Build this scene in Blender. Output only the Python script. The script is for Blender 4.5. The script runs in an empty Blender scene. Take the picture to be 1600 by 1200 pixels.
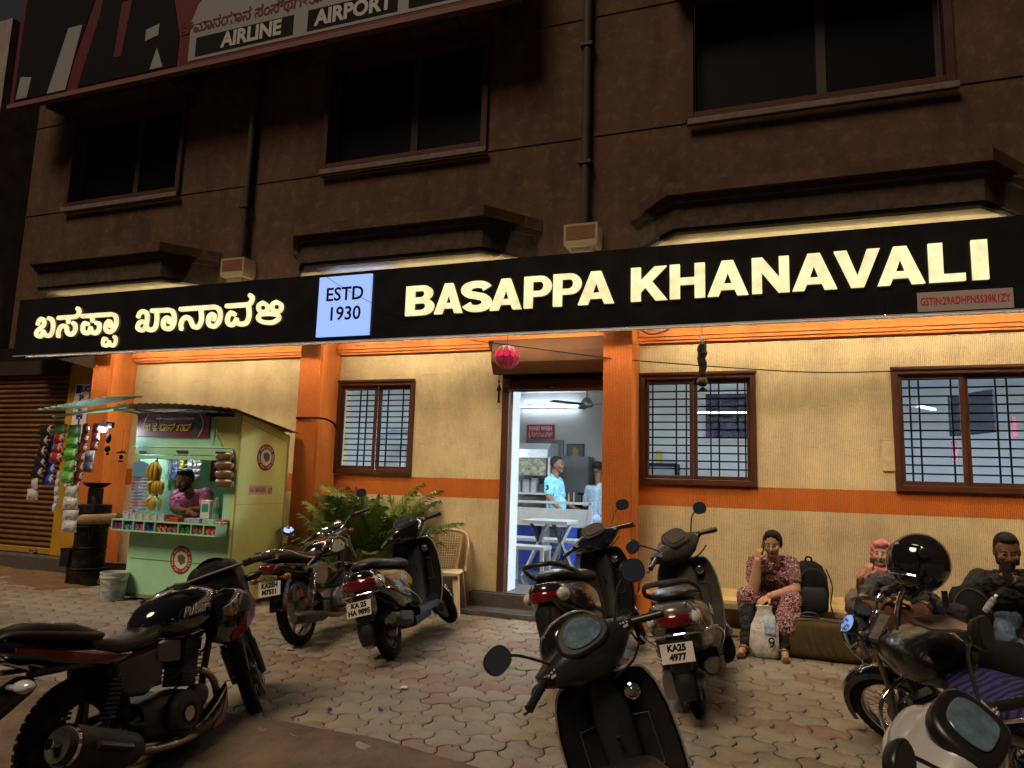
import bpy, bmesh, math, random
import numpy as np
from mathutils import Vector, Matrix, Euler, noise
random.seed(7)
R = math.radians
C = bpy.context.scene.collection
scene = bpy.context.scene

# ---------------------------------------------------------------- camera
CAM = Vector((0.0, -7.818, 1.45)); YAW, PIT, ROL, FPX = -.3541, .1386, .0307, 1110.0
_f = Vector((math.sin(YAW)*math.cos(PIT), math.cos(YAW)*math.cos(PIT), math.sin(PIT)))
_r0 = Vector((math.cos(YAW), -math.sin(YAW), 0)); _u0 = _r0.cross(_f)
_r = _r0*math.cos(ROL)+_u0*math.sin(ROL); _u = -_r0*math.sin(ROL)+_u0*math.cos(ROL)
cam = bpy.data.cameras.new('camera'); cam_o = bpy.data.objects.new('camera', cam); C.objects.link(cam_o)
cam.sensor_width = 36; cam.lens = 36*FPX/1600; cam.clip_end = 400; cam.clip_start = .05
m3 = Matrix((_r, _u, -_f)).transposed(); cam_o.matrix_world = Matrix.Translation(CAM) @ m3.to_4x4()
scene.camera = cam_o

# ---------------------------------------------------------------- sky, moon-faint street glow, exposure
world = bpy.data.worlds.new('World'); scene.world = world; world.use_nodes = True
bg = world.node_tree.nodes['Background']
bg.inputs[0].default_value = (.62, .58, .60, 1); bg.inputs[1].default_value = .03
sun = bpy.data.lights.new('street_glow', 'SUN'); sun.energy = 2.55; sun.angle = R(22); sun.color = (1, .77, .52)
sun_o = bpy.data.objects.new('street_glow', sun); C.objects.link(sun_o)
sun_o.rotation_euler = Vector((.22, .55, -.80)).to_track_quat('-Z', 'Y').to_euler()
scene.view_settings.view_transform = 'Standard'; scene.view_settings.look = 'None'
scene.view_settings.exposure = 0; scene.view_settings.gamma = 1; scene.view_settings.use_curve_mapping = False
try:
    scene.cycles.max_bounces = 6; scene.cycles.diffuse_bounces = 3; scene.cycles.glossy_bounces = 3
    scene.cycles.transmission_bounces = 5; scene.cycles.transparent_max_bounces = 12
    scene.cycles.sample_clamp_indirect = 4; scene.cycles.caustics_reflective = False; scene.cycles.caustics_refractive = False
    scene.cycles.use_denoising = True
except Exception: pass

# ---------------------------------------------------------------- helpers
def ray(px, py): return _r*((px-800)/FPX) - _u*((py-600)/FPX) + _f
def at(px, py, y=0.0):                      # where the sight line meets the vertical plane y
    d = ray(px, py); return CAM + d*((y-CAM.y)/d.y)
def ag(px, py, z=0.0):                      # where it meets the level z
    d = ray(px, py); return CAM + d*((z-CAM.z)/d.z)

def tag(o, label=None, cat=None, group=None, kind=None):
    if label: o['label'] = label
    if cat: o['category'] = cat
    if group: o['group'] = group
    if kind: o['kind'] = kind
    return o
def empty(name, loc=(0, 0, 0), rot=(0, 0, 0), label=None, cat=None, group=None):
    o = bpy.data.objects.new(name, None); C.objects.link(o); o.location = loc; o.rotation_euler = rot
    o.empty_display_size = .1
    return tag(o, label, cat, group)
def copy_tree(o, parent=None):
    c = o.copy(); C.objects.link(c)
    if parent is not None: c.parent = parent
    for ch in list(o.children): copy_tree(ch, c)
    return c

class G:
    """collects shapes, links them as one mesh object"""
    def __init__(s): s.v = []; s.f = []; s.mi = []; s.cur = 0
    def add(s, vs, fs):
        b = len(s.v); s.v += [Vector(v) for v in vs]
        for f in fs: s.f.append([i+b for i in f]); s.mi.append(s.cur)
        return s
    def xf(s, M, start=0):
        for i in range(start, len(s.v)): s.v[i] = M @ s.v[i]
        return s
    def box(s, c, d, rot=None):
        c = Vector(c); x, y, z = d[0]/2, d[1]/2, d[2]/2
        vs = [Vector(p) for p in ((-x,-y,-z),(x,-y,-z),(x,y,-z),(-x,y,-z),(-x,-y,z),(x,-y,z),(x,y,z),(-x,y,z))]
        if rot is not None:
            q = Euler(rot).to_matrix() if not isinstance(rot, Matrix) else rot
            vs = [q @ v for v in vs]
        return s.add([v+c for v in vs], [(0,3,2,1),(4,5,6,7),(0,1,5,4),(1,2,6,5),(2,3,7,6),(3,0,4,7)])
    def span(s, x0, x1, y0, y1, z0, z1):
        return s.box(((x0+x1)/2, (y0+y1)/2, (z0+z1)/2), (abs(x1-x0), abs(y1-y0), abs(z1-z0)))
    def tube(s, pts, r, n=8, smooth=0, flat=1.0, closed=False):
        pts = [Vector(p) for p in pts]
        rs = list(r) if isinstance(r, (list, tuple)) else [r]*len(pts)
        if smooth: pts, rs = spline(pts, rs, smooth, closed)
        N = len(pts); rings = []
        prev = None
        for i in range(N):
            if closed: t = pts[(i+1) % N]-pts[i-1]
            else: t = pts[min(i+1, N-1)]-pts[max(i-1, 0)]
            t = t.normalized() if t.length > 1e-9 else Vector((0, 0, 1))
            if prev is None:
                a = Vector((0, 0, 1)) if abs(t.z) < .9 else Vector((1, 0, 0))
                nx = t.cross(a).normalized()
            else:
                nx = (prev - t*prev.dot(t))
                nx = nx.normalized() if nx.length > 1e-6 else t.orthogonal().normalized()
            prev = nx; ny = t.cross(nx)
            rings.append([pts[i]+(nx*math.cos(2*math.pi*k/n)+ny*flat*math.sin(2*math.pi*k/n))*rs[i] for k in range(n)])
        return s.loft(rings, caps=not closed, closed=closed)
    def loft(s, rings, caps=True, closed=False):
        n = len(rings[0]); vs = [p for r in rings for p in r]; fs = []
        m = len(rings)
        for i in range(m if closed else m-1):
            j = (i+1) % m
            for k in range(n): fs.append((i*n+k, i*n+(k+1) % n, j*n+(k+1) % n, j*n+k))
        if caps and not closed:
            fs.append(tuple(range(n-1, -1, -1))); fs.append(tuple((m-1)*n+k for k in range(n)))
        return s.add(vs, fs)
    def sect(s, secs, n=16, p=2.6, axis='x', cy=0.0):
        """loft of superellipse sections (pos, half_width, lo, hi[, p]) along x"""
        rings = []
        for q in secs:
            pp = q[4] if len(q) > 4 else p; cz = (q[2]+q[3])/2; h = (q[3]-q[2])/2; ring = []
            for k in range(n):
                a = 2*math.pi*k/n; ca, sa = math.cos(a), math.sin(a)
                yy = q[1]*math.copysign(abs(ca)**(2/pp), ca); zz = h*math.copysign(abs(sa)**(2/pp), sa)
                ring.append(Vector((q[0], yy+cy, cz+zz)) if axis == 'x' else (Vector((yy+cy, q[0], cz+zz)) if axis == 'y' else Vector((cz+zz, yy+cy, q[0]))))
            rings.append(ring)
        return s.loft(rings)
    def lathe(s, prof, n=20, M=None):
        rings = [[Vector((max(r, 1e-4)*math.cos(2*math.pi*k/n), max(r, 1e-4)*math.sin(2*math.pi*k/n), z)) for k in range(n)] for r, z in prof]
        if M is not None: rings = [[M @ p for p in r] for r in rings]
        return s.loft(rings)
    def torus(s, c, Rm, rm, axis='y', n=36, k=10, sq=1.0):
        rings = []
        for i in range(n):
            a = 2*math.pi*i/n; ring = []
            for j in range(k):
                b = 2*math.pi*j/k; rr = Rm+rm*math.cos(b); w = rm*sq*math.sin(b)
                p = (rr*math.cos(a), w, rr*math.sin(a)) if axis == 'y' else ((w, rr*math.cos(a), rr*math.sin(a)) if axis == 'x' else (rr*math.cos(a), rr*math.sin(a), w))
                ring.append(Vector(c)+Vector(p))
            rings.append(ring)
        return s.loft(rings, closed=True)
    def ell(s, c, r, n=12, m=8, M=None, p=2.0):
        rings = []
        e = 2/p
        sg = lambda v: math.copysign(abs(v)**e, v)
        for i in range(m+1):
            t = -math.pi/2+math.pi*i/m; ct, st = max(math.cos(t), 1e-3), math.sin(t)
            ring = []
            for k in range(n):
                a = 2*math.pi*k/n
                q = Vector((r[0]*sg(ct)*sg(math.cos(a)), r[1]*sg(ct)*sg(math.sin(a)), r[2]*sg(st)))
                ring.append(Vector(c)+((M @ q) if M is not None else q))
            rings.append(ring)
        return s.loft(rings)
    def prism(s, poly, d, M=None):
        """polygon in local xy, extruded by d along local z, placed by M"""
        n = len(poly); vs = [Vector((p[0], p[1], 0)) for p in poly]+[Vector((p[0], p[1], d)) for p in poly]
        if M is not None: vs = [M @ v for v in vs]
        return s.add(vs, [tuple(range(n-1, -1, -1)), tuple(range(n, 2*n))]+[(i, (i+1) % n, n+(i+1) % n, n+i) for i in range(n)])
    def mesh(s, name, mats, smooth=40):
        me = bpy.data.meshes.new(name); me.from_pydata([v[:] for v in s.v], [], s.f)
        for m in (mats if isinstance(mats, (list, tuple)) else [mats]): me.materials.append(m)
        if isinstance(mats, (list, tuple)) and len(mats) > 1: me.polygons.foreach_set('material_index', s.mi)
        if smooth:
            me.polygons.foreach_set('use_smooth', [True]*len(me.polygons)); me.set_sharp_from_angle(angle=R(smooth))
        me.update(); return me
    def obj(s, name, mats, parent=None, smooth=40, bevel=0, sub=0, loc=None):
        o = bpy.data.objects.new(name, s.mesh(name, mats, smooth)); C.objects.link(o)
        if parent is not None: o.parent = parent
        if loc is not None: o.location = loc
        if sub:
            md = o.modifiers.new('s', 'SUBSURF'); md.levels = sub; md.render_levels = sub
        if bevel:
            md = o.modifiers.new('b', 'BEVEL'); md.width = bevel; md.segments = 2; md.limit_method = 'ANGLE'; md.angle_limit = R(50)
        return o

def spline(pts, rs, k, closed=False):
    N = len(pts); P = []; Q = []
    segs = N if closed else N-1
    for i in range(segs):
        g = (lambda j: pts[j % N]) if closed else (lambda j: pts[max(0, min(N-1, j))])
        a, b, c, d = g(i-1), g(i), g(i+1), g(i+2)
        r0, r1 = rs[i], rs[(i+1) % N]
        for t in range(k):
            t /= k
            P.append(.5*((2*b)+(c-a)*t+(2*a-5*b+4*c-d)*t*t+(3*b-a-3*c+d)*t**3)); Q.append(r0+(r1-r0)*t)
    if not closed: P.append(pts[-1]); Q.append(rs[-1])
    return P, Q
def frame(o, xdir, zdir):
    """matrix with local x = xdir, local z = zdir"""
    x = Vector(xdir).normalized(); z = Vector(zdir); z = (z-x*z.dot(x)).normalized(); y = z.cross(x)
    M = Matrix((x, y, z)).transposed().to_4x4(); M.translation = Vector(o); return M
def rot_axis(p, ax, ang):
    return Matrix.Translation(Vector(p)) @ Matrix.Rotation(ang, 4, Vector(ax)) @ Matrix.Translation(-Vector(p))

# ---------------------------------------------------------------- materials
MATS = {}
def pm(name, col=(.5,.5,.5), rough=.5, metal=0., coat=0., noise_s=0., noise_a=0., col2=None, bump_s=0., bump_d=0., emit=None, es=1., trans=0., ior=1.45, alpha=1., spec=None, dirt=0., rnd=0.):
    if spec is None: spec = .5 if rough < .5 else .14
    if name in MATS: return MATS[name]
    m = bpy.data.materials.new(name); m.use_nodes = True; nt = m.node_tree; N = nt.nodes; L = nt.links
    b = N['Principled BSDF']; I = b.inputs
    I['Base Color'].default_value = (*col, 1); I['Roughness'].default_value = rough; I['Metallic'].default_value = metal
    I['Coat Weight'].default_value = coat; I['Coat Roughness'].default_value = .06
    I['Specular IOR Level'].default_value = spec; I['IOR'].default_value = ior
    I['Transmission Weight'].default_value = trans; I['Alpha'].default_value = alpha
    if emit: I['Emission Color'].default_value = (*emit, 1); I['Emission Strength'].default_value = es
    tc = None
    if noise_s or bump_s or dirt:
        tc = N.new('ShaderNodeTexCoord')
    out = None
    if noise_s:
        t = N.new('ShaderNodeTexNoise'); t.inputs['Scale'].default_value = noise_s; t.inputs['Detail'].default_value = 6; t.inputs['Roughness'].default_value = .65
        L.new(tc.outputs['Object'], t.inputs['Vector'])
        r = N.new('ShaderNodeValToRGB'); r.color_ramp.elements[0].position = .35; r.color_ramp.elements[1].position = .68
        c2 = col2 or tuple(c*(1-noise_a) for c in col)
        r.color_ramp.elements[0].color = (*c2, 1); r.color_ramp.elements[1].color = (*col, 1)
        L.new(t.outputs['Fac'], r.inputs['Fac']); out = r.outputs['Color']
        # roughness breakup
        mr = N.new('ShaderNodeMapRange'); mr.inputs['To Min'].default_value = max(.02, rough-.1); mr.inputs['To Max'].default_value = min(1, rough+.12)
        L.new(t.outputs['Fac'], mr.inputs['Value']); L.new(mr.outputs[0], I['Roughness'])
    if rnd:
        oi = N.new('ShaderNodeObjectInfo'); hs = N.new('ShaderNodeHueSaturation')
        mr = N.new('ShaderNodeMapRange'); mr.inputs['To Min'].default_value = 1-rnd; mr.inputs['To Max'].default_value = 1+rnd
        L.new(oi.outputs['Random'], mr.inputs['Value']); L.new(mr.outputs[0], hs.inputs['Value'])
        if out is not None: L.new(out, hs.inputs['Color'])
        else: hs.inputs['Color'].default_value = (*col, 1)
        out = hs.outputs['Color']
    if dirt:
        t = N.new('ShaderNodeTexNoise'); t.inputs['Scale'].default_value = 7; t.inputs['Detail'].default_value = 8; t.inputs['Roughness'].default_value = .75
        L.new(tc.outputs['Object'], t.inputs['Vector'])
        r = N.new('ShaderNodeMapRange'); r.inputs['From Min'].default_value = .5; r.inputs['From Max'].default_value = .75; r.inputs['To Max'].default_value = dirt
        L.new(t.outputs['Fac'], r.inputs['Value'])
        mx = N.new('ShaderNodeMix'); mx.data_type = 'RGBA'; mx.inputs['B'].default_value = (.16, .115, .07, 1)
        L.new(r.outputs[0], mx.inputs['Factor'])
        if out is not None: L.new(out, mx.inputs['A'])
        else: mx.inputs['A'].default_value = (*col, 1)
        out = mx.outputs['Result']
    if out is not None: L.new(out, I['Base Color'])
    if bump_s:
        t = N.new('ShaderNodeTexNoise'); t.inputs['Scale'].default_value = bump_s; t.inputs['Detail'].default_value = 5
        L.new(tc.outputs['Object'], t.inputs['Vector'])
        bp = N.new('ShaderNodeBump'); bp.inputs['Strength'].default_value = .6; bp.inputs['Distance'].default_value = bump_d
        L.new(t.outputs['Fac'], bp.inputs['Height']); L.new(bp.outputs[0], I['Normal'])
    MATS[name] = m; return m

def math_node(nt, op, a, b=None):
    n = nt.nodes.new('ShaderNodeMath'); n.operation = op
    for i, x in enumerate((a, b)):
        if x is None: continue
        if isinstance(x, (int, float)): n.inputs[i].default_value = x
        else: nt.links.new(x, n.inputs[i])
    return n.outputs[0]

def ribbed(name, col, band=None, band_col=None, period=.0165, amp=.005, stain=.35):
    """combed plaster: vertical ribs broken up by noise, an optional painted band between two heights"""
    if name in MATS: return MATS[name]
    m = bpy.data.materials.new(name); m.use_nodes = True; nt = m.node_tree; N = nt.nodes; L = nt.links
    b = N['Principled BSDF']; b.inputs['Roughness'].default_value = .7; b.inputs['Specular IOR Level'].default_value = .15
    tc = N.new('ShaderNodeTexCoord'); sp = N.new('ShaderNodeSeparateXYZ'); L.new(tc.outputs['Object'], sp.inputs[0])
    n1 = N.new('ShaderNodeTexNoise'); n1.inputs['Scale'].default_value = 9; n1.inputs['Detail'].default_value = 3
    n2 = N.new('ShaderNodeTexNoise'); n2.inputs['Scale'].default_value = 55; n2.inputs['Detail'].default_value = 3
    n3 = N.new('ShaderNodeTexNoise'); n3.inputs['Scale'].default_value = 1.6; n3.inputs['Detail'].default_value = 7; n3.inputs['Roughness'].default_value = .7
    for n in (n1, n2, n3): L.new(tc.outputs['Object'], n.inputs['Vector'])
    s = math_node(nt, 'ADD', sp.outputs['X'], sp.outputs['Y'])
    s = math_node(nt, 'ADD', s, math_node(nt, 'MULTIPLY', n1.outputs['Fac'], .016))
    w = math_node(nt, 'SINE', math_node(nt, 'MULTIPLY', s, 2*math.pi/period))
    w = math_node(nt, 'MULTIPLY', math_node(nt, 'ADD', w, 1), .5)
    w = math_node(nt, 'POWER', w, .7)
    h = math_node(nt, 'ADD', math_node(nt, 'MULTIPLY', w, math_node(nt, 'ADD', math_node(nt, 'MULTIPLY', n1.outputs['Fac'], .9), .15)), math_node(nt, 'MULTIPLY', n2.outputs['Fac'], .95))
    bp = N.new('ShaderNodeBump'); bp.inputs['Strength'].default_value = 1; bp.inputs['Distance'].default_value = amp
    L.new(h, bp.inputs['Height']); L.new(bp.outputs[0], b.inputs['Normal'])
    # faint ragged lift lines left by the mason
    zz = math_node(nt, 'ADD', sp.outputs['Z'], math_node(nt, 'MULTIPLY', n3.outputs['Fac'], .035))
    ln = math_node(nt, 'LESS_THAN', math_node(nt, 'ABSOLUTE', math_node(nt, 'SUBTRACT', math_node(nt, 'FRACT', math_node(nt, 'MULTIPLY', zz, 2.35)), .5)), .011)
    ln = math_node(nt, 'MULTIPLY', ln, math_node(nt, 'GREATER_THAN', n1.outputs['Fac'], .56))
    h = math_node(nt, 'SUBTRACT', h, math_node(nt, 'MULTIPLY', ln, .4)); L.new(h, bp.inputs['Height'])
    rp = N.new('ShaderNodeValToRGB'); rp.color_ramp.elements[0].position = .3; rp.color_ramp.elements[1].position = .62
    rp.color_ramp.elements[0].color = (*[c*(1-stain) for c in col], 1); rp.color_ramp.elements[1].color = (*col, 1)
    L.new(n3.outputs['Fac'], rp.inputs['Fac']); out = rp.outputs['Color']
    if band:
        e = math_node(nt, 'ADD', sp.outputs['Z'], math_node(nt, 'MULTIPLY', math_node(nt, 'SUBTRACT', n2.outputs['Fac'], .5), .012))
        k = math_node(nt, 'MULTIPLY', math_node(nt, 'GREATER_THAN', e, band[0]), math_node(nt, 'LESS_THAN', e, band[1]))
        mx = N.new('ShaderNodeMix'); mx.data_type = 'RGBA'; mx.inputs['B'].default_value = (*band_col, 1)
        L.new(k, mx.inputs['Factor']); L.new(out, mx.inputs['A']); out = mx.outputs['Result']
    # splash stains close to the ground, with their own ragged edge
    e = math_node(nt, 'SUBTRACT', math_node(nt, 'ADD', math_node(nt, 'MULTIPLY', n3.outputs['Fac'], .55), math_node(nt, 'MULTIPLY', n1.outputs['Fac'], .25)), math_node(nt, 'MULTIPLY', sp.outputs['Z'], .9))
    mr = N.new('ShaderNodeMapRange'); mr.inputs['From Min'].default_value = .02; mr.inputs['From Max'].default_value = .38; mr.inputs['To Max'].default_value = .6
    L.new(e, mr.inputs['Value'])
    mx = N.new('ShaderNodeMix'); mx.data_type = 'RGBA'; mx.inputs['B'].default_value = (.13, .09, .05, 1)
    L.new(mr.outputs[0], mx.inputs['Factor']); L.new(out, mx.inputs['A']); out = mx.outputs['Result']
    # darker tone in the hollows of the combing
    mr = N.new('ShaderNodeMapRange'); mr.inputs['From Min'].default_value = .35; mr.inputs['From Max'].default_value = .9; mr.inputs['To Min'].default_value = .62; mr.inputs['To Max'].default_value = 1.0
    L.new(h, mr.inputs['Value'])
    hs = N.new('ShaderNodeHueSaturation'); L.new(out, hs.inputs['Color']); L.new(mr.outputs[0], hs.inputs['Value'])
    L.new(hs.outputs['Color'], b.inputs['Base Color'])
    MATS[name] = m; return m

# flat lettering ------------------------------------------------------------
def text(s, M, size, mat, parent=None, name='lettering', off=0.0, ext=.0008, align='CENTER', shear=0., xs=1., sp=1., fit=None):
    c = bpy.data.curves.new(name, 'FONT'); c.body = s; c.size = size; c.extrude = ext; c.offset = off; c.align_x = align; c.align_y = 'CENTER'; c.shear = shear; c.space_character = sp
    c.resolution_u = 3
    t = bpy.data.objects.new(name, c); C.objects.link(t)
    dg = bpy.context.evaluated_depsgraph_get(); me = bpy.data.meshes.new_from_object(t.evaluated_get(dg)); bpy.data.objects.remove(t); bpy.data.curves.remove(c)
    if fit and len(me.vertices): w_ = [v.co.x for v in me.vertices]; xs = fit/max(max(w_)-min(w_), 1e-6)
    me.transform(M @ Matrix.Scale(xs, 4, (1, 0, 0))); me.materials.clear(); me.materials.append(mat)
    o = bpy.data.objects.new(name, me); C.objects.link(o)
    if parent is not None: o.parent = parent
    return o
def curve_mesh(splines, ext):
    """closed polygons (outlines and holes) in xy -> extruded mesh"""
    c = bpy.data.curves.new('tmp', 'CURVE'); c.dimensions = '2D'; c.fill_mode = 'BOTH'; c.extrude = ext
    for pts in splines:
        s = c.splines.new('POLY'); s.points.add(len(pts)-1); s.use_cyclic_u = True
        for p, q in zip(s.points, pts): p.co = (q[0], q[1], 0, 1)
    t = bpy.data.objects.new('tmp', c); C.objects.link(t)
    dg = bpy.context.evaluated_depsgraph_get(); me = bpy.data.meshes.new_from_object(t.evaluated_get(dg)); bpy.data.objects.remove(t); bpy.data.curves.remove(c)
    return me
def facing(o, right=(1, 0, 0), up=(0, 0, 1)):
    """placement for flat things: local x = right, local y = up"""
    x = Vector(right).normalized(); y = Vector(up); y = (y-x*y.dot(x)).normalized(); z = x.cross(y)
    M = Matrix((x, y, z)).transposed().to_4x4(); M.translation = Vector(o); return M
def ribbon(g, pts, w, d, M, k=6):
    """flat stroke with round ends, width w, thickness d"""
    P, _ = spline([Vector((p[0], p[1], 0)) for p in pts], [0]*len(pts), k) if len(pts) > 2 else ([Vector((p[0], p[1], 0)) for p in pts], 0)
    L_, R_ = [], []
    for i, p in enumerate(P):
        t = (P[min(i+1, len(P)-1)]-P[max(i-1, 0)]).normalized(); n = Vector((-t.y, t.x, 0))*w/2
        L_.append(p+n); R_.append(p-n)
    t0 = (P[0]-P[1]).normalized(); t1 = (P[-1]-P[-2]).normalized()
    vs = []; fs = []
    n = len(P)
    for z in (0, d):
        vs += [v+Vector((0, 0, z)) for v in L_]+[v+Vector((0, 0, z)) for v in R_]
    for i in range(n-1):
        fs += [(2*n+i, 3*n+i, 3*n+i+1, 2*n+i+1), (i, 2*n+i, 2*n+i+1, i+1), (n+i, n+i+1, 3*n+i+1, 3*n+i)]
    g.add([M @ v for v in vs], fs)
    for c, t in ((P[0], t0), (P[-1], t1)):
        a0 = math.atan2(t.y, t.x)
        poly = [(c.x+math.cos(a0-math.pi/2+math.pi*j/8)*w/2, c.y+math.sin(a0-math.pi/2+math.pi*j/8)*w/2) for j in range(9)]
        g.prism(poly, d, M)
# ================================================================ MATERIALS
CREAM = ribbed('cream_combed_plaster', (.76, .60, .35), band=(1.26, 1.487), band_col=(.58, .155, .028))
ORANGE = ribbed('orange_combed_plaster', (.60, .16, .03), stain=.22)
ORANGE_S = pm('orange_smooth_paint', (.74, .235, .06), .6, noise_s=3, noise_a=.25, bump_s=60, bump_d=.002)
UPPER = pm('tan_upper_wall', (.082, .045, .030), .85, noise_s=1.1, noise_a=.4, bump_s=25, bump_d=.004, dirt=.5)  # tan paint darkened to stand in for the light cut off up here
TRIM = pm('dark_red_trim', (.055, .018, .014), .6, noise_s=4, noise_a=.4)
BROWN = pm('brown_window_paint', (.085, .026, .012), .42, noise_s=8, noise_a=.3, coat=.15)
BOXBROWN = pm('brown_sheet_metal', (.13, .062, .034), .5, noise_s=5, noise_a=.2)
GRILLE = pm('black_iron', (.012, .012, .014), .5)
GLASS = pm('window_glass', (.9, .95, 1), .02, trans=1., ior=1.02, spec=.25)
DARKGLASS = pm('dark_window_glass', (.004, .004, .005), .3, spec=.1)
CONC = pm('rough_shade_concrete', (.07, .052, .040), .9, noise_s=12, noise_a=.5, bump_s=60, bump_d=.01)
SOFFIT = pm('pale_soffit_paint', (.62, .56, .42), .75, noise_s=6, noise_a=.2)
WHITE = pm('white_paint', (.74, .77, .80), .5, noise_s=2, noise_a=.06)
WHITETILE = pm('white_jamb_tile', (.72, .76, .80), .18, noise_s=5, noise_a=.08)
STEEL = pm('brushed_steel', (.62, .64, .67), .34, .55, noise_s=14, noise_a=.15)
CHROME = pm('chrome', (.72, .72, .74), .08, 1., dirt=.15)
DKSTONE = pm('dark_granite', (.085, .075, .068), .45, noise_s=40, noise_a=.5, dirt=.5)
BLACK = pm('black_plastic', (.008, .008, .0085), .36, dirt=.07)
MATTE = pm('matte_black_fabric', (.011, .011, .012), .9, spec=.15, noise_s=30, noise_a=.4, bump_s=220, bump_d=.002)
RED = pm('red_board', (.38, .018, .035), .45)
PRINTW = pm('white_print', (.8, .8, .8), .5)
PRINTB = pm('black_print', (.010, .010, .012), .85, spec=.05)

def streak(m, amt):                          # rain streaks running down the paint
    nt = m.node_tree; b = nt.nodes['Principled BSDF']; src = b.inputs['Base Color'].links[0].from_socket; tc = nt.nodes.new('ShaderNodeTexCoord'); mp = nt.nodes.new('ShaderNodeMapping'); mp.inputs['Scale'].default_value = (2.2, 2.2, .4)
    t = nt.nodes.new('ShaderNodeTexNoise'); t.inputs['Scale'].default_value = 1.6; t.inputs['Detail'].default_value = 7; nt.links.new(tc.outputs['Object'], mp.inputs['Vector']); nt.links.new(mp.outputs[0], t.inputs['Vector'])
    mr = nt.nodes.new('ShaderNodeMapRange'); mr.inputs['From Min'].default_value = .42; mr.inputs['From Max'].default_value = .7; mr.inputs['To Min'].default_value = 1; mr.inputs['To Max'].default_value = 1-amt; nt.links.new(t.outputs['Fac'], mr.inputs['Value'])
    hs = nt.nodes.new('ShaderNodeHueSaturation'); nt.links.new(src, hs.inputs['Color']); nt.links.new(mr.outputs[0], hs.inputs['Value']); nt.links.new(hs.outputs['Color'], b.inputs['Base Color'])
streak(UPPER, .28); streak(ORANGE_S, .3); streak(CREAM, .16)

# ================================================================ THE RESTAURANT BUILDING
bld = empty('restaurant_building', (0, 0, 0), label='restaurant building with cream combed-plaster ground floor, orange pillars and dark upper floor', cat='building')
XL, XR, T = -9.25, 5.6, .3
WIN = {'A': (-5.29, -4.17, 1.51, 2.68), 'B': (-1.37, -.16, 1.487, 2.68), 'C': (1.11, 2.62, 1.487, 2.68)}
DOOR = (-3.0, -1.67, .22, 2.64)
g = G()
def wall_bay(g, x0, x1, z0, z1, holes, y0=0., y1=T):
    xs = sorted({x0, x1, *[h[0] for h in holes], *[h[1] for h in holes]})
    for a, b in zip(xs, xs[1:]):
        hs = sorted([h for h in holes if h[0] <= a+1e-6 and h[1] >= b-1e-6], key=lambda h: h[2]); z = z0
        for h in hs:
            if h[2] > z+1e-4: g.span(a, b, y0, y1, z, h[2])
            z = h[3]
        if z < z1-1e-4: g.span(a, b, y0, y1, z, z1)
wall_bay(g, XL, XR, 0, 3.35, [WIN['A'], DOOR, WIN['B'], WIN['C']])
w = g.obj('wall', CREAM, bld, smooth=0)
g = G()
UW = [(-10.7, -8.3, 5.62, 7.2), (-5.79, -3.32, 5.63, 7.3), (-.86, 1.81, 5.6, 7.25)]
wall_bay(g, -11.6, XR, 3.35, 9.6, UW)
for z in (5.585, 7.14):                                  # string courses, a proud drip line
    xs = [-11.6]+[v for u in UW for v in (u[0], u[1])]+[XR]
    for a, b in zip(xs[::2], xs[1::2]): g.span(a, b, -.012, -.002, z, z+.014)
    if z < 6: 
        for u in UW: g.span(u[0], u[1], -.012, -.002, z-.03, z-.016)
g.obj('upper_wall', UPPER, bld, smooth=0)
# pillars: combed front, smooth sides
for x0, x1, nm in ((-9.12, -8.8, 0), (-5.575, -5.28, 0), (-1.69, -1.385, 0), (3.1, 3.42, 0)):
    g = G(); g.span(x0, x1, -.45, -.40, 0, 3.35); g.cur = 1; g.span(x0+.001, x1+.002, -.4, -.001, 0, 3.349)
    g.obj('pillar', [ORANGE, ORANGE_S], bld, smooth=0)
g = G()
for a, b in ((-8.79, -5.58), (-5.27, -3.16), (-1.38, 3.09)):
    g.span(a, b, -.10, -.001, 3.05, 3.2); g.span(a, b, -.13, -.10, 3.085, 3.2); g.span(a, b, -.07, -.001, 3.025, 3.049)
g.obj('lintel_moulding', ORANGE_S, bld, smooth=0)
g = G(); g.span(-3.16, -1.70, -.16, -.001, 3.115, 3.2); g.obj('door_lintel', ORANGE_S, bld, smooth=0)
# small orange base beside the door pillar and the step of the shop front
g = G(); g.span(-1.36, -1.2, -.28, -.01, 0, .36); g.obj('pillar_base', ORANGE_S, bld, smooth=0, bevel=.01)

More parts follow.
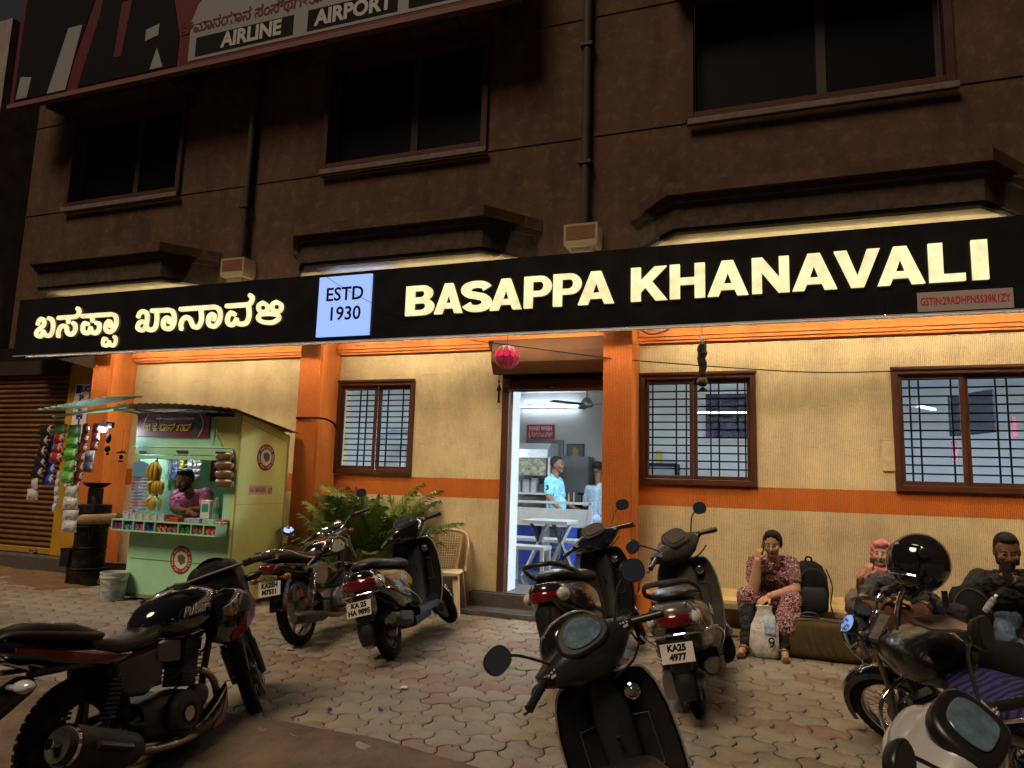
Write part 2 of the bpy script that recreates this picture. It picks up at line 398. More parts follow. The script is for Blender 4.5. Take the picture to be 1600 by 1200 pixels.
def window(spec, hb, vb, mull):
    x0, x1, z0, z1 = spec
    g = G(); t = .055; y0, y1 = -.03, .07
    g.span(x0, x0+t, y0, y1, z0, z1); g.span(x1-t, x1, y0, y1, z0, z1); g.span(x0+t, x1-t, y0, y1, z1-t, z1); g.span(x0+t, x1-t, y0, y1, z0, z0+t*1.1)
    g.span(x0-.012, x1+.012, y0-.02, y0-.001, z1-.012, z1+.02)
    f = g.obj('window', BROWN, bld, smooth=0, bevel=.005)
    for i, (a, b) in enumerate(((x0+t, mull), (mull, x1-t))):
        g = G(); s = .04; d = .005+.03*i
        g.span(a, a+s, d, d+.028, z0+t*1.1, z1-t); g.span(b-s, b, d, d+.028, z0+t*1.1, z1-t)
        g.span(a+s, b-s, d, d+.028, z1-t-s, z1-t); g.span(a+s, b-s, d, d+.028, z0+t*1.1, z0+t*1.1+s)
        g.obj('sash', BROWN, f, smooth=0, bevel=.003)
        g = G(); g.span(a+s, b-s, d+.01, d+.016, z0+t*1.1+s, z1-t-s); g.obj('pane', GLASS, f, smooth=0)
    n = hb
    for k in range(n):
        z = z0+.09+(z1-z0-.17)*(k+.35*(-1)**k*0)/(n-1)
        g = G(); g.span(x0+.03, x1-.03, .16, .172, z-.0078, z+.0078); g.obj('grille_bar', GRILLE, f, smooth=0)
    for x in vb:
        g = G(); g.span(x-.0075, x+.0075, .144, .158, z0+.03, z1-.03); g.obj('grille_bar', GRILLE, f, smooth=0)
    return f
def bars(x0, x1, fr): return [x0+(x1-x0)*f for f in fr]
window(WIN['A'], 15, bars(-5.2, -4.22, (.16, .26, .48, .58, .80, .90)), -4.71)
window(WIN['B'], 13, bars(-1.3, -.22, (.04, .28, .38, .62, .70, .88, .95)), -.80)
window(WIN['C'], 13, bars(1.17, 2.5, (.09, .15, .36, .43, .64, .71, .92)), 1.73)

p_ = at(1389, 712, -.012); g = G(); g.box((p_.x, -.006, p_.z), (.11, .01, .30)); g.box((p_.x-.005, -.008, p_.z+.165), (.13, .014, .02)); g.obj('plaster_patch', pm('smooth_cream_patch', (.62, .48, .27), .7, noise_s=9, noise_a=.3), bld, smooth=0)
# door: steel jamb, white tiled reveal, raised shutter and its box
g = G(); g.span(-3.0, -2.91, -.03, .06, .22, 2.66); jam = g.obj('door_jamb', BROWN, bld, smooth=0, bevel=.008)
g = G(); g.span(-2.935, -2.89, .062, .32, .2, 2.64); g.obj('tiled_reveal', WHITETILE, bld, smooth=0, bevel=.004)
sh = G(); sh.span(-2.93, -1.66, -.05, .0, 2.515, 2.645); shut = sh.obj('shutter_bottom_rail', BOXBROWN, bld, smooth=0, bevel=.006)
g = G(); g.span(-2.91, -1.68, -.062, -.05, 2.53, 2.545); g.span(-2.91, -1.68, -.062, -.05, 2.61, 2.625); g.span(-2.98, -2.88, -.066, -.03, 2.56, 2.67); g.obj('rail_rib', BOXBROWN, shut, smooth=0)
for x in (-2.78, -2.73, -2.36, -1.86, -1.80, -1.76):
    g = G(); g.box((x, -.065, 2.575), (.045, .03, .028)); g.tube([(x-.02, -.08, 2.57), (x, -.095, 2.545), (x+.02, -.08, 2.57)], .006, 6); g.obj('latch', GRILLE, shut, smooth=30)
g = G(); prof = [(-.02, 2.72), (-.19, 2.70), (-.27, 2.83), (-.27, 2.96), (-.2, 3.11), (-.02, 3.11)]
Mx = Matrix(((0, 0, 1, -3.06), (1, 0, 0, 0), (0, 1, 0, 0), (0, 0, 0, 1)))
g.prism(prof, 1.36, Mx); g.obj('shutter_box', BOXBROWN, bld, smooth=0, bevel=.006)
g = G(); g.span(-3.0, -1.7, -.019, .25, 2.66, 3.0); g.obj('shutter_recess', PRINTB, bld, smooth=0)  # black block standing in for the shade in the gap below the box

# plinth seat along the right-hand bay, kerb under it
LEDGE = pm('worn_ledge_cement', (.40, .30, .17), .85, noise_s=6, noise_a=.45, bump_s=40, bump_d=.006, dirt=.6)
g = G(); g.span(-1.37, XR, -.235, -.001, .275, .34); g.obj('plinth_ledge', LEDGE, bld, smooth=0, bevel=.012)
g = G(); rings = [[Vector((x, -.001, .34)), Vector((x, -.075, .341)), Vector((x, -.03, .375)), Vector((x, -.001, .45))] for x in (-1.36, XR-.01)]; g.loft(rings); g.obj('ledge_fillet', pm('cream_fillet', (.60, .43, .20), .7, noise_s=4, noise_a=.25), bld, smooth=0)
g = G(); g.span(-1.2, XR, -.10, -.001, 0, .07); g.obj('kerb', LEDGE, bld, smooth=0, bevel=.015)
# door steps
st = G(); st.span(-3.33, -1.71, -.04, .5, 0, .205); st.span(-3.3, -1.71, -.03, .7, .206, .222); so = st.obj('door_step', DKSTONE, bld, smooth=0, bevel=.008)
g = G(); g.span(-3.30, -1.95, -.36, -.045, 0, .055); g.obj('lower_step', pm('polished_slab', (.10, .095, .095), .22, noise_s=14, noise_a=.45, dirt=.4), bld, smooth=0, bevel=.008)

# upper windows: surround, recessed dark leaves, sloped canopy
for (x0, x1, z0, z1) in UW:
    g = G(); t = .085
    g.span(x0, x0+t, -.05, .12, z0, z1); g.span(x1-t, x1, -.05, .12, z0, z1); g.span(x0+t, x1-t, -.05, .12, z1-t, z1); g.span(x0+t, x1-t, -.05, .12, z0, z0+t)
    f = g.obj('upper_window', TRIM, bld, smooth=0, bevel=.006)
    xm = (x0+x1)/2+.1
    for a, b in ((x0+t, xm), (xm, x1-t)):
        g = G(); g.span(a+.05, b-.05, .17, .18, z0+t+.05, z1-t-.05); g.obj('dark_pane', DARKGLASS, f, smooth=0)
        g = G(); g.span(a, a+.05, .15, .2, z0+t, z1-t); g.span(b-.05, b, .15, .2, z0+t, z1-t); g.span(a+.05, b-.05, .15, .2, z0+t, z0+t+.05); g.span(a+.05, b-.05, .15, .2, z1-t-.05, z1-t)
        g.obj('leaf_frame', pm('weathered_frame', (.035, .026, .024), .6), f, smooth=0)
    g = G(); g.span(x0+.02, x1+.02, -.10, -.051, z0-.085, z0-.01); g.obj('sill', pm('grey_sill', (.14, .11, .10), .85, noise_s=10, noise_a=.4, bump_s=50, bump_d=.006), f, smooth=0, bevel=.01)
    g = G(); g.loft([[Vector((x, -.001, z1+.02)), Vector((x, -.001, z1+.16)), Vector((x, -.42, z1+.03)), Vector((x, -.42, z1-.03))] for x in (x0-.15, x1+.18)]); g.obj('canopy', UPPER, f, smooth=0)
for xa, xb in ((-10.35, -7.95), (-5.6, -3.12), (-.93, 1.85)):       # moulded sunshades over the sign
    o = None
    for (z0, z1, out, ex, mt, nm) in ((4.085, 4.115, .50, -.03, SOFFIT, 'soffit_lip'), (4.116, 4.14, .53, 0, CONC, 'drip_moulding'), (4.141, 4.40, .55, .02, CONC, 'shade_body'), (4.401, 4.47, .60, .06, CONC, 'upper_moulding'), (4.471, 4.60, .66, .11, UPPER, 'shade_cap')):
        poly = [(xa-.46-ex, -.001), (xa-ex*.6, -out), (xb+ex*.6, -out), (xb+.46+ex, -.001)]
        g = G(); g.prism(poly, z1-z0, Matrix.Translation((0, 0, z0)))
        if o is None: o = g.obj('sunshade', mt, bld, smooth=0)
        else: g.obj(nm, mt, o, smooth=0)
PIPE = pm('dark_rain_pipe', (.05, .035, .03), .6, noise_s=5, noise_a=.3)
for x, hx0, hx1 in ((-6.97, -7.3, -6.8), (-2.02, -2.23, -1.84)):
    g = G(); g.tube([(x, -.085, 4.4), (x, -.085, 9.5)], .055, 12)
    for z in (5.2, 6.7, 8.2): g.span(x-.075, x+.075, -.15, -.001, z, z+.04)
    p = g.obj('drainpipe', PIPE, bld)
    xm = x; g = G(); hw = .2
    g.loft([[Vector((xm+a*hw*k, -.13+b*.125*k, z)) for a, b in ((-1, -1), (1, -1), (1, 1), (-1, 1))] for z, k in ((4.42, 1), (4.2, 1), (4.16, .93), (4.155, .62), (4.06, .6))])
    h = g.obj('rain_hopper', pm('beige_hopper', (.24, .20, .13), .7), p, smooth=0, bevel=.006)
    g = G(); g.span(xm-.17, xm+.17, -.2555, -.2545-.006, 4.23, 4.39); g.obj('hopper_face', BOXBROWN, p, smooth=0)

# ================================================================ NEIGHBOUR SHOP ON THE LEFT
nb = empty('neighbour_shop', (0, 0, 0), label='closed shop at the far left with brown rolling shutter and mustard side strip', cat='shop')
SHUT = pm('brown_shutter_paint', (.13, .062, .022), .5, noise_s=5, noise_a=.35, dirt=.35)
MUST = pm('mustard_paint', (.42, .22, .02), .55, noise_s=4, noise_a=.25)
nz = 0
z = .3
while z < 2.86:
    g = G(); prof = [(-.10+.028*math.cos(math.pi*k/6-math.pi/2)*-1, .073*k/6) for k in range(7)]+[(-.07, .073), (-.07, 0)]
    g.prism([(p[0], p[1]) for p in prof], 2.0, Matrix(((0, 0, 1, -11.95), (1, 0, 0, 0), (0, 1, 0, z), (0, 0, 0, 1)))); g.obj('slat', SHUT, nb, smooth=30); z += .0765
g = G(); g.span(-11.95, -9.95, -.14, -.06, .21, .295); br = g.obj('shutter_bottom_bar', pm('yellow_brown_bar', (.30, .16, .03), .5, dirt=.4), nb, smooth=0, bevel=.008)
g = G(); g.tube([(-10.35, -.15, .25), (-10.3, -.18, .23), (-10.22, -.15, .25)], .018, 8); g.box((-10.28, -.17, .22), (.06, .03, .05)); g.obj('padlock', CHROME, br)
g = G(); g.span(-9.94, -9.26, -.16, -.05, .21, 3.02); ms = g.obj('mustard_strip', MUST, nb, smooth=0)
g = G(); g.span(-9.79, -9.5, -.168, -.161, 1.2, 2.72); bd = g.obj('notice_board', pm('lilac_white_board', (.55, .50, .56), .5), nb, smooth=0)
NAVY = pm('navy_print', (.02, .02, .10), .5)
for i, ch in enumerate('PREMIUM COLLECT'):
    if ch != ' ': text(ch, facing((-9.645, -.1685, 2.5-i*.088)), .13, NAVY, bd, off=.006, xs=1.35)
g = G(); g.span(-9.77, -9.66, -.1695, -.1685, 2.58, 2.70); g.obj('printed_square', NAVY, bd, smooth=0); text('LIC', facing((-9.58, -.1685, 2.64)), .11, NAVY, bd, off=.004)
g = G(); g.span(-12.6, -9.26, -.35, -.02, 0, .2); g.obj('threshold', DKSTONE, nb, smooth=0, bevel=.01)
g = G(); g.span(-12.6, -9.26, -.04, .3, .2, 3.35); g.obj('back_wall', PRINTB, nb, smooth=0)
g = G(); g.loft([[Vector((x, -.2, 2.88)), Vector((x, -.2, 3.1)), Vector((x, -.05, 3.1)), Vector((x, -.05, 2.88))] for x in (-11.95, -9.95)]); g.obj('shutter_hood', pm('dark_hood', (.03, .022, .018), .6), nb, smooth=0)
g = G(); g.add([(-10.05, -.30, 3.09), (-9.26, -.20, 2.90), (-9.13, -.20, 2.90), (-9.13, -.45, 3.09), (-10.05, -.04, 3.12), (-9.13, -.04, 3.12)], [(0, 1, 2, 3), (0, 4, 1), (1, 4, 5, 2), (2, 5, 3), (0, 3, 5, 4)]); g.obj('white_canopy', pm('pale_canopy', (.66, .62, .58), .6), nb, smooth=0)
g = G(); g.span(-12.5, -11.96, -.4, .3, 0, 9.0); g.obj('side_pier', pm('grey_pier', (.23, .2, .19), .85, noise_s=3, noise_a=.4), nb, smooth=0)
g = G(); g.tube([(-12.0, -.43, .1), (-12.0, -.43, 6.2)], .035, 10); g.obj('white_pipe', pm('grey_white_pvc', (.45, .43, .42), .5), nb)

# ================================================================ ILLUMINATED SIGN
sg = empty('illuminated_signboard', (-4, -.48, 3.1), label='long black shop sign with glowing BASAPPA KHANAVALI letters above the restaurant', cat='sign')
so = Vector((-4, -.48, 3.1)); SI = Matrix.Translation(-so)
def sgo(g, *a, **k): g.xf(SI); return g.obj(*a, parent=sg, **k)
SIGNB = pm('black_acrylic', (.012, .0115, .0125), .2, noise_s=3, noise_a=.3)
g = G()
xs = [-10.6, -7.3, -5.32, -1.42, 1.0, 4.2]
for a, b in zip(xs, xs[1:]): g.span(a+.0015, b-.0015, -.6, -.572, 3.1, 3.95); g.span(a+.0015, b-.0015, -.571, -.36, 3.92, 3.948)
g.span(-10.59, 4.19, -.5715, -.5705, 3.11, 3.94); g.span(-10.598, -10.58, -.571, -.36, 3.1, 3.919)
panel = sgo(g, 'panel', SIGNB, smooth=0)
g = G(); g.span(-10.6, 4.2, -.604, -.596, 3.086, 3.099); sgo(g, 'edge_trim', pm('thin_aluminium', (.7, .68, .66), .4, .6), smooth=0)
GLOW = pm('warm_letter_acrylic', (.3, .27, .16), .4, emit=(1.0, .86, .47), es=2.1)
nt = GLOW.node_tree; tcn = nt.nodes.new('ShaderNodeTexCoord'); nn = nt.nodes.new('ShaderNodeTexNoise'); nn.inputs['Scale'].default_value = 9; nn.inputs['Detail'].default_value = 2
mr = nt.nodes.new('ShaderNodeMapRange'); mr.inputs['From Min'].default_value = .3; mr.inputs['From Max'].default_value = .7; mr.inputs['To Min'].default_value = .80; mr.inputs['To Max'].default_value = 1.2
nt.links.new(tcn.outputs['Object'], nn.inputs['Vector']); nt.links.new(nn.outputs['Fac'], mr.inputs['Value']); nt.links.new(mr.outputs[0], nt.nodes['Principled BSDF'].inputs['Emission Strength'])
def arc(cx, cy, rx, ry, a0, a1, n=10): return [(cx+rx*math.cos(R(a0+(a1-a0)*i/n)), cy+ry*math.sin(R(a0+(a1-a0)*i/n))) for i in range(n+1)]
def glyph(ch):
    """heavy grotesque capitals in a unit box: outlines and holes"""
    if ch == 'I': return [[(0, 0), (1, 0), (1, 1), (0, 1)]]
    if ch == 'L': return [[(0, 0), (1, 0), (1, .19), (.40, .19), (.40, 1), (0, 1)]]
    if ch == 'H': return [[(0, 0), (.29, 0), (.29, .40), (.71, .40), (.71, 0), (1, 0), (1, 1), (.71, 1), (.71, .6), (.29, .6), (.29, 1), (0, 1)]]
    if ch == 'N': return [[(0, 0), (.27, 0), (.27, .58), (.71, 0), (1, 0), (1, 1), (.73, 1), (.73, .42), (.29, 1), (0, 1)]]
    if ch == 'V': return [[(.36, 0), (.64, 0), (1, 1), (.72, 1), (.5, .30), (.28, 1), (0, 1)]]
    if ch == 'A': return [[(0, 0), (.27, 0), (.335, .17), (.665, .17), (.73, 0), (1, 0), (.64, 1), (.36, 1)], [(.40, .34), (.60, .34), (.5, .66)]]
    if ch == 'K': return [[(0, 0), (.27, 0), (.27, .27), (.39, .40), (.67, 0), (1, 0), (.58, .58), (.98, 1), (.65, 1), (.27, .60), (.27, 1), (0, 1)]]
    if ch == 'P': return [[(0, 0), (.31, 0), (.31, .36)]+arc(.60, .68, .40, .32, -90, 90)+[(0, 1)], [(.31, .53)]+arc(.55, .68, .16, .155, -90, 90, 8)+[(.31, .835)]]
    if ch == 'B': return [[(0, 0)]+arc(.62, .28, .38, .28, -90, 62, 9)+arc(.60, .745, .34, .255, -46, 90, 9)+[(0, 1)], [(.30, .17)]+arc(.56, .29, .15, .12, -90, 90, 8)+[(.30, .41)], [(.30, .60)]+arc(.54, .715, .12, .115, -90, 90, 8)+[(.30, .83)]]
    if ch == 'S':
        cl = arc(.50, .735, .36, .165, 8, 180, 11)+arc(.50, .735, .36, .20, 180, 262, 6)+arc(.52, .27, .345, .235, 82, 0, 6)+arc(.52, .27, .345, .17, 0, -172, 11)
        cl = [Vector((p[0], p[1], 0)) for p in cl]; l, r = [], []
        for i, p in enumerate(cl):
            t = (cl[min(i+1, len(cl)-1)]-cl[max(0, i-1)]).normalized(); w = .5*(.205+.085*abs(t.y)); n = Vector((-t.y*1.0, t.x, 0)); l.append((p+Vector((n.x*w*1.15, n.y*w, 0)))[:2]); r.append((p-Vector((n.x*w*1.15, n.y*w, 0)))[:2])
        return [l+r[::-1]]
ZL0, ZL1 = 3.352, 3.705
LET = [('B', -4.02, -3.655), ('A', -3.645, -3.295), ('S', -3.305, -2.945), ('A', -2.955, -2.58), ('P', -2.55, -2.235), ('P', -2.215, -1.90), ('A', -1.935, -1.545),
       ('K', -1.365, -.99), ('H', -.965, -.615), ('A', -.59, -.20), ('N', -.165, .18), ('A', .205, .60), ('V', .58, .975), ('A', .945, 1.335), ('L', 1.37, 1.655), ('I', 1.71, 1.835)]
for ch, x0, x1 in LET:
    me = curve_mesh(glyph(ch), .5)
    f = (x0+4.02)/5.85; z0 = ZL0+.028*f; z1 = ZL1+.04*f
    M = Matrix(((x1-x0, 0, 0, x0), (0, 0, -.032, -.617), (0, z1-z0, 0, z0), (0, 0, 0, 1)))
    me.transform(SI @ M); me.materials.clear(); me.materials.append(GLOW)
    if M.determinant() < 0: me.flip_normals()
    o = bpy.data.objects.new('glowing_letter', me); C.objects.link(o); o.parent = sg
# Kannada name, drawn as strokes
def k1(p): return at(40+p[0]*.13125, 470+p[1]*.13125, -.62)
def k2(p): return at(200+p[0]*.15625, 450+p[1]*.15625, -.62)
KAN = [
 (k1, .060, [[(142, 272), (160, 232), (190, 215), (215, 238), (213, 285), (175, 325), (130, 365), (127, 402), (160, 423), (190, 410), (207, 365)], [(207, 365), (225, 402), (262, 416), (300, 395), (322, 330), (322, 260), (300, 218), (276, 208)]]),
 (k1, .060, [[(390, 203), (480, 196), (580, 190), (618, 168), (636, 125), (618, 92)], [(505, 212), (505, 250)], [(388, 418), (388, 370), (415, 312), (455, 297), (485, 322), (490, 365), (518, 398), (555, 393), (586, 350), (588, 295), (566, 265)]]),
 (k1, .060, [[(676, 183), (800, 174), (950, 165), (1030, 162), (1068, 187), (1078, 250), (1062, 312), (1028, 355), (985, 370), (953, 340), (955, 280), (988, 243), (1010, 268), (1008, 300)], [(790, 195), (795, 235)], [(735, 275), (702, 267), (680, 300), (682, 358), (717, 385), (753, 370), (770, 325)], [(770, 325), (787, 370), (822, 385), (860, 362), (878, 315), (868, 272), (845, 265)]]),
 (k1, .048, [[(955, 455), (930, 448), (918, 482), (922, 522), (952, 533), (980, 518), (990, 488)], [(990, 488), (1002, 523), (1035, 532), (1063, 505), (1070, 455), (1055, 428)]]),
 (k2, .060, [[(102, 282), (117, 248), (152, 234), (184, 255), (190, 310), (176, 345), (140, 335), (107, 352), (94, 395), (120, 420), (155, 412), (178, 372), (188, 320)], [(178, 385), (202, 414), (237, 418), (270, 393), (285, 330), (285, 250)], [(240, 228), (330, 224), (410, 221), (448, 240), (462, 300), (452, 362), (420, 402), (378, 406), (352, 375), (357, 322), (390, 297), (414, 315), (410, 338)]]),
 (k2, .060, [[(526, 212), (650, 203), (800, 194), (868, 190), (908, 215), (922, 275), (908, 333), (868, 378), (826, 378), (802, 345), (807, 287), (840, 262), (862, 287), (856, 312)], [(530, 405), (528, 360), (547, 312), (585, 292), (618, 312), (635, 350), (657, 387), (695, 388), (723, 350), (733, 290), (727, 222)]]),
 (k2, .060, [[(988, 180), (1100, 172), (1198, 163), (1230, 137), (1240, 97), (1220, 74)], [(1060, 262), (1030, 248), (1002, 277), (992, 330), (1017, 366), (1055, 358), (1080, 315)], [(1080, 315), (1097, 353), (1140, 360), (1183, 343), (1206, 290), (1209, 230), (1203, 178)]]),
 (k2, .054, [[(1350, 148), (1390, 178), (1386, 225), (1350, 240), (1310, 222), (1306, 172), (1350, 148)], [(1485, 140), (1528, 170), (1524, 218), (1485, 234), (1446, 215), (1442, 165), (1485, 140)], [(1405, 256), (1490, 268), (1505, 305), (1455, 340), (1400, 346), (1335, 335), (1300, 300), (1325, 264), (1405, 256)]]),
]
for fn, wd, strokes in KAN:
    g = G()
    for i, st in enumerate(strokes):
        P = [fn(p) for p in st]; ribbon(g, [(p.x, p.z) for p in P], wd, .028+.0012*i, Matrix(((1, 0, 0, 0), (0, 0, -1, -.601), (0, 1, 0, 0), (0, 0, 0, 1))))
    g.xf(SI); g.obj('glowing_letter', GLOW, sg, smooth=0)
# ESTD 1930 light box
PANEL = pm('cool_light_panel', (.10, .14, .3), .4, emit=(.33, .50, 1.0), es=1.0)
g = G(); g.span(-5.24, -4.50, -.632, -.601, 3.15, 3.90); eb = sgo(g, 'light_panel', PANEL, smooth=0)
text('ESTD', SI @ facing((-4.865, -.6335, 3.665)), .235, PRINTB, eb, off=.004, xs=1.0); text('1930', SI @ facing((-4.855, -.6335, 3.42)), .235, PRINTB, eb, off=.004)
# hidden strip lamps under the sign that wash the wall
LED = pm('led_strip_light', (1, .9, .7), .5, emit=(1, .80, .53), es=76)
g = G()
for a, b in ((-8.7, -5.75), (-5.15, -3.2), (-3.0, -1.8), (-1.25, 3.0)): g.span(a, b, -.538, -.52, 3.125, 3.15)
sgo(g, 'led_strip', LED, smooth=0)
g = G(); g.span(-10.4, 4.1, -.5699, -.556, 3.109, 3.122); sgo(g, 'down_led_strip', pm('down_led_light', (1, .9, .7), .5, emit=(1, .82, .56), es=180), smooth=0)
g = G(); g.span(-10.4, 4.1, -.545, -.541, 3.075, 3.3); sgo(g, 'led_channel', SIGNB, smooth=0)  # unseen baffle, added to keep the down strip's light off the upper wall
g = G()
for a, b in ((-10.2, -7.9), (-4.35, -3.1), (-.9, 1.9)): g.span(a, b, -.30, -.28, 3.952, 3.965)
sgo(g, 'top_led_strip', pm('top_led_light', (1, .9, .7), .5, emit=(1, .80, .42), es=9), smooth=0)
g = G(); g.span(-5.3, -4.45, -.30, -.28, 3.952, 3.965); sgo(g, 'panel_led_strip', pm('blue_led_light', (.5, .6, 1), .5, emit=(.42, .55, 1.0), es=12), smooth=0)
# tax number board
gb = G(); gb.span(1.265, 2.01, -.612, -.602, 3.11, 3.29); tb = sgo(gb, 'tax_board', pm('grey_board', (.33, .27, .27), .6), smooth=0)
text('GSTIN:29ADHPN5539K1ZY', SI @ facing((1.637, -.6135, 3.2)), .098, pm('red_print', (.42, .03, .03), .5), tb, off=.002, fit=.70)

# ================================================================ ROOFTOP BILLBOARD
bb = empty('advertising_hoarding', (-7.2, -.6, 7.2), label='dark advertising hoarding along the top left printed AIRLINE and AIRPORT', cat='billboard')
BI = Matrix.Translation((7.2, .6, -7.2))
MAROON = pm('maroon_print', (.07, .008, .014), .6); PALE = pm('pale_grey_print', (.17, .17, .185), .6)
def bbo(g, nm, m, **k): g.xf(BI); return g.obj(nm, m, bb, smooth=0, **k)
g = G(); g.span(-11.4, -2.7, -.62, -.56, 7.2, 10.2); bp = bbo(g, 'printed_face', MAROON)
g = G(); g.span(-11.4, -2.7, -.66, -.56, 7.12, 7.19); bbo(g, 'frame_edge', pm('rusty_angle_iron', (.12, .06, .05), .7))
for x in (-10.6, -8.2, -6.9, -5.4, -3.6): g = G(); g.tube([(x, -.555, 7.35), (x, 0, 7.35), (x, -.01, 6.95), (x, -.555, 7.21)], .02, 6); bbo(g, 'bracket', GRILLE)
def flat(poly, y, nm, m):
    g = G(); g.prism(poly, .004, Matrix(((1, 0, 0, 0), (0, 0, -1, y), (0, 1, 0, 0), (0, 0, 0, 1)))); return bbo(g, nm, m)
flat([(-7.75, 7.27), (-2.72, 7.27), (-2.72, 8.05)]+[(-4.1+.8*math.cos(t), 7.95+.45*math.sin(t)) for t in [i*math.pi/8 for i in range(9)]]+[(-5.6+.7*math.cos(t), 8.0+.4*math.sin(t)) for t in [i*math.pi/8 for i in range(9)]]+[(-7.1+.6*math.cos(t), 8.0+.35*math.sin(t)) for t in [i*math.pi/8 for i in range(9)]]+[(-7.75, 7.9)], -.6215, 'printed_cloud', PALE)
flat([(-7.62, 7.32), (-5.95, 7.32), (-5.95, 7.61), (-7.62, 7.61)], -.6265, 'printed_bar', PRINTB); flat([(-5.72, 7.32), (-4.36, 7.32), (-4.36, 7.62), (-5.72, 7.62)], -.6265, 'printed_bar', PRINTB); flat([(-4.2, 7.32), (-2.9, 7.32), (-2.9, 7.62), (-4.2, 7.62)], -.6265, 'printed_bar', PRINTB)
WP = pm('dim_white_print', (.30, .30, .31), .6)
text('AIRLINE', BI @ facing((-6.65, -.632, 7.465)), .30, WP, bb, off=.012, xs=.95); text('AIRPORT', BI @ facing((-5.02, -.632, 7.47)), .30, WP, bb, off=.012, xs=.95)
text('ವಿಮಾನಯಾನ ಸಂಸ್ಥೆಗಳು.', BI @ facing((-6.75, -.628, 7.78)), .235, MAROON, bb, off=.006, xs=.9); text('ವಿಮಾನ ನಿಲ್ದಾಣ', BI @ facing((-4.9, -.628, 7.8)), .235, MAROON, bb, off=.006, xs=.8)
SUIT = pm('dark_suit_print', (.008, .008, .010), .9, spec=.05)
flat([(-11.3, 7.25), (-10.2, 7.25), (-10.0, 7.9), (-9.75, 8.7), (-10.3, 9.6), (-11.3, 9.5)], -.6265, 'printed_suit', SUIT)
flat([(-9.9, 7.25), (-7.95, 7.25), (-7.95, 7.7), (-8.2, 8.6), (-8.7, 9.6), (-9.5, 9.6), (-9.6, 8.4)], -.6275, 'printed_suit', SUIT)
flat([(-10.55, 7.25), (-10.15, 7.25), (-9.95, 8.3), (-10.25, 8.3)], -.6315, 'printed_sheet', PALE); flat([(-9.2, 7.6), (-9.05, 7.6), (-8.95, 8.5), (-9.15, 8.5)], -.6325, 'printed_tie', MAROON)
flat([(-8.6, 7.75), (-8.35, 7.8), (-8.35, 7.98), (-8.6, 7.93)], -.6325, 'printed_pocket', PALE); flat([(-8.45, 7.27), (-8.2, 7.27), (-8.35, 7.6)], -.6325, 'printed_hand', PALE); flat([(-11.25, 7.27), (-11.0, 7.27), (-10.95, 7.6), (-11.2, 7.65)], -.6315, 'printed_hand', PALE)
# ================================================================ GROUND
def ground_z(y):
    t = min(1, max(0, (-4.12-y)/1.5)); return -.2*t*t*(3-2*t)
ASPH = pm('dusty_concrete_road', (.17, .13, .092), .85, noise_s=2.3, noise_a=.55, bump_s=38, bump_d=.014, dirt=.5)
g = G(); nx, ny = 190, 60
ys = [-4.06-.02*i-.0062*i*i for i in range(ny)]
ys[-1] = -60
vs = []; fs = []
for j, y in enumerate(ys):
    for i in range(nx+1):
        x = -11.5+17.0*i/nx if 0 < i < nx else (-60 if i == 0 else 60)
        yy = y-.17*max(0, min(1.6, x+2.2))
        if j == 0: yy += -.025+.07*noise.noise(Vector((x*1.7, 3, 0)))+.04*noise.noise(Vector((x*6, 1, 0)))
        z = ground_z(y)+.014*noise.noise(Vector((x*1.6, y*1.6, 0)))+.006*noise.noise(Vector((x*7, y*7, 5)))
        if j == 0: z = -.004
        elif j < 4: z = .006+.010*noise.noise(Vector((x*3, j*.5, 0)))
        vs.append((x, yy, z))
for j in range(ny-1):
    for i in range(nx): a = j*(nx+1)+i; fs.append((a, a+nx+1, a+nx+2, a+1))
g.add(vs, fs); road = g.obj('road', ASPH, smooth=60); tag(road, kind='structure')
BED = pm('dark_joint_sand', (.022, .016, .012), .95, noise_s=30, noise_a=.5)
g = G(); g.add([(-60, -4.3, -.016), (60, -4.3, -.016), (60, .29, -.016), (-60, .29, -.016)], [(0, 1, 2, 3)]); pave = g.obj('pavement', BED, smooth=0); tag(pave, kind='structure')
g = G(); g.add([(-60, .3, -.02), (60, .3, -.02), (60, 60, -.02), (-60, 60, -.02)], [(0, 1, 2, 3)]); tag(g.obj('ground', BED, smooth=0), kind='structure')

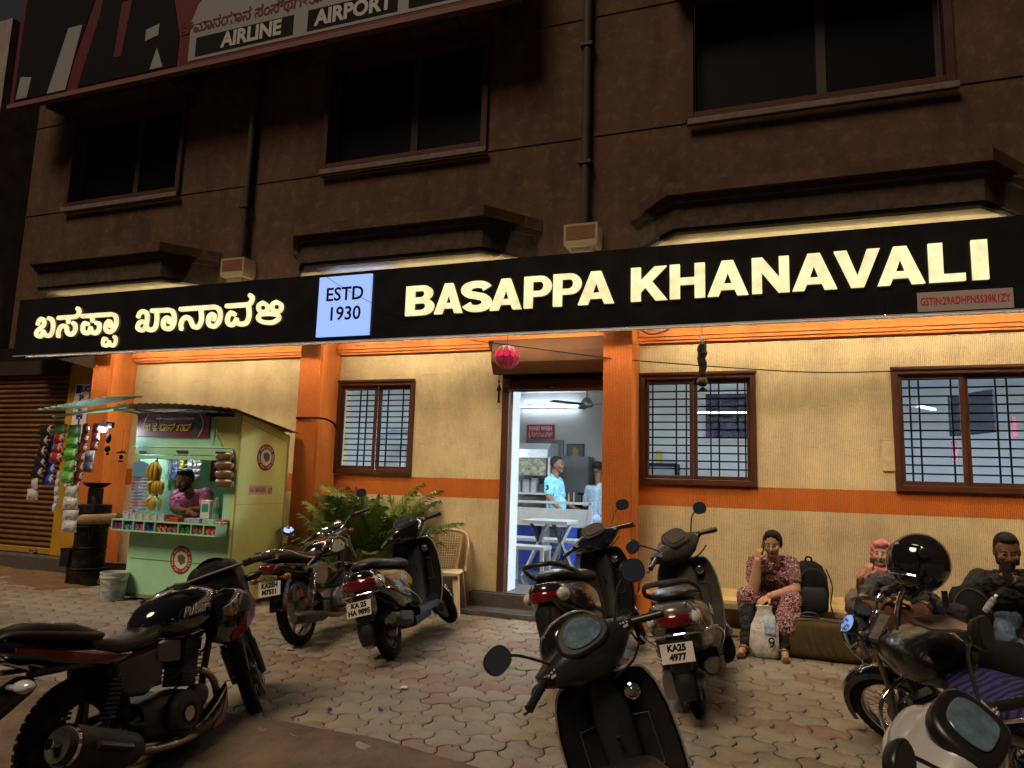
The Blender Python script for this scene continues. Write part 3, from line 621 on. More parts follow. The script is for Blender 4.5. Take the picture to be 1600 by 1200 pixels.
def paver_mat(name, c1, c2):
    m = bpy.data.materials.new(name); m.use_nodes = True; nt = m.node_tree; N = nt.nodes; L = nt.links; b = N['Principled BSDF']
    tc = N.new('ShaderNodeTexCoord'); ge = N.new('ShaderNodeNewGeometry'); oi = N.new('ShaderNodeObjectInfo')
    rn = math_node(nt, 'FRACT', math_node(nt, 'ADD', ge.outputs['Random Per Island'], oi.outputs['Random']))
    t = N.new('ShaderNodeTexNoise'); t.inputs['Scale'].default_value = 2.2; t.inputs['Detail'].default_value = 8; t.inputs['Roughness'].default_value = .7; L.new(ge.outputs['Position'], t.inputs['Vector'])
    t2 = N.new('ShaderNodeTexNoise'); t2.inputs['Scale'].default_value = 90; t2.inputs['Detail'].default_value = 4; L.new(ge.outputs['Position'], t2.inputs['Vector'])
    mx = N.new('ShaderNodeMix'); mx.data_type = 'RGBA'; mx.inputs['A'].default_value = (*c1, 1); mx.inputs['B'].default_value = (*c2, 1); L.new(rn, mx.inputs['Factor'])
    hs = N.new('ShaderNodeHueSaturation'); L.new(mx.outputs['Result'], hs.inputs['Color'])
    v = math_node(nt, 'ADD', math_node(nt, 'MULTIPLY', t.outputs['Fac'], 1.1), math_node(nt, 'ADD', math_node(nt, 'MULTIPLY', t2.outputs['Fac'], .9), .0)); L.new(v, hs.inputs['Value'])
    # brown dust carried in from the road, in patches
    t3 = N.new('ShaderNodeTexNoise'); t3.inputs['Scale'].default_value = .8; t3.inputs['Detail'].default_value = 9; t3.inputs['Roughness'].default_value = .72; L.new(ge.outputs['Position'], t3.inputs['Vector'])
    sp = N.new('ShaderNodeSeparateXYZ'); L.new(ge.outputs['Position'], sp.inputs[0])
    mr = N.new('ShaderNodeMapRange'); mr.inputs['From Min'].default_value = .46; mr.inputs['From Max'].default_value = .75; mr.inputs['To Max'].default_value = .75; L.new(t3.outputs['Fac'], mr.inputs['Value'])
    m2 = N.new('ShaderNodeMix'); m2.data_type = 'RGBA'; m2.inputs['B'].default_value = (.17, .115, .07, 1); L.new(mr.outputs[0], m2.inputs['Factor']); L.new(hs.outputs['Color'], m2.inputs['A']); L.new(m2.outputs['Result'], b.inputs['Base Color'])
    b.inputs['Roughness'].default_value = .62; b.inputs['Specular IOR Level'].default_value = .45
    rr = N.new('ShaderNodeMapRange'); rr.inputs['To Min'].default_value = .42; rr.inputs['To Max'].default_value = .8; L.new(t.outputs['Fac'], rr.inputs['Value']); L.new(rr.outputs[0], b.inputs['Roughness'])
    bp = N.new('ShaderNodeBump'); bp.inputs['Strength'].default_value = .55; bp.inputs['Distance'].default_value = .007; L.new(t2.outputs['Fac'], bp.inputs['Height']); L.new(bp.outputs[0], b.inputs['Normal'])
    return m
PV = [paver_mat('grey_paver_concrete', (.19, .168, .138), (.225, .198, .16)), paver_mat('ochre_paver_concrete', (.215, .186, .142), (.20, .175, .138)), paver_mat('red_paver_concrete', (.185, .122, .094), (.175, .13, .105))]
A1, A2 = Vector((.222, 0, 0)), Vector((.12, -.2165, 0))
ca = [Vector((-.114, .072, 0)), Vector((-.006, .1445, 0)), Vector((.108, .072, 0)), Vector((.114, -.072, 0)), Vector((.006, -.1445, 0)), Vector((-.108, -.072, 0))]
def hexa(shrink):
    out = []
    for i in range(6):
        a, b = ca[i], ca[(i+1) % 6]; e = b-a; n = Vector((e.y, -e.x, 0)).normalized()
        if n.dot((a+b)/2) < 0: n = -n
        sgn = 1 if i % 2 == 0 else -1
        for k in range(4):
            t = k/4; out.append(a+e*t+n*(.026*sgn*math.sin(math.pi*t)**.8))
    res = []
    for i, p in enumerate(out):
        t = (out[(i+1) % 24]-out[i-1]).normalized(); n = Vector((t.y, -t.x, 0))
        if n.dot(p) < 0: n = -n
        res.append(p-n*shrink)
    return res
r0, r1, r2 = hexa(.0042), hexa(.016), hexa(.019)
def paver_geo(g, off, dz, tilt):
    def P(p, z): return (p.x+off[0], p.y+off[1], z+dz+tilt[0]*p.x+tilt[1]*p.y)
    b = 24
    vs = [P(p, -.014) for p in r0]+[P(p, -.0065) for p in r0]+[P(p, 0) for p in r1]
    fs = [(k, (k+1) % b, b+(k+1) % b, b+k) for k in range(b)]+[(b+k, b+(k+1) % b, 2*b+(k+1) % b, 2*b+k) for k in range(b)]+[tuple(range(2*b, 3*b))]
    if (Vector(vs[1])-Vector(vs[0])).cross(Vector(vs[b])-Vector(vs[0])).dot(Vector(vs[0])-Vector((off[0], off[1], 0))) < 0: fs = [f[::-1] for f in fs]
    g.add(vs, fs)
base = G(); paver_geo(base, (0, 0), 0, (0, 0)); PM = [base.mesh('paver', m, 30) for m in PV]
cells = []
PY0 = lambda x: -4.12-.17*max(0, min(1.6, x+2.2))
org = Vector((-1.783, -3.887, 0))
for i in range(-70, 60):
    for j in range(-22, 4):
        p = org+A1*i+A2*j
        if not (-11.9 < p.x < 4.2 and PY0(p.x) < p.y < -.05): continue
        if p.y > -.53 and (-9.2 < p.x < -8.7 or -5.7 < p.x < -5.17 or -1.8 < p.x < -1.3): continue
        if p.y > -.4 and p.x < -9.2: continue
        d = p-CAM; w = d.dot(_f); px = 800+FPX*d.dot(_r)/w; py = 600-FPX*d.dot(_u)/w
        rs = random.random()
        k = 2 if (j % 6 == 1 and rs < .85) or rs < .05 else (1 if rs < .45 else 0)
        cells.append((w if -20 < px < 1620 and py < 1215 else 99+w, p, k))
cells.sort(key=lambda c: c[0])
field = [G() for _ in PV]
for n, (w, p, k) in enumerate(cells):
    dz = random.uniform(-.003, .003); tl = (random.uniform(-.022, .022), random.uniform(-.022, .022))
    if n < 300:
        o = bpy.data.objects.new('paver', PM[k]); C.objects.link(o); o.parent = pave; o.location = (p.x, p.y, dz); o.rotation_euler = (tl[1], -tl[0], 0)
    else: paver_geo(field[k], p, dz, tl)
allf = G()
for k, f in enumerate(field):
    allf.cur = k; allf.add(f.v, f.f)
pf = allf.obj('far_pavers', PV, pave, smooth=30); tag(pf, kind='stuff')
# trodden brown earth over the paving in front of the closed shop
EARTH = pm('brown_dust', (.17, .10, .055), .95, noise_s=5, noise_a=.5, bump_s=45, bump_d=.01)
g = G(); n = 40; vs = []; fs = []
for j in range(n+1):
    for i in range(n+1):
        x = -12+4.6*i/n; y = -1.75+1.72*j/n
        h = .034*noise.noise(Vector((x*2.2, y*2.2, 1)))+.02*noise.noise(Vector((x*9, y*9, 4)))+.014-.045*max(0, (x+8.4))-.05*max(0, (-y-1.05))
        vs.append((x, y, max(-.013, h)))
for j in range(n):
    for i in range(n): a = j*(n+1)+i; fs.append((a, a+1, a+n+2, a+n+1))
g.add(vs, fs); d = g.obj('earth', EARTH, smooth=60); tag(d, kind='stuff')
# litter
PUR = pm('purple_wrapper_foil', (.10, .03, .30), .25, .3)
for (px, py, m, s) in ((515, 1112, PUR, .018), (594, 1112, PUR, .02), (453, 1017, pm('silver_wrapper_foil', (.6, .6, .62), .3, .5), .035), (630, 1078, pm('white_scrap', (.6, .58, .55), .7), .03)):
    p = ag(px, py); g = G(); g.ell((0, 0, .012), (s, s*.6, .010), 8, 5)
    for v in g.v: v += Vector((random.uniform(-1, 1), random.uniform(-1, 1), random.uniform(0, 1)))*s*.25
    o = g.obj('litter', m, loc=p, smooth=0)
    tag(o, {515: 'purple sweet wrapper dropped on the paving, left of two', 594: 'purple sweet wrapper dropped on the paving, right of two', 453: 'crumpled silver wrapper on the paving below the motorcycle wheel', 630: 'small white scrap of paper on the paving'}[px], 'litter')
rr = random.Random(11); g = G()
for i in range(900):
    x = rr.uniform(-9.5, 4); y = rr.choice((rr.uniform(-4.9, -3.6), rr.uniform(-4, -.15), -.12-abs(rr.gauss(0, .15)))); s = rr.uniform(.003, .009)
    g.add([(x-s, y, .0), (x+s*.4, y-s, .0), (x+s, y+s*.5, 0), (x+rr.uniform(-.3, .3)*s, y, s*rr.uniform(.6, 1.2)+.001)], [(0, 1, 3), (1, 2, 3), (2, 0, 3)])
tag(g.obj('grit', pm('grey_brown_grit', (.16, .13, .10), .9, noise_s=40, noise_a=.6), smooth=0), kind='stuff')

# ================================================================ INSIDE THE RESTAURANT
IW = pm('pale_blue_white_wall', (.74, .78, .82), .6, noise_s=1.2, noise_a=.08)
room = empty('dining_room', (-2.5, 3, .22), label='lit dining room with pale walls seen through the open door and windows', cat='room')
RI = Matrix.Translation((2.5, -3, -.22))
def ro(g, nm, m, **k): g.xf(RI); return g.obj(nm, m, room, **k)
TUBE = pm('lit_tube', (1, 1, 1), .4, emit=(.80, .91, 1.0), es=26)
g = G(); g.span(-8.4, 5, .31, 6.4, .19, .215); ro(g, 'floor_tiles', pm('dark_polished_tile', (.06, .065, .08), .18, noise_s=6, noise_a=.4), smooth=0)
g = G(); g.span(-8.4, 5, 6.0, 6.1, .216, 3.4); ro(g, 'back_wall', IW, smooth=0)
g = G(); g.span(-8.4, -8.3, .301, 5.99, .216, 3.4); g.span(4.9, 5, .301, 5.99, .216, 3.4); ro(g, 'side_wall', IW, smooth=0)
g = G(); g.span(-8.29, 4.89, .301, 5.99, 3.3, 3.39); ro(g, 'ceiling', IW, smooth=0)
g = G(); g.span(-8.29, -5.45, 3.4, 3.5, .216, 3.29); ro(g, 'left_partition', IW, smooth=0)
g = G(); g.span(.78, .9, 2.6, 5.99, .216, 3.29); ro(g, 'cross_wall', IW, smooth=0)
g = G(); g.span(-2.0, .78, 4.2, 4.3, .216, 3.28); ro(g, 'screen_wall', IW, smooth=0)
g = G(); g.span(-4.75, -3.95, 5.95, 5.999, 1.2, 2.34); ro(g, 'grey_recess', pm('slate_grey_paint', (.20, .22, .27), .7), smooth=0)
LAMPS = [((-4.9, 5.93, 3.02), (1.25, 0)), ((-1.15, 3.9, 2.66), (.95, 0)), ((1.75, 2.7, 2.62), (.3, .5)), ((-3.6, 1.6, 3.2), (1.1, 0)), ((.2, 1.5, 3.2), (1.1, 0)), ((3.2, 1.6, 3.2), (1.1, 0)), ((-6.4, 2.0, 3.2), (1.1, 0))]  # last four are unseen ceiling tubes, added to brighten the room
for i, (p, d) in enumerate(LAMPS):
    lab = ['long white tube light on the back wall left of the ceiling fan', 'white tube light seen in the right pane of the middle window', 'short slanting white tube light behind the right-hand window'] + ['white ceiling tube light just inside the dining room door', 'white ceiling tube light behind the middle window', 'white ceiling tube light at the right end of the dining room', 'white ceiling tube light behind the left window']
    TB = TUBE if i < 3 else (pm('bright_lit_tube_%s' % 'abcd'[i-3], (1, 1, 1), .4, emit=(.70, .86, 1.0), es=(720, 4200, 7000, 1500)[i-3])); t = empty('tube_light', p, (0, 0, math.atan2(d[1], d[0])), lab[i], 'light', 'tube lights in the dining room')
    L_ = math.hypot(*d); g = G(); g.tube([(0, -.03, 0), (L_, -.03, 0)], .014, 10); g.obj('tube', TB, t)
    g = G(); g.span(-.04, L_+.04, 0, .035, -.018, .018); g.span(-.04, -.005, -.045, 0, -.02, .02); g.span(L_+.005, L_+.04, -.045, 0, -.02, .02); g.obj('batten', WHITE, t, smooth=0)
# HAND WASH board
g = G(); p0, p1 = at(822, 663, 5.9), at(865, 686, 5.9)
hb = empty('hand_wash_board', ((p0.x+p1.x)/2, 5.96, (p0.z+p1.z)/2), label='red HAND WASH board high on the back wall', cat='sign')
w_, h_ = p1.x-p0.x, p0.z-p1.z
g.span(-w_/2, w_/2, -.02, 0, -h_/2, h_/2); g.obj('board', RED, hb, smooth=0)
text('HAND WASH', facing((0, -.0215, h_*.22)), h_*.40, PRINTW, hb, off=.005, fit=w_*.82); text('ಕೈ ತೊಳೆಯುವ ಸ್ಥಳ', facing((0, -.0215, -h_*.2)), h_*.40, PRINTW, hb, off=.003, fit=w_*.86)
# ceiling fan
fp = at(917, 632, 3.2); fan = empty('ceiling_fan', fp, label='dark ceiling fan hanging inside the doorway', cat='fan')
DK = pm('dark_grey_enamel', (.05, .05, .055), .4)
g = G(); g.lathe([(.008, .5), (.012, .12), (.05, .10), (.10, .03), (.11, 0), (.10, -.035), (.03, -.05)], 18); g.obj('motor', DK, fan)
for k in range(3):
    g = G(); g.box((.40, 0, .0), (.58, .11, .008), (R(9), 0, 0)); g.xf(Matrix.Rotation(R(-8+120*k), 4, 'Z')); g.obj('blade', DK, fan, smooth=0)
# god picture (plain generic portrait), a small camera, cupboard, cabinet board
pp = at(898, 712, 5.9); pf_ = empty('framed_portrait', (pp.x, 5.97, pp.z), label='small framed portrait of a seated figure in saffron on the back wall', cat='picture')
g = G(); g.span(-.18, .18, -.03, 0, -.24, .24); g.obj('frame', DK, pf_, smooth=0); g = G(); g.span(-.15, .15, -.035, -.031, -.21, .21); g.obj('print', pm('grey_blue_print', (.16, .17, .2), .5), pf_, smooth=0)
g = G(); g.prism([(-.12, -.2), (.12, -.2), (.1, -.02), (.05, .04), (-.05, .04), (-.1, -.02)], .003, facing((0, -.036, 0))); g.prism([(.065*math.cos(i*.5), .09+.075*math.sin(i*.5)) for i in range(13)][:12], .003, facing((0, -.036, 0))); g.obj('figure', pm('saffron_print', (.62, .33, .16), .6), pf_, smooth=0)
pp = at(926, 733, 5.9); o = empty('wall_picture', (at(918, 741, 5.9).x, 5.97, at(918, 741, 5.9).z), label='dark framed group photograph on the back wall near the counter', cat='picture')
g = G(); g.span(-.24, .24, -.03, 0, -.18, .18); g.obj('frame', DK, o, smooth=0); g = G(); g.span(-.21, .21, -.034, -.031, -.15, .15); g.obj('print', pm('grey_green_print', (.30, .33, .28), .5, noise_s=14, noise_a=.8), o, smooth=0)
pp = at(894, 770, 5.5); o = empty('steel_cupboard', (pp.x, 5.7, .22), label='grey steel cupboard against the back wall behind the man in blue', cat='cupboard')
GREYM = pm('grey_cupboard_enamel', (.16, .17, .18), .45)
g = G(); g.span(-.32, .32, -.22, .22, 0, 1.78); g.obj('carcass', GREYM, o, smooth=0, bevel=.01)
for s in (-1, 1):
    g = G(); g.span(s*.16-.145, s*.16+.145, -.235, -.222, .08, 1.72); dd = g.obj('door', GREYM, o, smooth=0); g = G(); g.span(s*.05-.012, s*.05+.012, -.25, -.236, .9, 1.1); g.obj('handle', CHROME, dd, smooth=0)
# steel serving hood and counter on the left
pp = at(835, 760, 4.2); o = empty('steel_serving_counter', (pp.x, 4.2, .22), label='stainless steel serving counter with rounded glass hood, left inside the door', cat='counter')
g = G(); g.span(-1.6, .40, -.35, .35, .75, .80); g.span(-1.6, .4, -.3, .3, 1.05, 1.08); g.obj('counter_top', STEEL, o, smooth=0)
g = G(); g.loft([[Vector((x, -.34, 1.68)), Vector((x, -.30, 1.82)), Vector((x, -.12, 1.93)), Vector((x, .3, 1.96)), Vector((x, .34, 1.68))] for x in (-1.6, .1, .33)]); g.obj('hood', STEEL, o, smooth=40)
g = G(); g.span(-1.55, .30, -.31, -.29, 1.38, 1.68); g.obj('printed_front', pm('stone_pattern_print', (.36, .36, .26), .4, noise_s=18, noise_a=.7, col2=(.06, .07, .04)), o, smooth=0)
for x in (-1.55, -.3, .34):
    g = G(); g.span(x, x+.035, -.32, -.285, .8, 1.68); g.obj('post', STEEL, o, smooth=0)
g = G(); g.span(-1.55, .33, -.02, .0, .02, .74); g.obj('back_panel', GREYM, o, smooth=0)
for i, (x, r, h) in enumerate(((-.30, .09, .2), (-.12, .075, .22), (.03, .07, .24), (.2, .09, .14))):
    g = G(); g.lathe([(r*.96, 0), (r, .01), (r, h), (r*1.06, h+.01), (r*.9, h+.012), (r*.88, .02)], 18); q = g.obj('steel_vessel', STEEL if i < 3 else DK, loc=(pp.x+x, 4.2-.1, .22+1.081))
    tag(q, ['wide steel pot on the counter shelf, leftmost of the row', 'steel can second in the row on the counter shelf', 'tall steel can third in the row on the counter shelf', 'dark round pot at the right end of the counter shelf'][i], 'pot', 'pots on the serving counter')
# steel table and bench near the door
BLUEP = pm('blue_plastic', (.015, .032, .20), .4)
def steel_table(px, py, y, wd, dp, h, lab, cat, back=False):
    p = ag(px, py, .22+h); o = empty('steel_table' if cat == 'table' else 'steel_bench', (p.x, y, .22), label=lab, cat=cat)
    g = G(); g.span(-wd/2, wd/2, -dp/2, dp/2, h-.045, h); g.obj('top', STEEL, o, smooth=0, bevel=.004)
    if cat == 'table':
        for x in (-wd*.25, wd*.25):
            for s in (-1, 1):
                g = G(); g.tube([(x-s*.22, 0, .0), (x+s*.12, 0, h-.05)], .028, 4); g.obj('leg', STEEL if s > 0 else DK, o, smooth=0)
    else:
        for x in (-wd/2+.03, wd/2-.03):
            for s in (-1, 1):
                g = G(); g.span(x-.02, x+.02, s*(dp/2-.03)-.02, s*(dp/2-.03)+.02, 0, h-.046 if not (back and s > 0) else .98); g.obj('leg', STEEL, o, smooth=0)
        if back:
            g = G(); g.span(-wd/2, wd/2, dp/2-.04, dp/2-.02, .62, .88); g.span(-wd/2, wd/2, dp/2-.05, dp/2-.015, .95, .985); g.obj('backrest', STEEL, o, smooth=0)
    return o
steel_table(815, 818, 1.45, .62, .6, .76, 'small steel table with crossed legs just inside the door', 'table')
steel_table(822, 846, 2.2, 1.35, .38, .46, 'steel bench with a sheet steel backrest behind the crossed-leg table', 'bench', True)
steel_table(800, 858, .98, .5, .34, .45, 'low steel stool beside the white tiled door jamb', 'stool')
p = ag(884, 880, .22)
for (px, py, y, lab) in ((882, 870, 3.3, 'tall blue plastic drum beside the man in the blue shirt'), (826, 860, 3.1, 'blue plastic drum behind the steel bench')):
    p = ag(px, py, .22); g = G(); k = .17
    g.lathe([(k, 0), (k*1.02, .05), (k*1.1, .3), (k*1.22, .72), (k*1.3, .74), (k*1.3, .77), (k*1.18, .77), (k*1.05, .3)], 20); q = g.obj('blue_drum', BLUEP, loc=(at(px, py, y).x, y, .22)); tag(q, lab, 'drum', 'blue drums in the dining room')
# black counter with gas burners at the back
pp = at(925, 800, 5.2); o = empty('black_counter', (pp.x, 5.3, .22), label='black stone counter with cooking burners behind the second man', cat='counter')
g = G(); g.span(-.5, 1.2, -.3, .3, .86, .91); g.obj('slab', PRINTB, o, smooth=0); g = G(); g.span(-.45, 1.15, -.25, .25, 0, .859); g.obj('base', pm('near_black_laminate', (.02, .02, .022), .5), o, smooth=0)
for x in (-.2, .05, .3):
    g = G(); g.torus((x, -.1, 1.08), .07, .012, 'z', 14, 6); g.tube([(x, -.1, .91), (x, -.1, 1.08)], .015, 6); g.tube([(x-.1, -.1, 1.06), (x+.1, -.1, 1.06)], .012, 6); g.obj('burner', GRILLE, o)
# things seen through the windows
p = at(1145, 650, 4.15); o = empty('dark_board', (p.x, 4.16, p.z), label='dark blue board on the wall seen in the middle window', cat='board')
g = G(); g.span(-.42, .42, -.03, 0, -.36, .36); g.obj('face', pm('dark_blue_glass', (.018, .024, .055), .25, noise_s=5, noise_a=.7), o, smooth=0); g = G(); g.span(-.45, .45, -.02, .01, .361, .40); g.span(-.45, .45, -.02, .01, -.4, -.361); g.obj('frame', WHITE, o, smooth=0)
p = at(1035, 720, 3.9); o = empty('drinks_fridge', (p.x-.05, 3.95, .22), label='black upright cabinet behind the left pane of the middle window', cat='fridge')
g = G(); g.span(-.3, .3, -.25, .2, 0, 1.62); g.obj('body', PRINTB, o, smooth=0, bevel=.01); g = G(); g.span(-.25, .25, -.262, -.251, .2, 1.3); g.obj('door', pm('dim_blue_glass', (.08, .1, .15), .15), o, smooth=0); g = G(); g.span(-.27, .27, -.262, -.251, 1.36, 1.56); g.obj('header', pm('grey_header', (.18, .2, .22), .5), o, smooth=0)
p = at(1030, 690, 3.9); q = G(); q.span(-.05, .05, -.04, .04, 0, .2); tag(q.obj('yellow_tin', pm('olive_yellow_tin', (.40, .38, .08), .4), loc=(p.x, 3.9, 1.845), bevel=.01), 'yellow tin standing on the black cabinet behind the middle window', 'tin')
p = at(1522, 645, 2.4); o = empty('wall_television', (p.x, 2.5, p.z), (0, 0, R(-68)), label='flat black television on a wall bracket behind the right-hand window', cat='television')
g = G(); g.span(-.42, .42, -.03, .03, -.26, .26); g.obj('screen', PRINTB, o, smooth=0, bevel=.008); g = G(); g.span(-.05, .05, .031, .3, -.03, .03); g.obj('bracket', GRILLE, o, smooth=0)
for (px, py, lab) in ((1491, 705, 'narrow red strip sticker low on the wall behind the right-hand window'), (1585, 668, 'narrow red strip sticker on the wall at the right edge of the window')):
    p = at(px, py, 2.59); g = G(); g.span(-.03, .03, -.006, 0, -.13, .13); tag(g.obj('wall_sticker', pm('dull_pink_sticker', (.30, .10, .14), .6), loc=(p.x, 2.598, p.z), smooth=0), lab, 'sticker')
p = at(625, 690, 3.0); o = empty('extractor_hood', (p.x, 3.0, p.z), label='grey extractor canopy seen through the left window', cat='hood')
g = G(); g.loft([[Vector((x, y, z)) for x, y in ((-.3*k, -.2*k), (.3*k, -.2*k), (.3*k, .2*k), (-.3*k, .2*k))] for z, k in ((-.05, 1.1), (.08, 1), (.2, .45))]); g.obj('canopy', pm('dull_tin', (.25, .26, .28), .4, .6), o, smooth=0); g = G(); g.tube([(.05, 0, -.9), (.05, 0, -.05)], .05, 10); g.obj('duct', WHITE, o)
# ================================================================ TWO-WHEELERS (local x = forward, y = left, rear axle over the origin)
GLB = pm('gloss_black_paint', (.005, .005, .0065), .14, coat=1., dirt=.03)
RUB = pm('tyre_rubber', (.022, .020, .018), .78, noise_s=18, noise_a=.4, dirt=.55)
ENG = pm('engine_alloy', (.26, .25, .235), .42, .8, noise_s=20, noise_a=.4, dirt=.6)
DENG = pm('dark_engine_paint', (.055, .054, .054), .45, .4, dirt=.4)
SEATM = pm('black_seat_vinyl', (.016, .015, .015), .38, bump_s=160, bump_d=.002)
TAILR = pm('red_lens', (.10, .004, .008), .12, coat=.6)
AMB = pm('amber_lens', (.20, .07, .012), .15, coat=.5)
CLEAR = pm('clear_lens', (.55, .55, .56), .1, .3, coat=.6)
MIRR = pm('mirror_glass', (.75, .78, .8), .03, 1.)
DIAL = pm('dial_glass', (.04, .055, .065), .07, coat=1., noise_s=16, noise_a=.5)
GREYP = pm('grey_dusty_plastic', (.055, .052, .05), .5, noise_s=9, noise_a=.3, dirt=.45)
PLATEW = pm('white_plate', (.44, .42, .385), .55, dirt=.5)
SILV = pm('silver_paint', (.42, .42, .43), .28, .7, coat=.5)
ALLOY = pm('silver_alloy_wheel', (.40, .39, .37), .4, .7, dirt=.4)

V = Vector
class Bike:
    def __init__(s, label, loc, heading, lean, steer, head, rake, cat, group, name, z=0., scale=1.):
        s.root = empty(name, (loc[0], loc[1], z), (-lean, 0, heading), label, cat, group); s.root.scale = (scale,)*3
        ax = Vector((-math.sin(rake), 0, math.cos(rake))); s.S = rot_axis(head, ax, steer)
    def p(s, g, nm, m, par=None, steer=False, **k):
        if steer: g.xf(s.S)
        return g.obj(nm, m, par or s.root, **k)
    def txt(s, t, M, size, m, par, steer=False, **k):
        return text(t, (s.S @ M) if steer else M, size, m, par, **k)
    def wheel(s, x, r, w, style, rimmat, steer=False, drum=.07, spokes=5, nm='wheel', sq=1.0):
        rm = w/2; g = G(); g.torus((x, 0, r), r-rm, rm, 'y', 44, 12, sq)
        tyre_r = r-w*.93
        g2 = G(); g2.torus((x, 0, r), tyre_r, .016, 'y', 40, 8, 2.1)
        rim = s.p(g2, nm, rimmat, steer=steer)
        s.p(g, 'tyre', RUB, rim, steer)
        # tread blocks round the tyre
        g = G(); n = 46
        for k in range(n):
            a = 2*math.pi*k/n; q = Matrix.Translation((x, 0, r)) @ Matrix.Rotation(a, 4, 'Y')
            for sy in (-1, 1):
                st = len(g.v); g.box((r-.0032, sy*w*.17*sq, 0), (.008, w*.28*sq, .028), (0, 0, sy*.35)); g.xf(q, st)
        s.p(g, 'tread', RUB, rim, steer, smooth=0)
        g = G(); M = Matrix.Translation((x, 0, r)) @ Matrix.Rotation(R(90), 4, 'X')
        g.lathe([(.012, -.085), (drum*.7, -.07), (drum, -.045), (drum, .045), (drum*.7, .07), (.012, .085)], 20, M); s.p(g, 'hub', ENG, rim, steer)
        g = G()
        if style == 'alloy':
            for k in range(spokes):
                a = 2*math.pi*k/spokes+.3; c, sn = math.cos(a), math.sin(a)
                p0 = Vector((x+c*drum*.7, 0, r+sn*drum*.7)); p1 = Vector((x+c*tyre_r, 0, r+sn*tyre_r)); t = Vector((-sn, 0, c))
                g.loft([[p0+t*.026+Vector((0, .02, 0)), p0-t*.026+Vector((0, .02, 0)), p0-t*.026-Vector((0, .02, 0)), p0+t*.026-Vector((0, .02, 0))], [p1+t*.017+Vector((0, .014, 0)), p1-t*.017+Vector((0, .014, 0)), p1-t*.017-Vector((0, .014, 0)), p1+t*.017-Vector((0, .014, 0))]])
            s.p(g, 'alloy_spokes', rimmat, rim, steer, smooth=0, bevel=.004)
        elif style == 'wire':
            for k in range(36):
                a = 2*math.pi*k/36; b = a+(.55 if k % 2 else -.55); sd = .035 if (k//2) % 2 else -.035
                g.tube([(x+drum*.8*math.cos(b), sd, r+drum*.8*math.sin(b)), (x+tyre_r*math.cos(a), 0, r+tyre_r*math.sin(a))], .0022, 4)
            s.p(g, 'wire_spokes', CHROME, rim, steer)
        else:
            M = Matrix.Translation((x, 0, r)) @ Matrix.Rotation(R(90), 4, 'X')
            g.lathe([(.03, -.03), (tyre_r*.5, -.028), (tyre_r*.9, -.015), (tyre_r, -.03), (tyre_r, .03), (tyre_r*.9, .015), (tyre_r*.5, .028), (.03, .03)], 30, M)
            s.p(g, 'pressed_rim', rimmat, rim, steer)
        return rim
    def mirror(s, base, c, rx, rz, tilt, nrm=(-1, 0, .05), glass=True, stem=None, par=None):
        c = Vector(c); n = Vector(nrm).normalized(); M = frame(c, n, (0, 0, 1)) @ Matrix.Rotation(tilt, 4, 'X')
        g = G(); b = Vector(base); mid = stem or (b*.45+c*.55+Vector((.03, 0, .03)))
        g.tube([b, Vector(mid), c-n*.012], .006, 8, 5); st = s.p(g, 'mirror', BLACK, par, True)
        g = G(); n_ = 22
        ring = lambda k, x: [M @ Vector((x, k*rx*math.copysign(abs(math.cos(t))**.85, math.cos(t)), k*rz*math.copysign(abs(math.sin(t))**.85, math.sin(t)))) for t in [2*math.pi*i/n_ for i in range(n_)]]
        g.loft([ring(.35, -.04), ring(.8, -.028), ring(1, -.004), ring(1, .004), ring(.94, .008)]); s.p(g, 'mirror_shell' if par is None else 'mirror_shell', BLACK, st, True) if par is None else s.p(g, 'mirror_shell', BLACK, par, True)
        g = G(); rr = ring(.9, .0088); g.add(rr, [tuple(range(n_))])
        s.p(g, 'mirror_glass', MIRR, st if par is None else par, True, smooth=0)
        return st
    def plate(s, x, z, tilt, l1, l2, w=.20, h=.115, y=0.):
        M = facing((x-.004, y, z), (0, -1, 0), (math.sin(tilt), 0, math.cos(tilt)))
        g = G(); st = 0; g.prism([(-w/2, -h/2), (w/2, -h/2), (w/2, h/2), (-w/2, h/2)], .004, M); o = s.p(g, 'number_plate', PLATEW, smooth=0)
        T = M @ Matrix.Translation((0, 0, .0048))
        s.txt(l1, T @ Matrix.Translation((0, h*.24, 0)), .052, PRINTB, o, off=.003, xs=.95); s.txt(l2, T @ Matrix.Translation((0, -h*.22, 0)), .052, PRINTB, o, off=.003, xs=.95)
        return o
    def grips(s, gx, gz, ys=.35, yi=.21, drop=0., back=.0, lev=True, mat=BLACK, gl=None):
        for sd in (1, -1):
            a, b = Vector((gx+.03, sd*yi, gz+.01)), Vector((gx-back, sd*ys, gz-drop)); g = G()
            d = (b-a)
            prof = [(a+d*t, .0165+(.0022 if i % 2 else 0)) for i, t in enumerate([0, .08, .16, .24, .32, .40, .48, .56, .64, .72, .8, .88, .94])]+[(b, .020)]
            g.tube([q[0] for q in prof], [q[1] for q in prof], 12); gr = s.p(g, 'grip', mat, steer=True)
            if lev:
                g = G(); l0 = a+Vector((.035, -sd*.01, -.01)); g.tube([l0, l0+Vector((.035, sd*.05, -.006)), b+Vector((.055, -sd*.02, -.015)), b+Vector((.05, sd*.02, -.02))], [.007, .006, .005, .007], 8, 4); s.p(g, 'brake_lever', gl or BLACK, gr, True)
            g = G(); g.box(a+Vector((0, -sd*.025, 0)), (.045, .055, .045)); g.box(a+Vector((-.022, -sd*.02, .008)), (.012, .02, .014)); s.p(g, 'switch_block', BLACK, gr, True, bevel=.006)

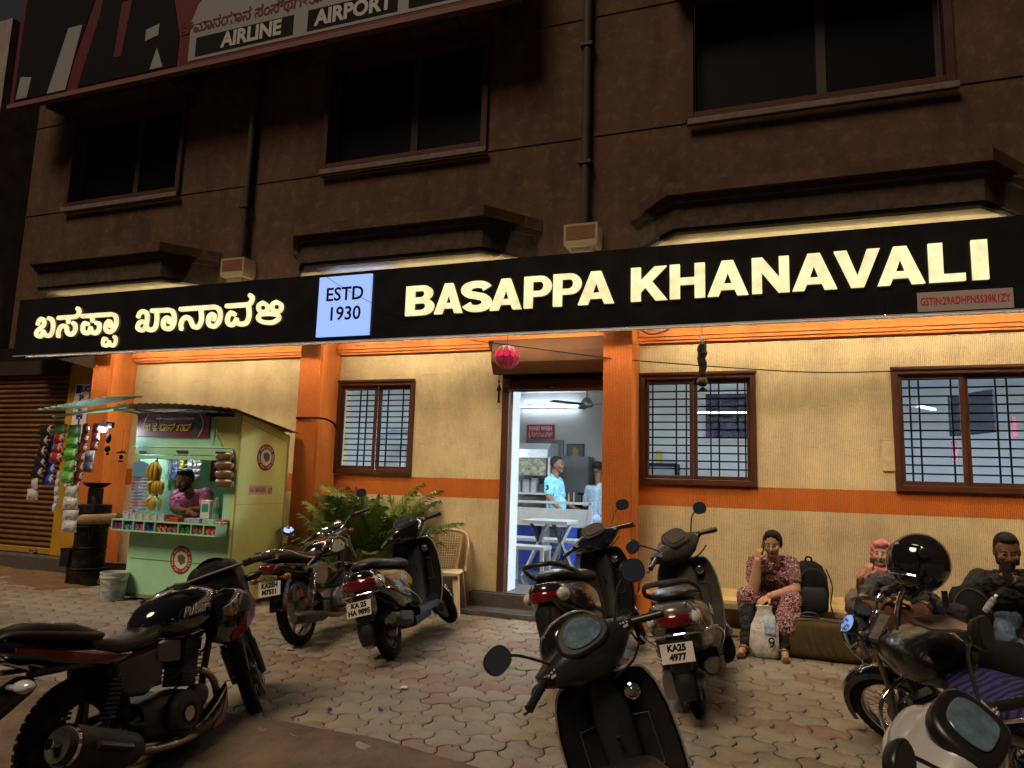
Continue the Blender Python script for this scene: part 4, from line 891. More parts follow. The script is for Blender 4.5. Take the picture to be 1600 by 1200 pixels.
def spring(g, a, b, r, turns, wr):
    a, b = Vector(a), Vector(b); d = (b-a).normalized(); n = d.orthogonal().normalized(); m = d.cross(n); N = turns*10
    g.tube([a+(b-a)*(i/N)+(n*math.cos(2*math.pi*i/10)+m*math.sin(2*math.pi*i/10))*r for i in range(N+1)], wr, 5)

def scooter(label, loc, heading, lean, steer, z=0., paint=GLB, paint2=None, inner=BLACK, plate=('KA 25', 'HA 9895'), rails='chrome', side=None, name='parked_scooter', cowl=None, dial=DIAL, style='round', grab='bar', mirrors=(True, True), tail=TAILR, cowl_face=None, seatm=SEATM, dome=1., tw=1., bz=1.22):
    b = Bike(label, loc, heading, lean, steer, (1.06, 0, .9), .45, 'scooter', 'two-wheelers parked in front of the restaurant', name, z)
    b.wheel(0, .215, .09, 'disc', BLACK, nm='rear_wheel', sq=1.05); b.wheel(1.24, .22, .085, 'disc', ALLOY, True, nm='front_wheel', sq=1.05)
    # front mudguard and fork
    g = G(); rings = []
    for i in range(13):
        a = R(-20+16.5*i); c, sn = math.cos(a), math.sin(a); rr = .245
        rings.append([Vector((1.24+c*(rr+dr), y, .22+sn*(rr+dr))) for y, dr in ((-.062, -.07), (-.058, -.01), (-.03, .012), (.03, .012), (.058, -.01), (.062, -.07), (.05, -.065), (.03, .004), (-.03, .004), (-.05, -.065))])
    g.loft(rings); b.p(g, 'front_mudguard', paint, steer=True)
    g = G()
    for sy in (-.06, .06): g.tube([(1.24, sy, .22), (1.19, sy, .36), (1.10, sy*.6, .62)], .018, 10)
    b.p(g, 'fork', BLACK, steer=True)
    # rear body shell
    wide = .0 if style == 'round' else -.02
    g = G(); g.sect([(.50, .10, .34, .60, 3), (.42, .155+wide, .30, .66, 3), (.25, .195+wide, .33, .705, 2.8), (.05, .205+wide, .38, .735, 2.6), (-.15, .185+wide, .46, .755, 2.5), (-.30, .145+wide, .545, .76, 2.4), (-.38, .09, .61, .74, 2.2), (-.405, .04, .65, .71, 2)], 24); body = b.p(g, 'rear_body', paint, smooth=60)
    if paint2:
        for sy in (1, -1):
            g = G(); g.loft([[Vector((x, sy*(yy+dy), zz)) for dy, zz in ((0, z0), (.012, (z0+z1)/2), (0, z1), (-.03, z1), (-.03, z0))] for x, yy, z0, z1 in ((.40, .145, .52, .60), (.2, .195+wide, .53, .66), (-.02, .197+wide, .60, .69), (-.22, .155+wide, .66, .71))]); b.p(g, 'side_flash', paint2, body, smooth=60)
    # seat, two humps
    g = G(); g.sect([(.55, .075, .655, .70, 2.4), (.48, .125, .665, .755, 2.6), (.30, .15, .69, .785, 2.8), (.12, .155, .71, .775, 2.8), (.02, .15, .72, .80, 2.8), (-.16, .13, .735, .83, 2.6), (-.27, .09, .75, .815, 2.2), (-.30, .05, .765, .80, 2)], 22); b.p(g, 'seat', seatm, smooth=60)
    # floor, tunnel, leg shield
    g = G(); g.sect([(.40, .17, .25, .33, 6), (.6, .185, .245, .325, 6), (.9, .19, .245, .325, 6), (1.02, .17, .27, .37, 5)], 20); g.sect([(.45, .10, .16, .26, 4), (.9, .09, .17, .26, 4)], 14); b.p(g, 'footboard', inner, smooth=40)
    LS = [(.27, 1.00, .18), (.34, 1.03, .21), (.45, 1.055, .23), (.58, 1.085, .24), (.72, 1.10, .235), (.82, 1.105, .215), (.88, 1.10, .185), (.905, 1.095, .125)]
    g = G(); rings = []
    for zz, xc, hw in LS:
        ys = [-1+2*i/12 for i in range(13)]
        back = [Vector((xc-.085*abs(t)**2.2, t*hw, zz)) for t in ys]; bul = .075*math.sin(math.pi*min(1, max(0, (zz-.2)/.75)))+.02
        front = [Vector((xc-.085*abs(t)**2.2+.018+bul*(1-abs(t)**2.2), t*hw, zz)) for t in reversed(ys)]
        rings.append(back+front)
    g.loft(rings); ls = b.p(g, 'leg_shield', paint, smooth=60)
    g = G(); rings = []                       # plain inner panel a few mm proud of the shield, with its pocket
    for zz, xc, hw in LS: rings.append([Vector((xc-.085*abs(t)**2.2-.004, t*hw*.955, zz*.992+.004)) for t in [-1+2*i/12 for i in range(13)]]+[Vector((xc-.085*abs(t)**2.2-.001, t*hw*.955, zz*.992+.004)) for t in [1-2*i/12 for i in range(13)]])
    g.loft(rings); inn = b.p(g, 'inner_panel', inner, ls, smooth=60)
    g = G(); g.sect([(.30, .085, 1.0-.09, 1.06, 3.5), (.55, .08, .99, 1.09, 3.2), (.75, .085, 1.02, 1.10, 3), (.87, .06, 1.04, 1.10, 2.6)], 16, axis='z'); b.p(g, 'steering_cover', inner, ls, smooth=60)
    M = frame((1.045, -.115, .80), (-1, 0, .12), (0, 0, 1)) @ Matrix.Rotation(R(90), 4, 'Y')
    g = G(); g.lathe([(.034, -.02), (.034, .008), (.028, .012), (.022, .006), (.012, .006), (.01, .012)], 20, M); ig = b.p(g, 'ignition_lock', CHROME, ls)
    g = G(); g.tube([(.985, 0, .66), (.965, 0, .655), (.955, 0, .675)], .008, 8); b.p(g, 'bag_hook', BLACK, ls)
    g = G(); rim = [(1.10-.0, 0, .912)]
    pts = [Vector((xc-.085+.012, sy*hw, zz)) for sy, seq in ((-1, LS), (1, LS[::-1])) for zz, xc, hw in seq]
    g.tube(pts, .008, 8, 2); b.p(g, 'shield_edge_trim', SILV if rails == 'chrome' else BLACK, ls)
    # handlebar cowl, dial pod, grips, mirrors
    cw = cowl or paint
    g = G(); g.sect([(-.235, .045, .975, 1.035, 2.4), (-.19, .075, .95, 1.05, 2.6), (-.11, .115, .90, 1.085, 2.8), (0, .13, .87, 1.105, 2.8), (.11, .115, .90, 1.085, 2.8), (.19, .075, .95, 1.05, 2.6), (.235, .045, .975, 1.035, 2.4)], 22, axis='y', cy=1.075); hb = b.p(g, 'handlebar_cowl', cw, steer=True, smooth=60)
    g = G(); M = frame((1.16, 0, 1.0+.03*(dome-1)*4), (1, 0, .15), (0, 0, 1)); g.ell((0, 0, 0), (.075*dome, .125*dome, .10*dome), 22, 14, None, 2.3); g.xf(M); b.p(g, 'headlamp_cowl', paint, hb, True, smooth=60)
    g = G(); g.ell((0, 0, 0), (.03, .09, .062), 20, 12, None, 2.4); g.xf(frame((1.222, 0, .995), (1, 0, .15), (0, 0, 1))); b.p(g, 'headlamp', CLEAR, hb, True)
    Dp = frame((1.02, 0, 1.075), (-.72, 0, .70), (.7, 0, .72))
    sh = [(.085, -.045), (.062, -.075), (0, -.082), (-.062, -.075), (-.085, -.045), (-.088, .02), (-.06, .062), (0, .072), (.06, .062), (.088, .02)] if style == 'round' else [(.1, -.03), (.05, -.07), (-.05, -.07), (-.1, -.03), (-.085, .035), (-.03, .075), (.03, .075), (.085, .035)]
    sh = [(p.x, p.y) for p in spline([V((*q, 0)) for q in sh], [0]*len(sh), 4, True)[0]]
    Q = Dp @ Matrix(((0, 0, 1, 0), (1, 0, 0, 0), (0, 1, 0, 0), (0, 0, 0, 1)))
    g = G(); g.prism([(p[0]*bz, p[1]*bz*.98) for p in sh], .05, Q @ Matrix.Translation((0, 0, -.02))); b.p(g, 'dial_bezel', cowl_face or BLACK, hb, True, smooth=40, bevel=.012)
    g = G(); g.prism([(p[0]*.86, p[1]*.86) for p in sh], .008, Q @ Matrix.Translation((0, 0, .0305))); b.p(g, 'dial_glass', dial, hb, True, smooth=40, bevel=.003)
    b.grips(.995, 1.0, .355, .23, .02, .05)
    for k_, (y0, y1) in enumerate(((.21, .07), (-.21, -.06), (.19, .02))):
        g = G(); g.tube([(1.03, y0, .99-.01*k_), (.985-.01*k_, y0*.75, .93), (1.0, y1*1.2, .885), (1.04, y1, .86)], .0055, 6, 5); b.p(g, 'control_cable', BLACK)
    g = G(); zz0 = [(-.15, .70), (-.15, .50), (.15, .50), (.15, .70)]; xx = lambda z, y: 1.055+(z-.45)*.13-.085*abs(y/.235)**2.2-.0075
    for i in range(4): (ya, za), (yb, zb) = zz0[i], zz0[(i+1) % 4]; g.tube([(xx(za+(zb-za)*t, ya+(yb-ya)*t)-(.002 if abs(ya+(yb-ya)*t) > .09 else .0), ya+(yb-ya)*t, za+(zb-za)*t) for t in [j/8 for j in range(9)]], .0028, 5)
    b.p(g, 'pocket_seam', GREYP, ls)
    for k_ in range(6): g = G(); g.span(.52+.075*k_, .545+.075*k_, -.13, .13, .3255, .331); b.p(g, 'mat_rib', BLACK, smooth=0)
    for sd in (1, -1):
        g = G(); [g.ell((1.005, sd*(.175+.016*i), 1.032-.004*i), (.005, .006, .005), 8, 5) for i in range(3)]; g.box((1.0, sd*.19, 1.014), (.006, .03, .010)); b.p(g, 'switch_buttons', pm('white_switch_print', (.4, .4, .4), .4), hb, True)
    if mirrors[0]: b.mirror((1.03, .17, 1.05), (1.03, .36, 1.185), .062, .052, R(15))
    if mirrors[1]: b.mirror((1.03, -.17, 1.05), (1.03, -.36, 1.185), .062, .052, R(-15))
    # rear end
    g = G(); g.sect([(-.30+.06*(tw-1)*3, (.148+wide)*(1+.3*(tw-1)), .58-.05*(tw-1), .70, 2.6), (-.38, .105*tw, .60-.05*(tw-1), .70, 2.4), (-.417, .06*tw, .615-.05*(tw-1), .69, 2.2)], 20); tl = b.p(g, 'tail_light', tail, smooth=60)
    for sy in (1, -1):
        g = G(); g.ell((-.285+.05*(tw-1), sy*(.140+wide)*(1+.28*(tw-1)), .645-.015*(tw-1)), (.095, .036, .052), 16, 10); b.p(g, 'rear_indicator', CLEAR, tl)
    g = G(); g.sect([(-.44, .045, .37, .50, 3), (-.42, .065, .34, .58, 3.5), (-.36, .075, .34, .60, 4), (-.28, .075, .40, .60, 4)], 14); g.tube([(-.4, 0, .36), (-.43, 0, .27), (-.42, 0, .19)], [.07, .062, .05], 10, 3, .25); b.p(g, 'rear_mudguard', BLACK)
    if plate: b.plate(-.452, .475, R(18), *plate)
    if grab == 'bar':
        g = G(); g.tube([(.06, .165, .755), (-.12, .175, .80), (-.30, .135, .865), (-.375, .05, .88), (-.375, -.05, .88), (-.30, -.135, .865), (-.12, -.175, .80), (.06, -.165, .755)], .014, 10, 5, 1.3); b.p(g, 'grab_rail', GREYP if rails == 'chrome' else BLACK)
    if rails:
        rm = CHROME
        for sy in (1, -1):
            g = G(); g.tube([(.38, sy*.20, .33), (.22, sy*.245, .42), (.0, sy*.26, .50), (-.22, sy*.235, .565), (-.40, sy*.15, .575), (-.44, 0, .575)], .0085, 8, 5)
            g.tube([(-.30, sy*.19, .575), (-.33, sy*.16, .66), (-.33, sy*.12, .74), (-.36, sy*.09, .73)], .006, 8, 5)
            b.p(g, 'guard_rail', rm)
    if side:
        for sy in (-1, 1):
            Ms = facing((.12, sy*(.209+wide), .615), (-sy*1.0, 0, -.2*sy) if sy > 0 else (1, 0, -.22), (0, 0, 1)); b.txt(side, Ms, .085, pm('silver_lettering', (.7, .7, .7), .4), body, off=.003, shear=.3)
    # drive unit, silencer, stand, pegs
    g = G(); g.sect([(-.12, .05, .13, .30, 3), (.1, .055, .12, .33, 3), (.35, .05, .15, .34, 3), (.48, .04, .2, .32, 3)], 14, cy=.13); b.p(g, 'drive_casing', ENG, smooth=50)
    g = G(); g.tube([(-.26, -.165, .335), (-.22, -.165, .325), (.06, -.16, .27), (.16, -.155, .255)], [.04, .055, .058, .03], 14); g.tube([(.16, -.155, .255), (.3, -.10, .2), (.42, -.05, .25)], .018, 8, 4); ex = b.p(g, 'silencer', GREYP, smooth=50)
    g = G(); g.box((-.07, -.222, .315), (.26, .012, .075), (0, R(10), 0)); b.p(g, 'heat_shield', DENG, ex, bevel=.006)
    g = G(); g.tube([(-.02, .14, .25), (-.12, .15, .50)], .02, 10); spring(g, (-.02, .14, .27), (-.11, .15, .46), .03, 7, .006); b.p(g, 'shock_absorber', DENG)
    g = G(); g.tube([(.42, .12, .26), (.36, .22, .08), (.34, .25, .005-.22*math.sin(lean)+.02)], [.012, .011, .014], 8, 3); b.p(g, 'side_stand', BLACK)
    return b

def motorcycle(label, loc, heading, lean, steer, z=0., scale=1., kind='commuter', WB=1.24, paint=GLB, plate=None, wheels='alloy', rimmat=ALLOY, name='parked_motorcycle', mirrors=(True, True), gaugepods=True, tankband=None, carrier=False):
    sport = kind == 'sport'; r = .30
    b = Bike(label, loc, heading, lean, steer, (1.0, 0, .85), .46, 'motorcycle', 'two-wheelers parked in front of the restaurant', name, z, scale)
    b.wheel(0, r+.005, .12 if sport else .085, wheels, rimmat, nm='rear_wheel', drum=.075, spokes=6 if sport else 5, sq=1.05); b.wheel(WB, r, .085, wheels, rimmat, True, nm='front_wheel', drum=.06, spokes=6 if sport else 5)
    off = WB-1.24
    g = G()
    for sy in (-.085, .085): g.tube([(WB, sy, r), (WB-.10, sy, r+.22)], .026, 12); g.tube([(WB-.10, sy, r+.22), (1.03+off*.7, sy, .86)], .0165, 12)
    g.box((1.05+off*.7, 0, .82), (.06, .22, .03), (0, R(-25), 0)); g.box((1.0+off*.7, 0, .90), (.06, .22, .03), (0, R(-25), 0)); fk = b.p(g, 'front_fork', DENG if sport else ENG, steer=True)
    g = G(); rings = []
    for i in range(15):
        a = R(-5+12.5*i); c, sn = math.cos(a), math.sin(a); rr = r+.028; w = .055
        rings.append([Vector((WB+c*(rr+dr), y, r+sn*(rr+dr))) for y, dr in ((-w, -.045), (-w*.9, -.006), (-w*.4, .012), (w*.4, .012), (w*.9, -.006), (w, -.045), (w*.85, -.04), (w*.35, .005), (-w*.35, .005), (-w*.85, -.04))])
    g.loft(rings); b.p(g, 'front_mudguard', paint if not sport else pm('scuffed_black_mudguard', (.02, .02, .022), .4, dirt=.5), steer=True)
    g = G(); g.torus((WB, -.07, r), .11, .012, 'y', 28, 6, .3); b.p(g, 'brake_disc', ENG, fk, True)
    # frame and swing arm
    g = G()
    for pts in ([(.96, 0, .80), (.6, 0, .70), (.2, 0, .66), (-.25, 0, .68)], [(.97, 0, .76), (.86, 0, .42), (.78, 0, .22), (.35, 0, .24), (.28, 0, .62)]): g.tube(pts, .02, 10, 5)
    for sy in (-1, 1): g.tube([(.3, sy*.06, .33), (0, sy*.10, r)], .019, 10); g.tube([(.28, sy*.06, .62), (-.05, sy*.12, .67), (-.3, sy*.10, .70)], .013, 8, 4)
    b.p(g, 'frame', DENG)
    # tank
    g = G()
    if sport: g.sect([(.37, .07, .72, .82, 2.5), (.45, .12, .69, .875, 2.5), (.57, .155, .675, .92, 2.6), (.71, .17, .665, .94, 2.5), (.83, .165, .675, .93, 2.4), (.93, .14, .70, .90, 2.3), (1.0, .09, .74, .86, 2.2)], 26)
    else: g.sect([(.34, .06, .73, .79, 2.4), (.42, .105, .70, .84, 2.5), (.55, .135, .685, .885, 2.6), (.72, .148, .68, .905, 2.6), (.86, .135, .70, .90, 2.5), (.95, .10, .735, .87, 2.3), (.99, .06, .77, .84, 2.1)], 26)
    tk = b.p(g, 'fuel_tank', paint, smooth=60)
    g = G(); g.lathe([(.045, -.02), (.045, .008), (.038, .014), (.005, .014)], 18, Matrix.Translation((.72 if not sport else .7, 0, .905 if not sport else .945))); b.p(g, 'fuel_cap', CHROME if not sport else DENG, tk)
    if tankband:
        for sy in (1, -1):
            g = G(); g.prism([(.50, .74), (.60, .725), (.78, .745), (.80, .80), (.70, .845), (.60, .84), (.52, .79)], .006, Matrix(((1, 0, 0, 0), (0, 0, -sy, sy*.146 if sy > 0 else -.146), (0, 1, 0, 0), (0, 0, 0, 1)))); b.p(g, 'tank_panel', tankband, tk, smooth=0, bevel=.003)
            g = G(); g.tube([(.48, sy*.139, .76), (.56, sy*.146, .85), (.72, sy*.143, .868), (.86, sy*.135, .83), (.90, sy*.125, .76)], .007, 6, 4); b.p(g, 'tank_stripe', CHROME, tk)
    # seat
    g = G()
    if sport:
        g.sect([(.50, .08, .72, .815, 2.5), (.36, .13, .68, .765, 2.8), (.14, .15, .67, .755, 2.8), (.02, .135, .69, .79, 2.6), (-.03, .125, .70, .815, 2.6)], 20); b.p(g, 'rider_seat', SEATM, smooth=60)
        g = G(); g.sect([(.03, .12, .74, .82, 2.8), (-.10, .13, .775, .875, 2.8), (-.28, .11, .81, .905, 2.6), (-.40, .06, .845, .895, 2.4)], 20); b.p(g, 'pillion_seat', SEATM, smooth=60)
        REDS = pm('crimson_decal', (.26, .008, .022), .25, coat=.6)
        g = G(); g.sect([(.26, .10, .60, .70, 2.8), (.05, .145, .62, .735, 2.8), (-.18, .14, .675, .80, 2.6), (-.40, .10, .755, .86, 2.5), (-.52, .05, .80, .86, 2.3)], 20); tc = b.p(g, 'tail_cowl', paint, smooth=60)
        for sy in (1, -1):
            g = G(); g.loft([[Vector((x, sy*(yy), zz)) for yy, zz in ((y0, z0), (y0, z1), (y0-.03, z1), (y0-.03, z0))] for x, y0, z0, z1 in ((.16, .139, .665, .675), (.02, .151, .668, .70), (-.16, .147, .715, .75), (-.40, .1045, .80, .815))]); b.p(g, 'side_decal', REDS, tc, smooth=0)
            g = G(); g.tube([(.02, sy*.13, .79), (-.2, sy*.13, .835), (-.38, sy*.085, .87), (-.43, sy*.05, .865)], .012, 8, 4); b.p(g, 'grab_rail', DENG)
        g = G(); g.sect([(-.42, .08, .755, .845, 2.5), (-.52, .06, .785, .86, 2.3), (-.565, .03, .805, .85, 2)], 16); b.p(g, 'tail_light', pm('smoked_lens', (.06, .06, .062), .12, coat=.8), smooth=60)
        g = G(); g.sect([(-.28, .07, .60, .68, 3), (-.45, .075, .52, .62, 4), (-.62, .08, .40, .50, 4), (-.70, .08, .22, .36, 4), (-.705, .075, .16, .2, 4)], 14); mg = b.p(g, 'rear_mudguard', BLACK, smooth=50)
        if plate: b.plate(-.665, .46, R(20), *plate)
        for sy in (1, -1):
            g = G(); g.tube([(-.40, sy*.06, .66), (-.42, sy*.13, .66)], .012, 8); g.ell((-.43, sy*.185, .665), (.035, .065, .028), 14, 8, Matrix.Rotation(sy*.2, 3, 'Z')); b.p(g, 'rear_indicator', CLEAR)
    else:
        g = G(); g.sect([(.44, .075, .72, .775, 2.4), (.34, .115, .70, .78, 2.8), (.15, .135, .70, .775, 3), (.0, .135, .71, .795, 3), (-.2, .13, .725, .815, 2.8), (-.32, .11, .74, .81, 2.5), (-.36, .07, .755, .795, 2.2)], 20); b.p(g, 'seat', SEATM, smooth=60)
        g = G(); g.sect([(.3, .09, .56, .69, 2.8), (.12, .125, .53, .70, 2.8), (-.15, .13, .60, .725, 2.8), (-.33, .10, .655, .74, 2.6), (-.42, .06, .685, .735, 2.2)], 20); b.p(g, 'tail_cowl', paint, smooth=60)
        g = G(); g.sect([(-.34, .085, .63, .735, 3), (-.43, .075, .645, .73, 2.8), (-.455, .05, .66, .72, 2.4)], 16); b.p(g, 'tail_light', TAILR, smooth=60)
        for sy in (1, -1):
            g = G(); g.tube([(-.36, sy*.06, .61), (-.37, sy*.12, .61)], .01, 8); g.ell((-.375, sy*.155, .61), (.035, .035, .03), 12, 8); b.p(g, 'rear_indicator', AMB)
            g = G(); g.tube([(.12, sy*.155, .72), (-.1, sy*.16, .75), (-.28, sy*.14, .81), (-.42, sy*.09, .83), (-.45, 0, .83)], .0105, 10, 5); g.tube([(-.28, sy*.14, .81), (-.3, sy*.08, .815), (-.3, 0, .815)], .008, 8, 4); g.tube([(.12, sy*.155, .72), (-.02, sy*.15, .66)], .008, 8); b.p(g, 'grab_rail', CHROME)
        g = G(); rings = []
        for i in range(12):
            a = R(70+9.5*i); c, sn = math.cos(a), math.sin(a); rr = r+.05
            rings.append([Vector((c*(rr+dr), y, r+sn*(rr+dr))) for y, dr in ((-.07, -.05), (-.062, -.004), (-.03, .012), (.03, .012), (.062, -.004), (.07, -.05), (.055, -.045), (.025, .005), (-.025, .005), (-.055, -.045))])
        g.loft(rings); b.p(g, 'rear_mudguard', paint)
        if plate: b.plate(-.40, .53, R(14), *plate)
    # side panel, engine, exhaust
    for sy in (1, -1):
        g = G(); g.loft([[Vector((x, sy*(.10+dy), zz)) for dy, zz in ((0, z0), (.03, z0+.02), (.035, z1-.03), (0, z1))] for x, z0, z1 in ((.40, .50, .69), (.30, .44, .68), (.18, .46, .67), (.06, .55, .66))]); sp_ = b.p(g, 'side_panel', paint if not sport else DENG, smooth=40, bevel=.006)
        if sport: g = G(); g.loft([[Vector((x, sy*.139, zz)) for zz in (z0, z1)]+[Vector((x, sy*.12, zz)) for zz in (z1, z0)] for x, z0, z1 in ((.52, .57, .67), (.44, .575, .685), (.36, .60, .665))]); b.p(g, 'grey_inset', pm('grey_inset', (.10, .10, .105), .45), sp_, smooth=0)
    g = G(); g.sect([(.32, .085, .20, .40, 3.5), (.45, .115, .17, .42, 3.5), (.62, .12, .17, .40, 3.5), (.74, .10, .20, .36, 3.2)], 16); en = b.p(g, 'engine', ENG if not sport else DENG, smooth=40)
    for sy in (1, -1):
        M = Matrix.Translation((.54, sy*.12, .29)) @ Matrix.Rotation(-sy*R(90), 4, 'X')
        g = G(); g.lathe([(.115, -.02), (.118, .02), (.10, .045), (.06, .052), (.055, .046), (.03, .046), (.005, .05)], 24, M); g.lathe([(.06, -.02), (.06, .03), (.045, .04), (.004, .04)], 16, Matrix.Translation((-.16 if sy > 0 else .12, 0, .03 if sy > 0 else .06)) @ M)
        cvr = b.p(g, 'engine_cover', ENG if not sport else GREYP, en)
        if sport and sy < 0:
            g = G(); g.lathe([(.036, 0), (.036, .004), (.004, .005)], 20, Matrix.Translation((.54, -.1725, .29)) @ Matrix.Rotation(R(90), 4, 'X')); b.p(g, 'cover_badge', SILV, cvr)
    g = G(); fr = Matrix.Translation((.66, 0, .40)) @ Matrix.Rotation(R(12 if sport else 72), 4, 'Y')
    for k in range(8): st = len(g.v); g.box((0, 0, .03+.022*k), (.15, .165, .008)); g.xf(fr, st)
    st = len(g.v); g.box((0, 0, .11), (.115, .125, .22)); g.box((0, 0, .225), (.13, .14, .06)); g.xf(fr, st); b.p(g, 'cylinder_fins', ENG if not sport else DENG, en, smooth=0, bevel=.002)
    g = G(); g.box((.42, 0, .50), (.12, .1, .09)); g.tube([(.42, .06, .5), (.5, .07, .55), (.62, .06, .53)], .02, 8, 4); g.tube([(.45, -.08, .46), (.6, -.11, .52), (.8, -.09, .60), (.95, -.05, .72)], .006, 6, 5); g.tube([(.5, -.10, .42), (.7, -.12, .48), (.82, -.1, .66), (.98, -.02, .8)], .005, 6, 5); b.p(g, 'carburettor', DENG, en)
    g = G(); g.tube([(.76, -.03, .47) if not sport else (.70, -.02, .5), (.86, -.06, .40), (.84, -.10, .22), (.62, -.13, .155), (.35, -.15, .175), (.16, -.17, .225)], .021, 12, 6); exo = b.p(g, 'exhaust_pipe', pm('heat_stained_pipe', (.30, .22, .14), .35, .8, dirt=.5))
    if sport: g = G(); g.tube([(.19, -.175, .225), (.14, -.178, .24), (.08, -.182, .257), (-.24, -.20, .375), (-.29, -.203, .392)], [.035, .064, .072, .078, .062], 20, 0, 1.12); b.p(g, 'silencer', GREYP, exo, smooth=50); g = G(); g.tube([(-.27, -.203, .387), (-.335, -.207, .412)], .022, 12); b.p(g, 'tail_pipe', CHROME, exo); g = G(); g.tube([(-.242, -.2, .376), (-.260, -.201, .382)], .0795, 20, 0, 1.12); b.p(g, 'end_band', CHROME, exo); g = G(); g.tube([(.05, -.228, .275), (-.16, -.248, .352)], .05, 10, 0, .55); b.p(g, 'heat_shield', BLACK, exo)
    else: g = G(); g.tube([(.18, -.165, .2), (.10, -.168, .205), (-.25, -.175, .25), (-.36, -.178, .262), (-.40, -.178, .268)], [.03, .045, .052, .05, .036], 18); b.p(g, 'silencer', DENG if wheels == 'alloy' else CHROME, exo, smooth=50)
    for sy in (-1, 1):
        g = G(); g.tube([(.02, sy*.13, r+.03), (.10, sy*.14, .63)], .017, 10); spring(g, (.035, sy*.132, r+.1), (.09, sy*.138, .58), .032, 9, .0075)
        b.p(g, 'shock_absorber', DENG if sport else CHROME)
    g = G(); g.box((.14, .10, .335), (.42, .035, .10)); b.p(g, 'chain_case', DENG, bevel=.012)
    for sy in (-1, 1):
        g = G(); g.tube([(.46, sy*.10, .235), (.46, sy*.25, .235)], .014, 10); b.p(g, 'foot_peg', BLACK); g = G(); g.tube([(.14, sy*.13, .34), (.15, sy*.24, .345)], .012, 8); b.p(g, 'foot_peg', BLACK)
    g = G(); g.tube([(.5, -.14, .2), (.62, -.17, .19), (.70, -.17, .22)], .008, 6, 3); b.p(g, 'brake_pedal', BLACK); g = G(); g.tube([(.4, .1, .2), (.34, .19, .07), (.32, .25, .02-.22*math.sin(lean))], .013, 8, 3); b.p(g, 'side_stand', BLACK)
    if not sport:
        g = G(); g.tube([(.84, -.26, .60) if 0 else (.80, -.22, .30), (.86, -.27, .42), (.88, -.22, .56), (.90, -.05, .62), (.90, .05, .62), (.88, .22, .56), (.86, .27, .42), (.80, .22, .30), (.80, 0, .26), (.80, -.22, .30)], .0125, 10, 5); b.p(g, 'leg_guard', CHROME)
    # bars and lamps
    g = G(); g.tube([(.93, .30, .985), (1.0, .17, 1.0), (1.02, .08, .94), (1.02, -.08, .94), (1.0, -.17, 1.0), (.93, -.30, .985)] if not sport else [(.95, .30, .965), (1.0, .14, .98), (1.0, -.14, .98), (.95, -.30, .965)], .0115, 10, 6); bar = b.p(g, 'handlebar', CHROME if not sport else DENG, steer=True)
    b.grips(.93 if not sport else .95, .985 if not sport else .965, .385, .25, .015, .05, gl=ENG)
    if gaugepods:
        for sy, tl in ((.07, 0), (-.065, 0)):
            M = frame((1.07, sy, 1.0), (-.62, 0, .78), (.78, 0, .62)) @ Matrix.Rotation(R(90), 4, 'Y')
            g = G(); g.lathe([(.035, -.07), (.05, -.05), (.056, -.01), (.056, .004), (.050, .006), (.049, .0)], 22, M); gp = b.p(g, 'gauge', BLACK, steer=True); g = G(); g.torus((0, 0, .004), .053, .0045, 'z', 28, 6); g.xf(M); b.p(g, 'gauge_ring', CHROME, gp, True); g = G(); g.lathe([(.049, .0005), (.02, .003), (.003, .0035)], 22, M); b.p(g, 'gauge_glass', DIAL, gp, True)
    if sport:
        g = G(); g.sect([(1.02, .12, .84, 1.03, 2.6), (1.10, .17, .76, 1.07, 2.8), (1.22, .17, .73, 1.05, 2.8), (1.33, .135, .75, .96, 2.5), (1.40, .07, .78, .88, 2.2)], 22); fa = b.p(g, 'headlamp_fairing', pm('satin_black_fairing', (.012, .012, .013), .35), steer=True, smooth=60)
        g = G(); rings = [[Vector((x, hw*math.cos(t), z0+hh*math.sin(t))) for t in [math.pi*i/10 for i in range(11)]]+[Vector((x, .93*hw*math.cos(t), z0+(hh-.008)*math.sin(t))) for t in [math.pi*(10-i)/10 for i in range(11)]] for x, hw, z0, hh in ((1.08, .11, 1.0, .085), (1.16, .13, 1.0, .075), (1.28, .12, .95, .055), (1.38, .07, .90, .03))]; g.loft(rings); b.p(g, 'visor', pm('smoked_visor', (.01, .01, .011), .15), fa, True)
        g = G(); g.ell((1.365, 0, .87), (.05, .085, .06), 18, 10); b.p(g, 'headlamp', CLEAR, fa, True)
        for sy in (1, -1):
            g = G(); g.tube([(1.16, sy*.12, .90), (1.15, sy*.16, .89)], .01, 8); g.ell((1.15, sy*.215, .89), (.03, .065, .026), 14, 8); b.p(g, 'front_indicator', BLACK, steer=True)
            REDS = pm('crimson_decal', (.26, .008, .022), .25, coat=.6)
            g = G(); g.sect([(.76, .05, .61, .86, 2.2), (.86, .08, .57, .90, 2.4), (.97, .085, .59, .89, 2.4), (1.08, .06, .66, .86, 2.2), (1.15, .02, .72, .81, 2)], 18, cy=sy*.145); sh_ = b.p(g, 'tank_shroud', paint, smooth=60)
            g = G(); g.loft([[Vector((x, sy*(yy), zz)) for yy, zz in ((y0, z0), (y0, z1), (y0-.05, z1), (y0-.05, z0))] for x, y0, z0, z1 in ((.86, .222, .60, .645), (.97, .230, .635, .71), (1.08, .205, .70, .80), (1.135, .172, .74, .80))]); b.p(g, 'shroud_decal', REDS, sh_, smooth=0)
            g = G(); g.ell((.97, sy*.227, .80), (.06, .012, .05), 12, 8, Matrix.Rotation(R(25), 3, 'Y'), 3.2); b.p(g, 'air_scoop', pm('grey_scoop', (.08, .08, .085), .4), sh_)
